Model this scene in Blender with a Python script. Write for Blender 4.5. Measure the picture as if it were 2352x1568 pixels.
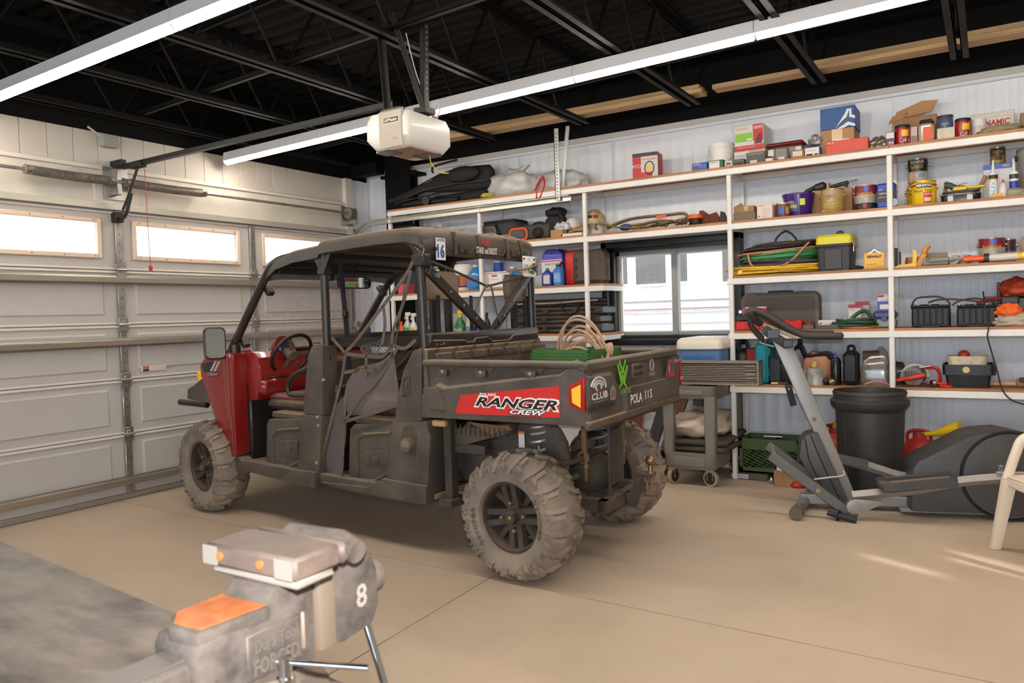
import bpy, bmesh, math, random
from mathutils import Vector, Matrix, noise
random.seed(7)
for o in list(bpy.data.objects):
    bpy.data.objects.remove(o)
SC = bpy.context.scene
COL = SC.collection
PI = math.pi
def lin(c):
    c = c / 255.0
    return c / 12.92 if c <= 0.04045 else ((c + 0.055) / 1.055) ** 2.4
# ---------------------------------------------------------------- camera, sky, lamps, exposure
cd = bpy.data.cameras.new('camera')
cd.sensor_width = 36.0
cd.lens = 27.126
cd.clip_start = 0.05
cd.clip_end = 200
cd.dof.use_dof = True
cd.dof.focus_distance = 4.6
cd.dof.aperture_fstop = 9.0
cam = bpy.data.objects.new('camera', cd)
COL.objects.link(cam)
CR, CU, CF = (0.85, 0.526, -0.031), (0.009, 0.044, 0.999), (-0.527, 0.849, -0.033)
m = Matrix((CR, CU, [-v for v in CF])).transposed().to_4x4()
m.translation = (5.878, 0, 1.362)
cam.matrix_world = m
SC.camera = cam
SC.view_settings.view_transform = 'Standard'
SC.view_settings.look = 'None'
SC.view_settings.exposure = 0.30
SC.view_settings.gamma = 1.0
SC.view_settings.use_curve_mapping = False
W = bpy.data.worlds.new('sky')
SC.world = W
W.use_nodes = True
bg = W.node_tree.nodes['Background']
bg.inputs['Color'].default_value = (0.72, 0.86, 1.0, 1)
bg.inputs['Strength'].default_value = 3.8
LAMP = 40.0
def area(name, loc, rot, sx, sy, power, col):
    l = bpy.data.lights.new(name, 'AREA')
    l.shape = 'RECTANGLE'
    l.size, l.size_y, l.energy, l.color = sx, sy, power, col
    o = bpy.data.objects.new(name, l)
    o.location, o.rotation_euler = loc, rot
    COL.objects.link(o)
    return o
sun = bpy.data.lights.new('sun', 'SUN')
sun.energy, sun.angle, sun.color = 3.2, 0.012, (1.0, 0.95, 0.86)
so = bpy.data.objects.new('sun', sun)
so.rotation_euler = Vector((-.80, .38, -.46)).to_track_quat('-Z', 'Y').to_euler()
so.location = (20, -6, 12)
COL.objects.link(so)
# the photographer's flash, just above the lens
fl = bpy.data.lights.new('camera_flash', 'SPOT')
fl.energy, fl.spot_size, fl.spot_blend, fl.shadow_soft_size, fl.color = 120.0, math.radians(105), 0.6, 0.02, (1.0, 0.97, 0.93)
fo = bpy.data.objects.new('camera_flash', fl)
fo.matrix_world = m.copy()
fo.location = Vector(m.translation) + Vector(CU) * 0.13
COL.objects.link(fo)

# ---------------------------------------------------------------- materials
_mc = {}
def C(r, g, b, rough=0.55, metal=0.0, var=0.0, dust=0.0, sc=6.0, bump=0.0, bsc=60.0, top=0.0, dc=(150, 124, 98), alpha=1.0, trans=0.0, spec=0.5, coat=0.0, aniso=None, second=None):
    key = (r, g, b, rough, metal, var, dust, sc, bump, bsc, top, dc, alpha, trans, spec, coat, aniso, second)
    if key in _mc:
        return _mc[key]
    mt = bpy.data.materials.new('paint_%d' % len(_mc))
    mt.use_nodes = True
    N, L = mt.node_tree.nodes, mt.node_tree.links
    p = N['Principled BSDF']
    base = (lin(r), lin(g), lin(b), 1)
    p.inputs['Base Color'].default_value = base
    p.inputs['Roughness'].default_value = rough
    p.inputs['Metallic'].default_value = metal
    p.inputs['Alpha'].default_value = alpha
    p.inputs['Transmission Weight'].default_value = trans
    p.inputs['Specular IOR Level'].default_value = spec
    p.inputs['Coat Weight'].default_value = coat
    if var or dust or bump or top:
        tc = N.new('ShaderNodeTexCoord')
        mp = N.new('ShaderNodeMapping')
        if aniso:
            mp.inputs['Scale'].default_value = aniso
        L.new(tc.outputs['Object'], mp.inputs['Vector'])
        src = None
        if var or dust or top:
            n1 = N.new('ShaderNodeTexNoise')
            n1.inputs['Scale'].default_value = sc
            n1.inputs['Detail'].default_value = 6
            n1.inputs['Roughness'].default_value = 0.65
            L.new(mp.outputs['Vector'], n1.inputs['Vector'])
        cur = None
        if var:
            cr = N.new('ShaderNodeValToRGB')
            cr.color_ramp.elements[0].position, cr.color_ramp.elements[1].position = 0.3, 0.7
            lo = tuple(lin(min(255, c * (1 - var))) for c in (r, g, b)) + (1,)
            hi = tuple(lin(min(255, c * (1 + var * 0.6))) for c in (r, g, b)) + (1,)
            if second:
                hi = tuple(lin(c) for c in second) + (1,)
            cr.color_ramp.elements[0].color, cr.color_ramp.elements[1].color = lo, hi
            L.new(n1.outputs['Fac'], cr.inputs['Fac'])
            cur = cr.outputs['Color']
        if dust or top:
            mr = N.new('ShaderNodeMapRange')
            mr.inputs['From Min'].default_value, mr.inputs['From Max'].default_value = 0.35, 0.68
            mr.inputs['To Min'].default_value, mr.inputs['To Max'].default_value = dust * 0.35, dust
            L.new(n1.outputs['Fac'], mr.inputs['Value'])
            fac = mr.outputs['Result']
            if top:
                ge = N.new('ShaderNodeNewGeometry')
                sx = N.new('ShaderNodeSeparateXYZ')
                L.new(ge.outputs['Normal'], sx.inputs['Vector'])
                m2 = N.new('ShaderNodeMapRange')
                m2.inputs['From Min'].default_value, m2.inputs['From Max'].default_value = 0.2, 0.9
                m2.inputs['To Min'].default_value, m2.inputs['To Max'].default_value = 0.0, top
                L.new(sx.outputs['Z'], m2.inputs['Value'])
                ad = N.new('ShaderNodeMath'); ad.operation = 'ADD'; ad.use_clamp = True
                L.new(fac, ad.inputs[0]); L.new(m2.outputs['Result'], ad.inputs[1])
                fac = ad.outputs[0]
            mx = N.new('ShaderNodeMix'); mx.data_type = 'RGBA'
            mx.inputs['A'].default_value = base
            if cur:
                L.new(cur, mx.inputs['A'])
            mx.inputs['B'].default_value = tuple(lin(c) for c in dc) + (1,)
            L.new(fac, mx.inputs['Factor'])
            cur = mx.outputs['Result']
            rr = N.new('ShaderNodeMapRange')
            rr.inputs['To Min'].default_value, rr.inputs['To Max'].default_value = rough, 0.9
            L.new(fac, rr.inputs['Value']); L.new(rr.outputs['Result'], p.inputs['Roughness'])
        if cur:
            L.new(cur, p.inputs['Base Color'])
        if bump:
            n2 = N.new('ShaderNodeTexNoise')
            n2.inputs['Scale'].default_value = bsc
            n2.inputs['Detail'].default_value = 3
            L.new(mp.outputs['Vector'], n2.inputs['Vector'])
            bp = N.new('ShaderNodeBump')
            bp.inputs['Strength'].default_value = bump
            bp.inputs['Distance'].default_value = 0.004
            L.new(n2.outputs['Fac'], bp.inputs['Height']); L.new(bp.outputs['Normal'], p.inputs['Normal'])
    _mc[key] = mt
    return mt
def EM(r, g, b, s, name='glow'):
    mt = bpy.data.materials.new(name); mt.use_nodes = True
    N, L = mt.node_tree.nodes, mt.node_tree.links
    e = N.new('ShaderNodeEmission')
    e.inputs['Color'].default_value = (lin(r), lin(g), lin(b), 1); e.inputs['Strength'].default_value = s
    L.new(e.outputs[0], N['Material Output'].inputs['Surface'])
    return mt
def clear(name, tint=(1, 1, 1), haze=0.1, hazecol=(200, 200, 210), gloss=0.05, scratch=0.0, rough=0.03):
    # thin clear sheet: mostly transparent, part hazy diffuse, part glossy
    mt = bpy.data.materials.new(name); mt.use_nodes = True
    N, L = mt.node_tree.nodes, mt.node_tree.links
    t = N.new('ShaderNodeBsdfTransparent'); t.inputs[0].default_value = tint + (1,)
    d = N.new('ShaderNodeBsdfDiffuse'); d.inputs[0].default_value = tuple(lin(c) for c in hazecol) + (1,)
    g = N.new('ShaderNodeBsdfGlossy'); g.inputs['Roughness'].default_value = rough
    m1 = N.new('ShaderNodeMixShader'); m1.inputs[0].default_value = haze
    if scratch:
        tc = N.new('ShaderNodeTexCoord'); mp = N.new('ShaderNodeMapping'); mp.inputs['Scale'].default_value = (3, 3, 14)
        mp.inputs['Rotation'].default_value = (0.5, 0.3, 0.2)
        n = N.new('ShaderNodeTexNoise'); n.inputs['Scale'].default_value = 5; n.inputs['Detail'].default_value = 8; n.inputs['Roughness'].default_value = 0.75
        mr = N.new('ShaderNodeMapRange'); mr.inputs['From Min'].default_value = 0.4; mr.inputs['From Max'].default_value = 0.75
        mr.inputs['To Min'].default_value = haze; mr.inputs['To Max'].default_value = haze + scratch
        L.new(tc.outputs['Object'], mp.inputs[0]); L.new(mp.outputs[0], n.inputs['Vector']); L.new(n.outputs['Fac'], mr.inputs['Value']); L.new(mr.outputs[0], m1.inputs[0])
    m2 = N.new('ShaderNodeMixShader'); m2.inputs[0].default_value = gloss
    L.new(t.outputs[0], m1.inputs[1]); L.new(d.outputs[0], m1.inputs[2])
    L.new(m1.outputs[0], m2.inputs[1]); L.new(g.outputs[0], m2.inputs[2])
    L.new(m2.outputs[0], N['Material Output'].inputs['Surface'])
    return mt

# ---------------------------------------------------------------- mesh builder
def rotm(rx=0, ry=0, rz=0):
    return Matrix.Rotation(rz, 4, 'Z') @ Matrix.Rotation(ry, 4, 'Y') @ Matrix.Rotation(rx, 4, 'X')
class G:
    def __init__(s):
        s.v, s.f = [], []
    def add(s, vs, fs, mx=None):
        o = len(s.v)
        if mx is not None:
            vs = [tuple(mx @ Vector(v)) for v in vs]
        s.v += [tuple(v) for v in vs]
        s.f += [tuple(i + o for i in f) for f in fs]
        return s
    def box(s, x0, x1, y0, y1, z0, z1, c=0.0, mx=None):
        if c <= 0:
            vs = [(x, y, z) for x in (x0, x1) for y in (y0, y1) for z in (z0, z1)]
            return s.add(vs, [(0, 1, 3, 2), (4, 6, 7, 5), (0, 4, 5, 1), (2, 3, 7, 6), (0, 2, 6, 4), (1, 5, 7, 3)], mx)
        c = min(c, abs(x1 - x0) * .45, abs(y1 - y0) * .45, abs(z1 - z0) * .45)
        X, Y, Z = (x0, x1), (y0, y1), (z0, z1)
        vs, idx = [], {}
        for i in (0, 1):
            for j in (0, 1):
                for k in (0, 1):
                    si, sj, sk = (c if i == 0 else -c), (c if j == 0 else -c), (c if k == 0 else -c)
                    idx[i, j, k] = len(vs)
                    vs += [(X[i], Y[j] + sj, Z[k] + sk), (X[i] + si, Y[j], Z[k] + sk), (X[i] + si, Y[j] + sj, Z[k])]
        q = [(0, 0), (1, 0), (1, 1), (0, 1)]
        fs = []
        for a in (0, 1):
            fs.append(tuple(idx[a, j, k] for j, k in q))
            fs.append(tuple(idx[j, a, k] + 1 for j, k in q))
            fs.append(tuple(idx[j, k, a] + 2 for j, k in q))
            for d in (0, 1):
                fs.append((idx[a, d, 0], idx[a, d, 1], idx[a, d, 1] + 1, idx[a, d, 0] + 1))
                fs.append((idx[a, 0, d], idx[a, 1, d], idx[a, 1, d] + 2, idx[a, 0, d] + 2))
                fs.append((idx[0, a, d] + 1, idx[1, a, d] + 1, idx[1, a, d] + 2, idx[0, a, d] + 2))
        for k3 in idx.values():
            fs.append((k3, k3 + 1, k3 + 2))
        return s.add(vs, fs, mx)
    def cbox(s, cx, cy, cz, w, d, h, c=0.0, mx=None):   # cz = bottom
        return s.box(cx - w / 2, cx + w / 2, cy - d / 2, cy + d / 2, cz, cz + h, c, mx)
    def loft(s, rings, cap=True, closed=True, mx=None):
        n = len(rings[0]); vs = [p for r in rings for p in r]; fs = []
        for i in range(len(rings) - 1):
            for j in range(n if closed else n - 1):
                k = (j + 1) % n
                fs.append((i * n + j, i * n + k, (i + 1) * n + k, (i + 1) * n + j))
        if cap and closed:
            fs.append(tuple(range(n))[::-1]); fs.append(tuple(range((len(rings) - 1) * n, len(rings) * n)))
        return s.add(vs, fs, mx)
    def lathe(s, prof, cx=0, cy=0, cz=0, n=24, mx=None, cap=True):
        rings = [[(cx + r * math.cos(2 * PI * i / n), cy + r * math.sin(2 * PI * i / n), cz + z) for i in range(n)] for r, z in prof]
        return s.loft(rings, cap, True, mx)
    def tube(s, pts, r, n=8, closed=False, cap=True, mx=None, flat=None):
        P = [Vector(p) for p in pts]; k = len(P); rings = []; up = None
        for i in range(k):
            a = P[(i - 1) % k] if (i > 0 or closed) else P[i]
            b = P[(i + 1) % k] if (i < k - 1 or closed) else P[i]
            t = (b - a)
            t = t.normalized() if t.length > 1e-9 else Vector((0, 0, 1))
            if up is None:
                up = Vector((0, 0, 1)) if abs(t.z) < 0.9 else Vector((1, 0, 0))
            u = up - t * up.dot(t)
            u = u.normalized() if u.length > 1e-6 else t.orthogonal().normalized()
            up = u; w = t.cross(u)
            rr = r[i] if isinstance(r, (list, tuple)) else r
            fu = flat if flat else 1.0
            rings.append([tuple(P[i] + u * (rr * fu * math.cos(2 * PI * j / n)) + w * (rr * math.sin(2 * PI * j / n))) for j in range(n)])
        if closed:
            rings.append(rings[0])
            return s.loft(rings, False, True, mx)
        return s.loft(rings, cap, True, mx)
    def cyl(s, p0, p1, r0, r1=None, n=16, mx=None):
        return s.tube([p0, p1], [r0, r0 if r1 is None else r1], n, mx=mx)
    def prism(s, poly, ax, lo, hi, mx=None):
        def P(a, b, h):
            return (h, a, b) if ax == 'x' else (a, h, b) if ax == 'y' else (a, b, h)
        return s.loft([[P(a, b, lo) for a, b in poly], [P(a, b, hi) for a, b in poly]], True, True, mx)
    def quad(s, *p, mx=None):
        return s.add(p, [tuple(range(len(p)))], mx)
    def grid(s, fn, nu, nv, mx=None):
        vs = [fn(i / nu, j / nv) for i in range(nu + 1) for j in range(nv + 1)]
        return s.add(vs, [(i * (nv + 1) + j, (i + 1) * (nv + 1) + j, (i + 1) * (nv + 1) + j + 1, i * (nv + 1) + j + 1) for i in range(nu) for j in range(nv)], mx)
    def ball(s, cx, cy, cz, rx, ry=None, rz=None, nu=16, nv=10, nz=0.0, ns=3.0, flat=None, seed=0, mx=None):
        ry = rx if ry is None else ry; rz = rx if rz is None else rz
        rings = []
        for j in range(1, nv):
            ph = PI * j / nv - PI / 2; ring = []
            for i in range(nu):
                th = 2 * PI * i / nu
                d = Vector((math.cos(ph) * math.cos(th), math.cos(ph) * math.sin(th), math.sin(ph)))
                k = 1 + (nz * (noise.noise(d * ns + Vector((seed, seed * 2, 0))) + .35 * noise.noise(d * ns * 3.1 + Vector((seed, 3, 0)))) if nz else 0)
                z = cz + d.z * rz * k
                if flat is not None: z = max(z, flat)
                ring.append((cx + d.x * rx * k, cy + d.y * ry * k, z))
            rings.append(ring)
        return s.loft(rings, True, True, mx)
    def map(s, fn):
        s.v = [tuple(fn(*v)) for v in s.v]; return s
def arc(cx, cy, r, a0, a1, n):
    return [(cx + r * math.cos(a0 + (a1 - a0) * i / n), cy + r * math.sin(a0 + (a1 - a0) * i / n)) for i in range(n + 1)]
def rrect(x0, x1, y0, y1, r, n=4):
    out = []
    for cx, cy, a in ((x1 - r, y0 + r, -PI / 2), (x1 - r, y1 - r, 0), (x0 + r, y1 - r, PI / 2), (x0 + r, y0 + r, PI)):
        out += arc(cx, cy, r, a, a + PI / 2, n)
    return out
def smooth(pts, k=4, closed=False):
    P = [Vector(p) for p in pts]; n = len(P); out = []
    for i in range(n if closed else n - 1):
        a = P[(i - 1) % n] if (closed or i > 0) else P[0]
        b, c = P[i], P[(i + 1) % n]
        d = P[(i + 2) % n] if (closed or i + 2 < n) else P[-1]
        for j in range(k):
            t = j / k
            out.append(0.5 * ((2 * b) + (c - a) * t + (2 * a - 5 * b + 4 * c - d) * t * t + (3 * b - a - 3 * c + d) * t ** 3))
    if not closed: out.append(P[-1])
    return [tuple(p) for p in out]
def islands(g):
    par = list(range(len(g.v)))
    def find(i):
        while par[i] != i:
            par[i] = par[par[i]]; i = par[i]
        return i
    for f in g.f:
        a = find(f[0])
        for i in f[1:]: par[find(i)] = a
    out = {}
    for f in g.f: out.setdefault(find(f[0]), []).append(f)
    res = []
    for fs in out.values():
        h = G(); mp = {}
        for f in fs:
            for i in f:
                if i not in mp: mp[i] = len(h.v); h.v.append(g.v[i])
            h.f.append(tuple(mp[i] for i in f))
        res.append(h)
    return res
def mesh(name, g, mat, bev=0, ang=38, fix=True):
    me = bpy.data.meshes.new(name)
    me.from_pydata(g.v, [], g.f)
    if fix or bev:
        bm = bmesh.new(); bm.from_mesh(me)
        bmesh.ops.recalc_face_normals(bm, faces=bm.faces)
        if bev:
            es = [e for e in bm.edges if len(e.link_faces) == 2 and e.calc_face_angle(0) > 0.5]
            bmesh.ops.bevel(bm, geom=es, offset=bev, segments=2, affect='EDGES', profile=0.6)
        bm.to_mesh(me); bm.free()
    if mat: me.materials.append(mat)
    me.shade_smooth(); me.set_sharp_from_angle(angle=math.radians(ang))
    return me
def obj(name, g, mat, parent=None, loc=None, rot=None, label=None, bev=0, ang=38, fix=True):
    o = bpy.data.objects.new(name, g if isinstance(g, bpy.types.Mesh) else mesh(name, g, mat, bev, ang, fix))
    COL.objects.link(o)
    if parent: o.parent = parent
    if loc: o.location = loc
    if rot: o.rotation_euler = rot
    if label: o['label'] = label
    return o
def each(name, g, mat, parent, **k):      # every separate piece of g its own part
    return [obj(name, h, mat, parent, **k) for h in islands(g)]
def tag(o, label=None, cat=None, group=None, kind=None):
    if label: o['label'] = label
    if cat: o['category'] = cat
    if group: o['group'] = group
    if kind: o['kind'] = kind
    return o
def thing(name, label, cat, loc=(0, 0, 0), rz=0, group=None, kind=None, rot=None):
    o = bpy.data.objects.new(name, None); COL.objects.link(o)
    o.location = loc; o.rotation_euler = rot or (0, 0, rz); o.empty_display_size = 0.05
    return tag(o, label, cat, group, kind)
def one(name, label, cat, g, mat, loc=(0, 0, 0), rot=None, group=None, bev=0, ang=38):
    return tag(obj(name, g, mat, None, loc, rot, None, bev, ang), label, cat, group)
def struct(name, g, mat, parent=None, bev=0, **k):
    o = obj(name, g, mat, parent, bev=bev, **k)
    if parent is None: o['kind'] = 'structure'
    return o
def group_of(name, kind=None):
    return thing(name, None, None, kind=kind)
def copy_tree(o, parent=None):
    c = o.copy(); COL.objects.link(c)
    if parent: c.parent = parent
    for ch in list(o.children): copy_tree(ch, c)
    return c
_txt = []
def text(parent, s, loc, rot, w, h, mat, name='lettering', shear=0.0, bold=0.0, bend=0.0):
    cu = bpy.data.curves.new(name, 'FONT'); cu.body = s; cu.size = 1.0; cu.shear = shear; cu.offset = bold
    cu.align_x = 'CENTER'; cu.align_y = 'CENTER'; cu.resolution_u = 2
    o = bpy.data.objects.new('tmp_' + name, cu); COL.objects.link(o)
    _txt.append((o, name, parent, loc, rot, w, h, mat, bend))
def flush_text():
    bpy.context.view_layer.update()
    dg = bpy.context.evaluated_depsgraph_get()
    for o, name, parent, loc, rot, w, h, mat, bend in _txt:
        me = bpy.data.meshes.new_from_object(o.evaluated_get(dg))
        cu = o.data
        bpy.data.objects.remove(o)
        if len(me.vertices) == 0: continue
        xs = [v.co.x for v in me.vertices]; ys = [v.co.y for v in me.vertices]
        cx, cy = (min(xs) + max(xs)) / 2, (min(ys) + max(ys)) / 2
        kx, ky = w / max(1e-4, max(xs) - min(xs)), h / max(1e-4, max(ys) - min(ys))
        for v in me.vertices:
            v.co.x = (v.co.x - cx) * kx; v.co.y = (v.co.y - cy) * ky
            if bend: q = v.co.x + loc[0]; v.co.z = bend * math.cos(q / bend) - bend; v.co.x = bend * math.sin(q / bend) - loc[0]
        me.materials.clear(); me.materials.append(mat); me.name = name
        n = bpy.data.objects.new(name, me); COL.objects.link(n)
        n.parent = parent; n.location = loc; n.rotation_euler = rot
FRONT = (PI / 2, 0, 0)
# ================================================================ the building
concrete = C(212, 190, 166, 0.42, var=0.12, sc=1.7, bump=0.08, bsc=40, second=(224, 204, 182), dust=0.5, dc=(172, 148, 124))
white_metal = C(222, 224, 230, 0.42, bump=0.25, bsc=220)
white_wood = C(204, 196, 186, 0.6, bump=0.35, bsc=90, aniso=(1, 6, 0.6))
white_flat = C(208, 201, 190, 0.5)
black_paint = C(13, 12, 12, 0.8, spec=.2)
joist_black = C(17, 15, 14, 0.6, dust=0.15, dc=(34, 29, 26), spec=.3)
deck_black = C(16, 14, 13, 0.65, spec=.3)
galv = C(168, 166, 160, 0.38, 0.75, var=0.15, sc=9)
door_white = C(190, 187, 183, 0.45, dust=0.2, dc=(172, 158, 142), bump=0.1, bsc=120)
trim_white = C(220, 212, 202, 0.4)

g = G().box(-0.3, 10.6, -4.2, 6.8, -0.2, -0.03)
floor = struct('floor', g, C(90, 78, 66, 0.9))
def la(x): return 3.487 - 0.05 * x
def lb(y): return 3.777 - 0.04 * y
J = 0.004
for a in (0, 1):
    for b_ in (0, 1):
        xs = (lambda y: -0.3, lambda y: lb(y) - J) if a == 0 else (lambda y: lb(y) + J, lambda y: 10.6)
        ys = (lambda x: -4.2, lambda x: la(x) - J) if b_ == 0 else (lambda x: la(x) + J, lambda x: 6.8)
        poly = []
        for i, j in ((0, 0), (1, 0), (1, 1), (0, 1)):
            y = ys[j](3.6); x = xs[i](y); y = ys[j](x); poly.append((xs[i](y), y))
        obj('slab', G().prism(poly, 'z', -0.04, 0.0), concrete, floor)

# ---- ribbed metal wall behind the shelves
YW = 6.58
wall_n = struct('wall_north', G().box(-0.2, 10.6, YW + 0.03, YW + 0.12, 2.97, 3.75), black_paint)
def ribbed(x0, x1, z0, z1, sp):
    g = G(); x = x0; pr = [(x0, 0)]; dp = .0035 if sp > .08 else .002
    while x + sp < x1 + 1e-6:
        pr += [(x + sp * .30, 0), (x + sp * .38, -dp), (x + sp * .62, -dp), (x + sp * .70, 0)]
        x += sp
    pr.append((x1, 0))
    g.add([(a, YW + d, z) for a, d in pr for z in (z0, z1)], [(i * 2, i * 2 + 2, i * 2 + 3, i * 2 + 1) for i in range(len(pr) - 1)])
    g.add([(x0, YW + 0.002, z0), (x0, YW + 0.002, z1), (x0 + 0.02, YW - 0.006, z0), (x0 + 0.02, YW - 0.006, z1)], [(0, 2, 3, 1)])
    return g
WX0, WX1, WZ0, WZ1 = 2.93, 4.03, 1.11, 1.95
edges = [-0.06, 0.93, 1.93, WX0, WX1, 4.12, 5.25, 6.15, 7.05, 8.0, 9.0, 10.5]
for i in range(len(edges) - 1):
    a, c = edges[i], edges[i + 1]; sp = 0.105 if a < 5.2 else 0.052
    if a == WX0:
        for z0, z1 in ((0, WZ0), (WZ1, 2.97)): obj('wall_panel', ribbed(a, c, z0, z1, sp), white_metal, wall_n, fix=False)
    else:
        obj('wall_panel', ribbed(a, c, 0, 2.97, sp), white_metal, wall_n, fix=False)
for k, z in enumerate((2.93, 0.30)):
    obj('girt', G().box(0.0, 10.5, YW - 0.03, YW - 0.002, z, z + (0.05 if k == 0 else 0.03)), white_metal, wall_n)
obj('outer_sheathing', G().box(-0.2, 2.92, YW + 0.03, YW + 0.06, 0, 2.97).box(WX1, 10.6, YW + 0.03, YW + 0.06, 0, 2.97).box(2.92, WX1, YW + .03, YW + .06, 0, WZ0).box(2.92, WX1, YW + .03, YW + .06, WZ1, 2.97), white_flat, wall_n)
tr = struct('trim_1', G().box(-0.05, 10.5, YW - 0.045, YW + 0.02, 2.955, 3.0), C(200, 194, 190, .5))
# ---- window in the shelf wall: deep black steel frame, grey vinyl slider
win = struct('window_1', G(), None)
wb = C(22, 21, 21, 0.42)
x0, z0, x1, z1 = 2.868, 1.066, 4.13, 2.0
obj('steel_frame', G().box(x0, x0 + .055, 6.43, 6.62, z0, z1).box(x1 - .055, x1, 6.43, 6.62, z0, z1).box(x0, x1, 6.43, 6.62, z1 - .055, z1).box(x0, x1, 6.43, 6.62, z0, z0 + .055), wb, win, bev=.006)
obj('inner_frame', G().box(x0 + .055, x0 + .095, 6.5, 6.66, z0 + .05, z1 - .05).box(x1 - .095, x1 - .055, 6.5, 6.66, z0 + .05, z1 - .05).box(x0 + .05, x1 - .05, 6.5, 6.66, z1 - .088, z1 - .05).box(x0 + .05, x1 - .05, 6.5, 6.66, z0 + .05, z0 + .09), wb, win, bev=.004)
vg = C(150, 148, 146, 0.5)
a0, a1, c0, c1 = x0 + .093, x1 - .09, z0 + .088, z1 - .086
obj('sash_frame', G().box(a0, a0 + .022, 6.58, 6.64, c0, c1).box(a1 - .03, a1, 6.58, 6.64, c0, c1).box(a0, a1, 6.58, 6.64, c1 - .035, c1).box(a0, a1, 6.58, 6.64, c0, c0 + .025), vg, win)
mid = 3.508
obj('mullion', G().box(mid - .028, mid + .028, 6.575, 6.65, c0, c1, .004), vg, win)
wglass = clear('window_glass', haze=0.02, gloss=0.06)
for p0, p1, yy in ((a0 + .02, mid, 6.60), (mid, a1 - .02, 6.625)):
    obj('pane', G().box(p0, p1, yy, yy + .005, c0 + .02, c1 - .02), wglass, win)
    obj('sash', G().box(p0, p0 + .02, yy - .01, yy + .02, c0 + .02, c1 - .03).box(p0 + .02, p1, yy - .01, yy + .02, c1 - .05, c1 - .03).box(p0 + .02, p1, yy - .01, yy + .02, c0 + .02, c0 + .035), trim_white, win)

# ---- door wall
XWF = -0.05
ww = struct('wall_west', G().box(-0.3, XWF, -4.2, 0.97, 0, 2.9).box(-0.3, XWF, 6.23, 6.8, 0, 2.9).box(-0.3, XWF, 0.97, 6.23, 2.29, 2.9), white_flat)
obj('upper_wall', G().box(-0.3, XWF - .02, -4.2, 6.8, 2.9, 3.75), black_paint, ww)
yy = -4.0
while yy < 6.1:      # grooved wood siding boards
    w = 0.192
    obj('siding_board', G().box(XWF - .01, XWF + .010, yy + .0015, yy + w - .0015, 2.635, 2.9, .003), white_wood, ww)
    yy += w
obj('header_board', G().box(XWF, XWF + .035, 0.9, 6.17, 2.31, 2.60, .003), C(214, 207, 194, .45, var=.05, sc=3), ww)
obj('ledge_board', G().box(XWF, XWF + .05, -4.0, 6.17, 2.60, 2.635, .004), trim_white, ww)
obj('header_angle', G().box(XWF + .03, XWF + .06, 0.9, 6.17, 2.30, 2.345).box(XWF + .03, XWF + .10, 0.9, 6.17, 2.292, 2.30), C(190, 184, 172, .35, .4), ww)
obj('jamb', G().box(XWF, XWF + .06, 6.17, 6.27, 0, 2.9, .004), trim_white, ww)
for k in range(3):
    obj('corner_panel', G().box(XWF, XWF + .014 + .01 * (k == 1), 6.28 + k * .1, 6.375 + k * .1, 0, 2.9, .004), white_metal, ww)
obj('mounting_plate', G().box(XWF + .034, XWF + .05, 3.42, 3.78, 2.30, 2.597, .003), C(226, 214, 204, .5), ww)
ws = struct('wall_south', G().box(-0.3, 1.2, -4.3, -4.2, 0, 3.75).box(8.2, 10.6, -4.3, -4.2, 0, 3.75).box(1.2, 8.2, -4.3, -4.2, 3.0, 3.75), white_flat)
we = struct('wall_east', G().box(10.5, 10.53, -4.2, 2.0, 0, 3.75).box(10.5, 10.53, 2.0, 2.09, 0, 2.78).box(10.5, 10.53, 2.0, 2.09, 3.02, 3.75).box(10.5, 10.53, 2.09, 2.33, 0, 3.75).box(10.5, 10.53, 2.33, 2.55, 0, 2.52).box(10.5, 10.53, 2.33, 2.55, 2.78, 3.75).box(10.5, 10.53, 2.55, 6.8, 0, 3.75), white_flat)   # two unseen slots, added to let thin sun streaks onto the floor

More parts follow.
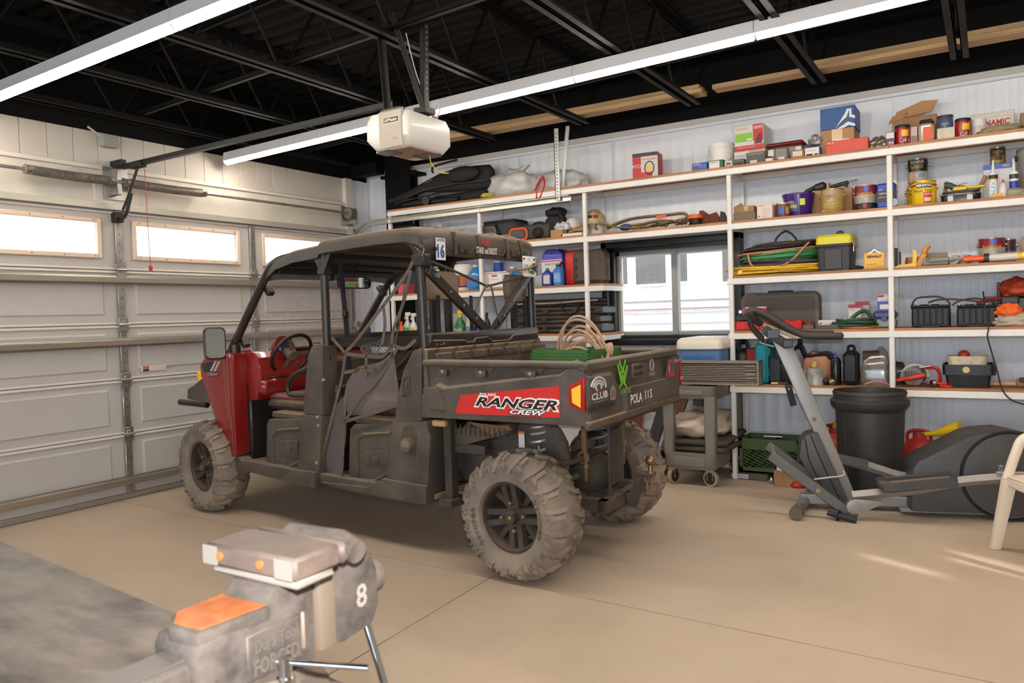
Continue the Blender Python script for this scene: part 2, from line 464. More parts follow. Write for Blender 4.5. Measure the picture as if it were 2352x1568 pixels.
# ---- sectional garage door
dr = struct('door_1', G(), None)
SZ = [0.045, 0.521, 0.955, 1.392, 1.824, 2.29]
BY = [0.98, 2.28, 3.585, 4.89, 6.2]
dglass = clear('door_glass', haze=0.03, gloss=0.05)
bolt = G()
for i in range(5):
    zb, zt = SZ[i] + .0008, SZ[i + 1] - .0008
    if i < 4:
        obj('door_section', G().box(-.045, 0, BY[0], BY[4], zb, zt, .004), door_white, dr)
    else:
        g = G().box(-.045, 0, BY[0], BY[4], zb, 1.93).box(-.045, 0, BY[0], BY[4], 2.19, zt)
        ys = [BY[0]] + [v for k in range(4) for v in (BY[k] + .145, BY[k + 1] - .155)] + [BY[4]]
        for k in range(0, 10, 2): g.box(-.045, 0, ys[k], ys[k + 1], 1.93, 2.19)
        obj('door_section', g, door_white, dr)
    obj('section_lip', G().box(0, .014, BY[0], BY[4], zt - .026, zt - .008, .004).box(0, .012, BY[0], BY[4], zb + .0, zb + .016, .003) if i else G().box(0, .014, BY[0], BY[4], zt - .026, zt - .008, .004), trim_white, dr)
    for k in range(4):
        ya, yb = BY[k] + .13, BY[k + 1] - .13
        if i < 4:
            za, zc = zb + .07, zt - .07
            f = obj('door_panel', G().loft([[(0, ya, za), (0, yb, za), (0, yb, zc), (0, ya, zc)], [(.009, ya + .014, za + .014), (.009, yb - .014, za + .014), (.009, yb - .014, zc - .014), (.009, ya + .014, zc - .014)], [(.004, ya + .05, za + .05), (.004, yb - .05, za + .05), (.004, yb - .05, zc - .05), (.004, ya + .05, zc - .05)]]), door_white, dr, ang=10)
        else:
            ya, yb, za, zc = BY[k] + .12, BY[k + 1] - .135, 1.908, 2.222
            fr = G()
            for a, b2, c, d in ((ya + .036, yb - .036, za, za + .036), (ya + .036, yb - .036, zc - .036, zc), (ya, ya + .036, za, zc), (yb - .036, yb, za, zc)):
                fr.box(0, .022, a, b2, c, d, .006)
            w = obj('window_frame', fr, C(232, 206, 184, .45), dr)
            obj('pane', G().box(-.028, -.022, ya + .03, yb - .03, za + .03, zc - .03), dglass, w)
            sc = G()
            for q in range(5):
                for zz in (za + .018, zc - .018): sc.ball(.022, ya + .06 + q * (yb - ya - .12) / 4, zz, .004, .006, .006, 6, 4)
            obj('screw', sc, C(120, 110, 100, .4, .6), w)
    if i: obj('seam_strip', G().box(-.05, -.0455, BY[0], BY[4], SZ[i] - .02, SZ[i] + .02), trim_white, dr)  # hidden backing strip, added to stop daylight leaking through the section seams
    for k in (1, 2, 3):
        st = obj('door_stile', G().box(0, .028, BY[k] - .030, BY[k] + .030, zb, zt, .004), galv, dr)
        hol = G()
        for q in range(5): hol.box(.026, .0288, BY[k] - .004, BY[k] + .004, zb + .06 + q * .07, zb + .072 + q * .07)
        obj('slot', hol, C(60, 58, 54, .6), st)
        if i < 4:
            h = obj('hinge', G().box(.026, .036, BY[k] - .042, BY[k] + .042, zt - .06, zt + .055, .006).cyl((.042, BY[k] - .045, zt), (.042, BY[k] + .045, zt), .011, n=8).box(.03, .045, BY[k] - .02, BY[k] + .02, zt - .02, zt + .03, .004), galv, dr)
for zc in (1.741, 1.249, 0.150):
    prof = [(0, -.035), (.004, -.035), (.006, -.024), (.05, -.018), (.05, .018), (.006, .024), (.004, .035), (0, .035)]
    obj('door_strut', G().prism([(a + .028, b2 + zc) for a, b2 in prof], 'y', BY[0], BY[4] - .01), C(176, 168, 156, .3, .7), dr)
obj('weather_seal', G().box(-.04, .012, BY[0], BY[4], 0.002, .045, .006), C(150, 140, 128, .6), dr)
lb_ = obj('warning_label', G().box(0.0095, .0105, 3.728, 3.955, 1.005, 1.045), C(226, 214, 206, .6), dr)
obj('label_print', G().box(0.0105, .0109, 3.745, 3.80, 1.027, 1.045), C(214, 96, 52, .6), lb_)
obj('label_print', G().box(0.0105, .0109, 3.745, 3.80, 1.006, 1.024), C(60, 50, 46, .6), lb_)
for i in range(3): obj('label_print', G().box(0.0105, .0109, 3.81, 3.97 + .03 * (i % 2), 1.012 + i * .01, 1.0145 + i * .01), C(170, 140, 140, .6), lb_)
# ---- torsion springs and shaft above the door
ts = thing('torsion_spring_assembly', 'grey torsion springs and steel shaft mounted above the garage door', 'door spring', (0.105, 3.585, 2.505))
steel = C(140, 132, 122, .42, .4, var=.2, sc=12)
obj('shaft', G().cyl((0, -2.6, 0), (0, 2.63, 0), .013, n=10), galv, ts)
def spring(ya, yb):
    pts = []; n = int((yb - ya) / .0115); k = 10
    for i in range(n * k + 1):
        a = 2 * PI * i / k; sag = -.006 * math.sin(PI * i / (n * k))
        pts.append((.031 * math.cos(a), ya + (yb - ya) * i / (n * k), .031 * math.sin(a) + sag))
    return G().tube(pts, .0058, 5)
obj('spring', spring(-.69, -.12), steel, ts, fix=False); obj('spring', spring(.06, .72), steel, ts, fix=False)
for y in (-.70, -.10, .03, .73):
    obj('winding_cone', G().cyl((0, y - .02, 0), (0, y + .03, 0), .036, .028, 12).box(-.05, .05, y - .008, y + .008, -.01, .01), steel, ts)
obj('center_bracket', G().box(-.09, .0, -.04, .0, -.10, .10, .004).box(-.095, -.085, -.1, .1, -.13, .12), galv, ts)
obj('cable_drum', G().cyl((0, 2.50, 0), (0, 2.54, 0), .06, n=24).cyl((0, 2.54, 0), (0, 2.58, 0), .05, n=24).cyl((0, 2.58, 0), (0, 2.59, 0), .056, n=24), steel, ts)
obj('end_bracket', G().box(-.09, .03, 2.60, 2.606, -.10, .06).box(-.09, -.084, 2.5, 2.66, -.12, .08), galv, ts)
# ---- door track
tk = thing('door_track', 'galvanised garage door track curving up and running along the shelf edge', 'door track', (0.06, 6.13, 0))
path = [(0.06, z) for z in (0.02, .8, 1.6, 2.0)] + [(.06 + .38 * (1 - math.cos(a)), 2.0 + .38 * math.sin(a)) for a in [PI / 16 * i for i in range(1, 9)]] + [(1.2, 2.383), (2.72, 2.39)]
def rail(off, h):
    g = G(); rings = []
    for i, (x, z) in enumerate(path):
        a, b2 = path[max(0, i - 1)], path[min(len(path) - 1, i + 1)]
        t = Vector((b2[0] - a[0], b2[1] - a[1])).normalized(); n = Vector((-t.y, t.x))
        pr = [(-.002, -h), (.0, -h), (.0, h), (-.05, h), (-.05, h - .004), (-.004, h - .004), (-.004, -h + .004), (-.05, -h + .004), (-.05, -h), (-.002, -h)]
        rings.append([(x - .06 + n.x * q, off - p * -1, z + n.y * q) for p, q in pr])
    return g.loft(rings)
obj('rail', rail(0.03, .026), C(186, 182, 172, .3, .8), tk)
obj('hanger_strap', G().box(2.52, 2.565, 0.0, .006, 2.38, 3.02).box(2.52, 2.526, 0, .04, 2.38, 3.02), C(200, 200, 198, .4, .3), tk)
obj('hanger_brace', G().box(-.018, .018, .03, .034, 0, .66, mx=Matrix.Translation((2.55, .01, 2.38)) @ rotm(0, .14, 0)), C(196, 198, 200, .4, .3), tk)
hs = G()
for i in range(20): hs.cyl((2.543, -.001, 2.40 + i * .03), (2.543, .0, 2.40 + i * .03), .006, n=8)
obj('slot', hs, C(50, 46, 44, .8), tk)
obj('track_bracket', G().box(0, .05, .03, .1, .4, .46).box(0, .05, .03, .1, 1.3, 1.36).box(-.02, .05, .02, .1, 2.28, 2.34), galv, tk)

# ---- roof deck, joists, column
ce = struct('ceiling', G().box(-0.3, 10.6, -4.3, 6.8, 3.62, 3.75), deck_black)
yy = -4.2
while yy < 6.6:
    g = G(); w = 0.9; pr = []
    for q in range(6):
        y = yy + q * .15; pr += [(y, 3.60), (y + .05, 3.60), (y + .07, 3.565), (y + .13, 3.565)]
    pr.append((yy + w, 3.60))
    g.add([(x, a, z) for a, z in pr for x in (-.1, 10.5)], [(i * 2, i * 2 + 2, i * 2 + 3, i * 2 + 1) for i in range(len(pr) - 1)])
    obj('deck_sheet', g, deck_black, ce, fix=False); yy += w
def joist(x):
    t = thing('ceiling_beam', None, None, (x, 0, 0), kind='structure')
    for sgn in (-1, 1):
        obj('bottom_chord', G().box(sgn * .012, sgn * .055, -4.1, 6.1, 3.0, 3.006).box(sgn * .012, sgn * .018, -4.1, 6.1, 3.0, 3.05), joist_black, t)
    obj('top_chord', G().box(-.055, .055, -4.2, 6.55, 3.552, 3.562).box(-.018, -.010, -4.2, 6.55, 3.50, 3.56).box(.010, .018, -4.2, 6.55, 3.50, 3.56), joist_black, t)
    y = -4.0; up = True
    while y + .33 < 6.1:
        a, b2 = (3.02, 3.54) if up else (3.54, 3.02)
        obj('web_bar', G().cyl((0, y, a), (0, y + .33, b2), .011, n=6), joist_black, t)
        y += .33 + (0.03 if not up else .0); up = not up
    obj('web_bar', G().cyl((0, 6.05, 3.02), (0, 6.5, 3.54), .012, n=6), joist_black, t)
for x in (0.10, 1.0, 1.95, 2.9, 3.88, 4.83, 5.72, 6.65, 7.6, 8.55): joist(x)
br = thing('ceiling_beam', None, None, (0, 0, 0), kind='structure')
for y0, dy in ((3.75, -.075), (5.50, -.1), (1.7, -.06)):
    for z in (3.045, 3.5):
        obj('bridging_bar', G().box(-.1, 10.4, -.018, .018, 0, .006, mx=Matrix.Translation((0, y0, z)) @ rotm(0, 0, dy)).box(-.1, 10.4, -.018, -.012, 0, .03, mx=Matrix.Translation((0, y0, z)) @ rotm(0, 0, dy)), joist_black, br)
obj('bearing_beam', G().box(-.1, 10.4, 6.36, 6.54, 3.46, 3.55), black_paint, br)
cl = struct('wall_column', G().box(.34, .68, 6.43, 6.445, 0, 3.5).box(.34, .68, 6.55, 6.56, 0, 3.5).box(.50, .52, 6.445, 6.55, 0, 3.5).box(.30, .80, 6.40, 6.56, 2.88, 2.91), black_paint)
cb = struct('ceiling_beam', G().box(-.04, .34, 6.30, 6.42, 2.93, 3.05), black_paint)
bw = thing('junction_box', 'grey electrical junction box on the wall over the garage door', 'electrical box', (XWF + .018, 3.557, 2.832))
obj('box', G().box(0, .06, -.058, .058, -.045, .045, .005), C(168, 168, 158, .5), bw)
obj('cover', G().box(.06, .066, -.06, .06, -.047, .047, .002), C(150, 152, 144, .5), bw)
obj('conduit', G().tube(smooth([(.03, -.058, .03), (.03, -.10, .05), (.02, -.16, .09)]), .008, 8), C(200, 194, 184, .5), bw)

# ---- strip lights under the joists
glow = EM(255, 243, 226, LAMP, 'lamp_glow')
lampm = C(226, 224, 226, .35)
def strip(x, y, z, n, length=1.168):
    for i in range(n):
        xa = x + i * length
        t = thing('strip_light', None, 'light', (xa, y, z + .0245 * i * length), rot=(0, -.0245, 0))
        L_ = length - .004
        obj('housing', G().prism([(-.026, .105), (.026, .105), (.040, .03), (.046, .03), (.046, .026), (-.046, .026), (-.046, .03), (-.040, .03)], 'x', 0, L_), lampm, t)
        obj('lens', G().prism([(-.033, .026)] + [(.033 * math.cos(a), .024 + .024 * math.sin(a)) for a in [PI + PI / 8 * k for k in range(9)]] + [(.033, .026)], 'x', .01, L_ - .01), glow, t)
        obj('end_cap', G().prism([(-.035, .026)] + [(.035 * math.cos(a), .024 + .026 * math.sin(a)) for a in [PI + PI / 8 * k for k in range(9)]] + [(.035, .026)], 'x', 0, .01), lampm, t)
        each('hanger', G().box(.3, .306, -.004, .004, .1, .19).box(.9, .906, -.004, .004, .1, .19), joist_black, t)
        yield t
ORD = ['nearest the garage door', 'second from the garage door', 'third from the garage door', 'fourth from the garage door', 'fifth from the garage door', 'sixth from the garage door', 'farthest from the garage door']
for k, t in enumerate(strip(0.07, 4.6, 2.795, 7)):
    t['group'] = 'strip lights of the row over the vehicle'; t['label'] = 'white strip light, ' + ORD[k] + ' in the row over the vehicle'
for k, t in enumerate(strip(0.07, 2.48, 2.795, 7)):
    t['group'] = 'strip lights at the upper left'; t['label'] = 'white strip light, ' + ORD[k] + ' in the row at the upper left corner'

# ---- outside: ground and the white travel trailer seen through the window
gr = struct('ground', G().box(-14, 24, 6.85, 24, -.14, -.04).box(-14, -.32, -14, 6.85, -.14, -.04).box(-.3, 24, -14, -4.35, -.14, -.04), C(210, 200, 186, .9, var=.08, sc=2))
tt = thing('travel_trailer', 'white travel trailer with curtained windows parked outside the shop window', 'trailer', (3.2, 8.7, 0))
tw = C(240, 240, 240, .4)
obj('body', G().box(-3.5, 3.5, 0, 2.3, .45, 3.1, .12), tw, tt)
for z in (.62, .74, .86, .98, 1.10, 1.22, 1.34): obj('siding_rib', G().box(-3.3, 3.3, -.012, .0, z, z + .008), C(224, 206, 204, .5), tt)
obj('belt_stripe', G().box(-3.4, 3.4, -.012, .0, 1.475, 1.492), C(150, 160, 156, .5), tt)
obj('belt_stripe', G().box(-3.4, 3.4, -.014, .0, 1.385, 1.395), C(196, 130, 126, .5), tt, label='thin red stripe')
for a, b2, za, zb in ((-1.55, -1.01, 1.675, 2.05), (-.955, -.525, 1.665, 2.08), (-.44, -.265, 1.675, 2.06), (.09, .75, 1.65, 2.06)):
    f = obj('window_frame', G().prism(rrect(a, b2, za, zb, .05), 'y', -.025, 0), C(226, 222, 216, .5), tt)
    obj('curtain', G().grid(lambda u, v: (a + .03 + u * (b2 - a - .06), -.028 - .003 * math.sin(u * 25), za + .03 + v * (zb - za - .06)), 40, 2), C(100, 95, 92, .9), f)
    obj('pane', G().box(a + .03, b2 - .03, -.042, -.038, za + .03, zb - .03), dglass, f)
for x in (-1.8, 1.9): obj('wheel', G().cyl((x, .05, .31), (x, .3, .31), .35, n=24), C(30, 30, 30, .8), tt)
# ================================================================ the side-by-side utility vehicle
plas = C(34, 34, 34, .44, dust=.42, sc=4, top=.6, dc=(134, 118, 102), bump=.12, bsc=180)
plas2 = C(40, 38, 37, .5, dust=.4, sc=7, top=.75, dc=(146, 122, 98))
blk = C(19, 19, 20, .3, dust=.14, sc=5, top=.35, dc=(120, 100, 82))
under = C(40, 40, 42, .6, dust=.4, sc=7, top=.5, dc=(124, 104, 86))
red = C(132, 10, 14, .24, coat=.6, dust=.14, sc=4, dc=(140, 84, 66))
silver = C(200, 196, 190, .35, .35, dust=.1)
rubber = C(84, 81, 79, .85, dust=.8, sc=5, dc=(166, 146, 126))
rimm = C(40, 37, 35, .5, dust=.35, sc=9, dc=(118, 98, 80), top=.3)
bolt_m = C(176, 160, 136, .35, .8)
decal_red = C(206, 26, 24, .4, dust=.10, sc=5)
whitep = C(236, 232, 226, .5)
blackp = C(22, 20, 20, .5)
greyp = C(150, 146, 142, .5)
orangep = C(226, 110, 50, .5)
webb = C(70, 64, 60, .85, dust=.3, sc=12)
def shf(s): return .11 if s < .5 else .03 if s > .9 else .11 - .08 * (s - .5) / .4
V = thing('utility_vehicle', 'dusty black and red four-door side-by-side utility vehicle with cargo bed, parked indoors', 'utility vehicle', (3.854, 4.019, 0), math.radians(174.654))
def U(name, g, mat, parent=V, **k):
    g.map(lambda s, y, z: (s + shf(s) * (.7 - y), y, z))
    return obj(name, g, mat, parent, **k)
def Us(name, g, mat, parent=V, **k): return [U(name, h, mat, parent, **k) for h in islands(g)]
def us(s, y): return s + shf(s) * (.7 - y)
# ---- wheels: tyre with chevron lugs, rim, hub, lug nuts
def tyre_mesh(w, R=.318):
    h = w / 2
    prof = [(.182, -h * .62), (.190, -h * .86), (.235, -h * 1.0), (.278, -h * .98), (R - .014, -h * .74), (R - .002, -h * .4), (R, 0), (R - .002, h * .4), (R - .014, h * .74), (.278, h * .98), (.235, h), (.190, h * .86), (.182, h * .62)]
    g = G(); n = 60
    g.loft([[(r * math.cos(2 * PI * i / n), y, r * math.sin(2 * PI * i / n)) for r, y in prof] for i in range(n + 1)], cap=False, closed=False)
    def pt(th, y, r): return (r * math.cos(th), y, r * math.sin(th))
    def surf(y):
        a = abs(y) / h
        return R if a < .1 else R - .002 * min(1, a / .4) if a < .4 else R - .002 - .012 * (a - .4) / .34 if a < .74 else R - .014 - (R - .014 - .278) * (a - .74) / .24
    N_ = 17; hh = .020
    for k in range(N_):
        for sd in (-1, 1):
            t0 = 2 * PI * (k + (.5 if sd > 0 else 0)) / N_
            # lug: from centre, bending forward to the shoulder then down the sidewall
            st = [(.04 * h, 0.0, .045), (.42 * h, .075, .05), (.80 * h, .085, .055), (.985 * h, .055, .052), (1.03 * h, .02, .035)]
            rr = [surf(.04 * h), surf(.42 * h), surf(.8 * h), .272, .240]
            secs = []
            for (y, dt, hw), r in zip(st, rr):
                top = r + hh if y < .9 * h else r
                yo = y if y < .9 * h else y + .012
                a, b = t0 + dt - hw, t0 + dt + hw
                e = hw * .25
                if y < .9 * h: secs.append([pt(a, sd * y, r - .01), pt(a + e, sd * y, top), pt(b - e, sd * y, top), pt(b, sd * y, r - .01)])
                else: secs.append([pt(a, sd * (y - .006), r), pt(a + e, sd * yo, r + .008), pt(b - e, sd * yo, r + .008), pt(b, sd * (y - .006), r)])
            g.loft(secs)
            # short block beside it and a raised zigzag rib on the sidewall
            t1 = t0 + PI / N_
            g.loft([[pt(t1 - .05, sd * .50 * h, surf(.5 * h) - .01), pt(t1 - .035, sd * .50 * h, surf(.5 * h) + hh), pt(t1 + .035, sd * .58 * h, surf(.5 * h) + hh), pt(t1 + .05, sd * .58 * h, surf(.5 * h) - .01)],
                    [pt(t1 - .05, sd * .86 * h, surf(.86 * h) - .01), pt(t1 - .035, sd * .86 * h, surf(.86 * h) + .018), pt(t1 + .035, sd * .92 * h, surf(.9 * h) + .018), pt(t1 + .05, sd * .92 * h, surf(.9 * h) - .01)]])
            z = [(t1 - .10, .285), (t1 - .05, .258), (t1, .272), (t1 + .05, .256), (t1 + .09, .285)]
            g.tube([pt(a, sd * 1.0 * h, r) for a, r in z], .006, 5)
    return mesh('tire', g, rubber, fix=True, ang=30)
def rim_mesh(w):
    h = w / 2; g = G(); n = 40; yo = h * .62
    prof = [(.182, -yo), (.186, -yo), (.186, yo), (.182, yo + .012), (.172, yo + .012), (.164, yo - .01), (.158, yo - .05), (.158, -yo)]
    g.lathe(prof + [prof[0]], n=n, mx=rotm(-PI / 2, 0, 0), cap=False)
    for k in range(4):
        a = 2 * PI * k / 4 + .18
        m = rotm(0, -a, 0)
        for off in (-.023, .023):   # a pair of bars makes one broad grooved spoke
            g.loft([[(.035, yo - .045, off - .019), (.035, yo - .022, off - .015), (.035, yo - .022, off + .015), (.035, yo - .045, off + .019)],
                    [(.172, yo - .05, off * 1.35 - .02), (.172, yo - .004, off * 1.35 - .016), (.172, yo - .004, off * 1.35 + .016), (.172, yo - .05, off * 1.35 + .02)]], mx=m)
        m = rotm(0, -a - PI / 4 - .06, 0)
        g.loft([[(.04, yo - .075, -.017), (.04, yo - .055, -.013), (.04, yo - .055, .013), (.04, yo - .075, .017)], [(.166, yo - .075, -.02), (.166, yo - .035, -.015), (.166, yo - .035, .015), (.166, yo - .075, .02)]], mx=m)
    g.cyl((0, yo - .075, 0), (0, yo - .02, 0), .062, .056, 20)
    return mesh('wheel_rim', g, rimm, ang=30)
def hub_mesh(w):
    yo = w / 2 * .62
    return mesh('hub_cap', G().cyl((0, yo - .03, 0), (0, yo + .016, 0), .04, .034, 6).cyl((0, yo + .016, 0), (0, yo + .018, 0), .02, n=16), rimm)
def drum_mesh(w): return mesh('brake_disc', G().cyl((0, -.03, 0), (0, 0.0, 0), .12, n=28).box(-.03, .07, -.04, .02, .07, .13, .01), C(70, 66, 62, .5, .4))
emblem_m = C(196, 150, 60, .4)
for (s, y, w, steer) in ((0, .61, .285, 0), (0, -.61, .285, 0), (2.835, .625, .25, -.06), (2.835, -.61, .25, -.06)):
    key = w
    if key not in _mc:
        _mc[key] = (tyre_mesh(w), rim_mesh(w), hub_mesh(w), drum_mesh(w), mesh('lug_nut', G().cyl((0, -.012, 0), (0, .012, 0), .011, .009, 6), bolt_m), mesh('emblem', G().prism([((.013 if i % 2 == 0 else .005) * math.cos(PI / 2 + PI * i / 4), (.013 if i % 2 == 0 else .005) * math.sin(PI / 2 + PI * i / 4)) for i in range(8)], 'y', 0, .001), emblem_m))
    tm, rm, hm, dm, nm, em = _mc[key]
    flip = PI if y < 0 else 0
    t = obj('tire', tm, None, V, (us(s, y), y, .33), (0, random.random() * 1.0, flip + steer))
    r_ = obj('wheel_rim', rm, None, t)
    obj('hub_cap', hm, None, t); obj('brake_disc', dm, None, t)
    for k in range(4):
        a = 2 * PI * k / 4 + .18
        obj('lug_nut', nm, None, t, (.072 * math.cos(a), w / 2 * .62 - .012, .072 * math.sin(a)))
    obj('emblem', em, None, t, (0, w / 2 * .62 + .018, 0))
    if y > 0 and s == 0:
        for wd, a0, a1 in (('BIGHORN', 2.72, 3.55), ('BIGHORN', -.62, .2)):
            for i, ch in enumerate(wd):
                a = a0 + (a1 - a0) * i / 6
                # raised letters read around the sidewall, tops outward
                text(t, ch, (-.215 * math.cos(a), w / 2 * .985 + .001, .215 * math.sin(a)), (PI / 2, a - PI / 2, PI), .022, .026, C(88, 78, 66, .9), 'sidewall_letter', bold=.02)

# ---- cargo bed
yL, yR = .70, -.60
zt, zb, s0, s1 = 1.134, .82, -.462, .607
bed = U('cargo_bed', G().box(s0 + .03, s1, yR + .03, yL - .04, .845, .875), plas)
def side(sgn):
    yo = yL if sgn > 0 else yR
    q = lambda a, b: tuple(sorted((yo - sgn * a, yo - sgn * b)))
    g = G()
    g.prism([(s1, .82), (s1, 1.12), (s0, 1.12), (s0, .83)], 'y', *q(.035, .075))
    low = [(0.622, 0.812), (0.616, 0.942), (0.508, 0.996), (0.451, 0.976), (-0.312, 1.067), (-0.406, 1.132), (-0.452, 1.099), (-0.452, 0.825), (0.205, 0.817)]
    inner = [(a + (-.012 if a > .2 else .012), b2 + .012 if b2 < .9 else b2 + .016) for a, b2 in low]
    ya, yb = yo, yo - sgn * .036
    g.loft([[(a, yb, b2) for a, b2 in inner], [(a, ya, b2) for a, b2 in low]])
    g.box(s0 - .005, s1, *q(-.006, .085), 1.098, zt, .010)
    p = U('bed_side_panel', g, plas, bev=.006)
    for sc_ in (.46, .19, -.13):
        U('tie_down_hook', G().prism([(sc_ - .085, 1.098), (sc_ + .085, 1.098), (sc_ + .06, 1.072), (sc_ - .06, 1.072)], 'y', *q(.025, .036)).prism([(sc_ - .035, 1.085), (sc_ + .035, 1.085), (sc_ + .026, 1.045), (sc_ - .026, 1.045)], 'y', *q(.008, .034)), plas2, p, bev=.003)
        U('bolt', G().cyl((sc_, q(.006, .034)[0], 1.072), (sc_, q(.006, .034)[1], 1.072), .009, n=10), greyp, p)
    U('rib', G().prism([(.56, .86), (.60, .98), (.50, .985), (.43, .86)], 'y', *q(-.012, .03)), plas, p, bev=.01)
    return p
pL = side(1); pR = side(-1)
dcl = U('decal', G().prism([(0.324, 0.948), (-0.312, 1.016), (-0.309, 0.861), (0.366, 0.848)], 'y', .7005, .7035), decal_red)
def side_text(par, s, u, v, uw, vh, y, mat, name='lettering', **k):
    pass
LS = (PI / 2, 0, PI)
for st, (s_, z_), w_, h_, mt_, sh_, bo_, dy in (('POLARIS', ((0.137, 0.958)), .110, .016, whitep, .1, .02, .0), ('RANGER', ((-0.037, 0.92)), .545, .066, whitep, .35, .075, .0), ('RANGER', ((-0.037, 0.92)), .520, .049, blackp, .35, .028, .0012), ('CREW', ((-0.117, 0.877)), .24, .036, blackp, .35, .08, .0), ('CREW', ((-0.117, 0.877)), .225, .026, whitep, .35, .03, .0012)):
    text(dcl, st, (us(s_, .704), .704 + dy, z_), LS, w_, h_, mt_, shear=sh_, bold=bo_)
# tail lights
lens_r = C(170, 14, 16, .12, coat=.8); lens_y = C(255, 190, 10, .15, coat=.7)
tl = U('tail_light', G().prism([(-0.365, 1.018), (-0.457, 1.062), (-0.456, 0.894), (-0.367, 0.924)], 'y', .69, .712), lens_r, bev=.004)
U('turn_signal', G().prism([(-0.387, 1.005), (-0.439, 1.027), (-0.435, 0.917), (-0.389, 0.94)], 'y', .706, .716), lens_y, tl, label='yellow turn signal lens')
tl2 = U('tail_light', G().box(-.49, -.36, yR - .012, yR + .01, .90, 1.06), lens_r, bev=.004)
# tailgate: plane s = -.47
tg = U('tailgate', G().box(-.455, -.42, yR + .01, yL - .01, .825, 1.10, .01).box(-.472, -.41, yR - .005, yL + .005, 1.085, zt, .012), plas)
def tg_raise(name, pts, d, b_=.012, mat=plas, par=tg, sl=.02):
    cx = sum(p[0] for p in pts) / len(pts); cz = sum(p[1] for p in pts) / len(pts)
    g = G().loft([[(-.45, a, c) for a, c in pts], [(-.455 - d, a + (cx - a) * sl / max(.05, abs(cx - a)) * (abs(cx - a) > .02), c + (cz - c) * sl / max(.05, abs(cz - c)) * (abs(cz - c) > .01)) for a, c in pts]])
    return U(name, g, mat, par)
tg_raise('corner_block', [(yL, .83), (yL, 1.075), (.40, 1.07), (.29, .97), (.27, .83)], .018)
tg_raise('corner_block', [(yR, .83), (yR, 1.075), (yR + .10, 1.07), (yR + .20, .965), (.27, .965), (.27, .83)], .026)
tg_raise('corner_block', [(yR, .965), (yR, 1.075), (yR + .14, 1.07), (yR + .21, .965)], .03)
U('gate_lip', G().box(-.480, -.44, yR - .002, yL + .002, .805, .850, .010), plas2, tg)
hd = U('gate_handle', G().box(-.468, -.44, -.02, .13, 1.0, 1.085, .006), plas2)
U('handle_grip', G().box(-.474, -.462, .0, .11, 1.055, 1.075, .003).box(-.474, -.462, .0, .11, 1.02, 1.04, .003), blk, hd)
TG = (PI / 2, 0, -PI / 2 + math.atan(.11)); TGR = (PI / 2, 0, -PI / 2 + math.atan(.08))
def tgt(s, yz, w, h, mat, par=tg, off=.478, **k):
    text(par, s, (us(-off, yz[0]), yz[0], yz[1]), TG, w, h, mat, **k)
def sticker(pts, mat, off=.476, name='sticker', par=tg):
    return U(name, G().loft([[(-off, a, c) for a, c in pts], [(-off - .001, a, c) for a, c in pts]]), mat, par)
lime = C(110, 190, 40, .5)
vx, vz = (0.288, 1.045)
def strip2(p, q, w): 
    d = Vector((q[0] - p[0], q[1] - p[1])).normalized(); n = Vector((-d.y, d.x)) * w
    return [(p[0] + n.x, p[1] + n.y), (q[0] + n.x, q[1] + n.y), (q[0] - n.x, q[1] - n.y), (p[0] - n.x, p[1] - n.y)]
for a, b2, w in (((.062, .055), (.012, -.055), .010), ((-.062, .04), (-.012, -.055), .010), ((.04, .07), (0, .012), .008), ((-.04, .07), (0, .012), .008), ((.030, .01), (-.030, .01), .005), ((.0, .01), (.0, -.03), .005), ((-.028, .0), (.045, -.072), .006), ((.028, .0), (-.045, -.072), .006)):
    sticker(strip2((vx + a[0], vz + a[1]), (vx + b2[0], vz + b2[1]), w), lime, off=.4755 + random.random() * .001, name='emblem_bar')
tgt('VORTEX', (vx, vz - .09), .14, .024, lime, off=.492)
# club sticker with horn swirl
hx, hz = (0.594, 0.986)
sticker([(hx + .10, hz - .055), (hx + .10, hz + .03), (hx - .11, hz + .03), (hx - .11, hz - .055)], C(84, 76, 70, .6), off=.4762)
for r0, a0, a1 in ((.075, -.2, PI * .95), (.05, .1, PI), (.03, -.6, PI * 1.3)):
    U('swirl', G().tube([(-.478, hx - r0 * math.cos(t) * 1.1 + .0, hz + .02 + r0 * .62 * math.sin(t)) for t in [a0 + (a1 - a0) * i / 12 for i in range(13)]], .006, 5), C(196, 194, 192, .4), tg)
tgt('Diamond', (hx - .01, hz + .005), .12, .022, C(150, 60, 60, .5), off=.480)
tgt('CLUB', (hx - .01, hz - .022), .19, .034, C(214, 212, 210, .4), off=.480, bold=.03)
tgt('Limited', (hx - .0, hz - .05), .10, .012, greyp, off=.480)
rx, rz_ = (0.422, 0.954)
sticker([(rx + .038 * math.cos(a), rz_ + .046 * math.sin(a)) for a in [2 * PI * i / 20 for i in range(20)]], C(132, 122, 116, .6), off=.4765)
tgt('GTA', (rx, rz_), .05, .03, C(70, 62, 56, .6), off=.479)
lx, lz = (0.558, 0.908)
sticker([(lx + .16, lz - .017), (lx + .16, lz + .016), (lx - .17, lz + .016), (lx - .17, lz - .017)], C(60, 52, 46, .6), off=.4768)
tgt('LIMITED EDITION', (lx, lz), .28, .018, C(24, 22, 22, .6), off=.4795, shear=.3)
px_, pz_ = (0.052, 0.906)
tgt('POLA', (px_ + .075, pz_ - .004), .165, .052, whitep, off=.4845, bold=.02)
tgt('I I S', (px_ - .105, pz_ + .0), .105, .050, whitep, off=.4845, bold=.02)
kx, kz = (-0.148, 1.06)
U('emblem_ring', G().tube([(-.470, kx + .03 * math.cos(t), kz + .03 * math.sin(t)) for t in [2 * PI * i / 20 for i in range(20)]], .003, 5, True), C(190, 184, 178, .4), tg)
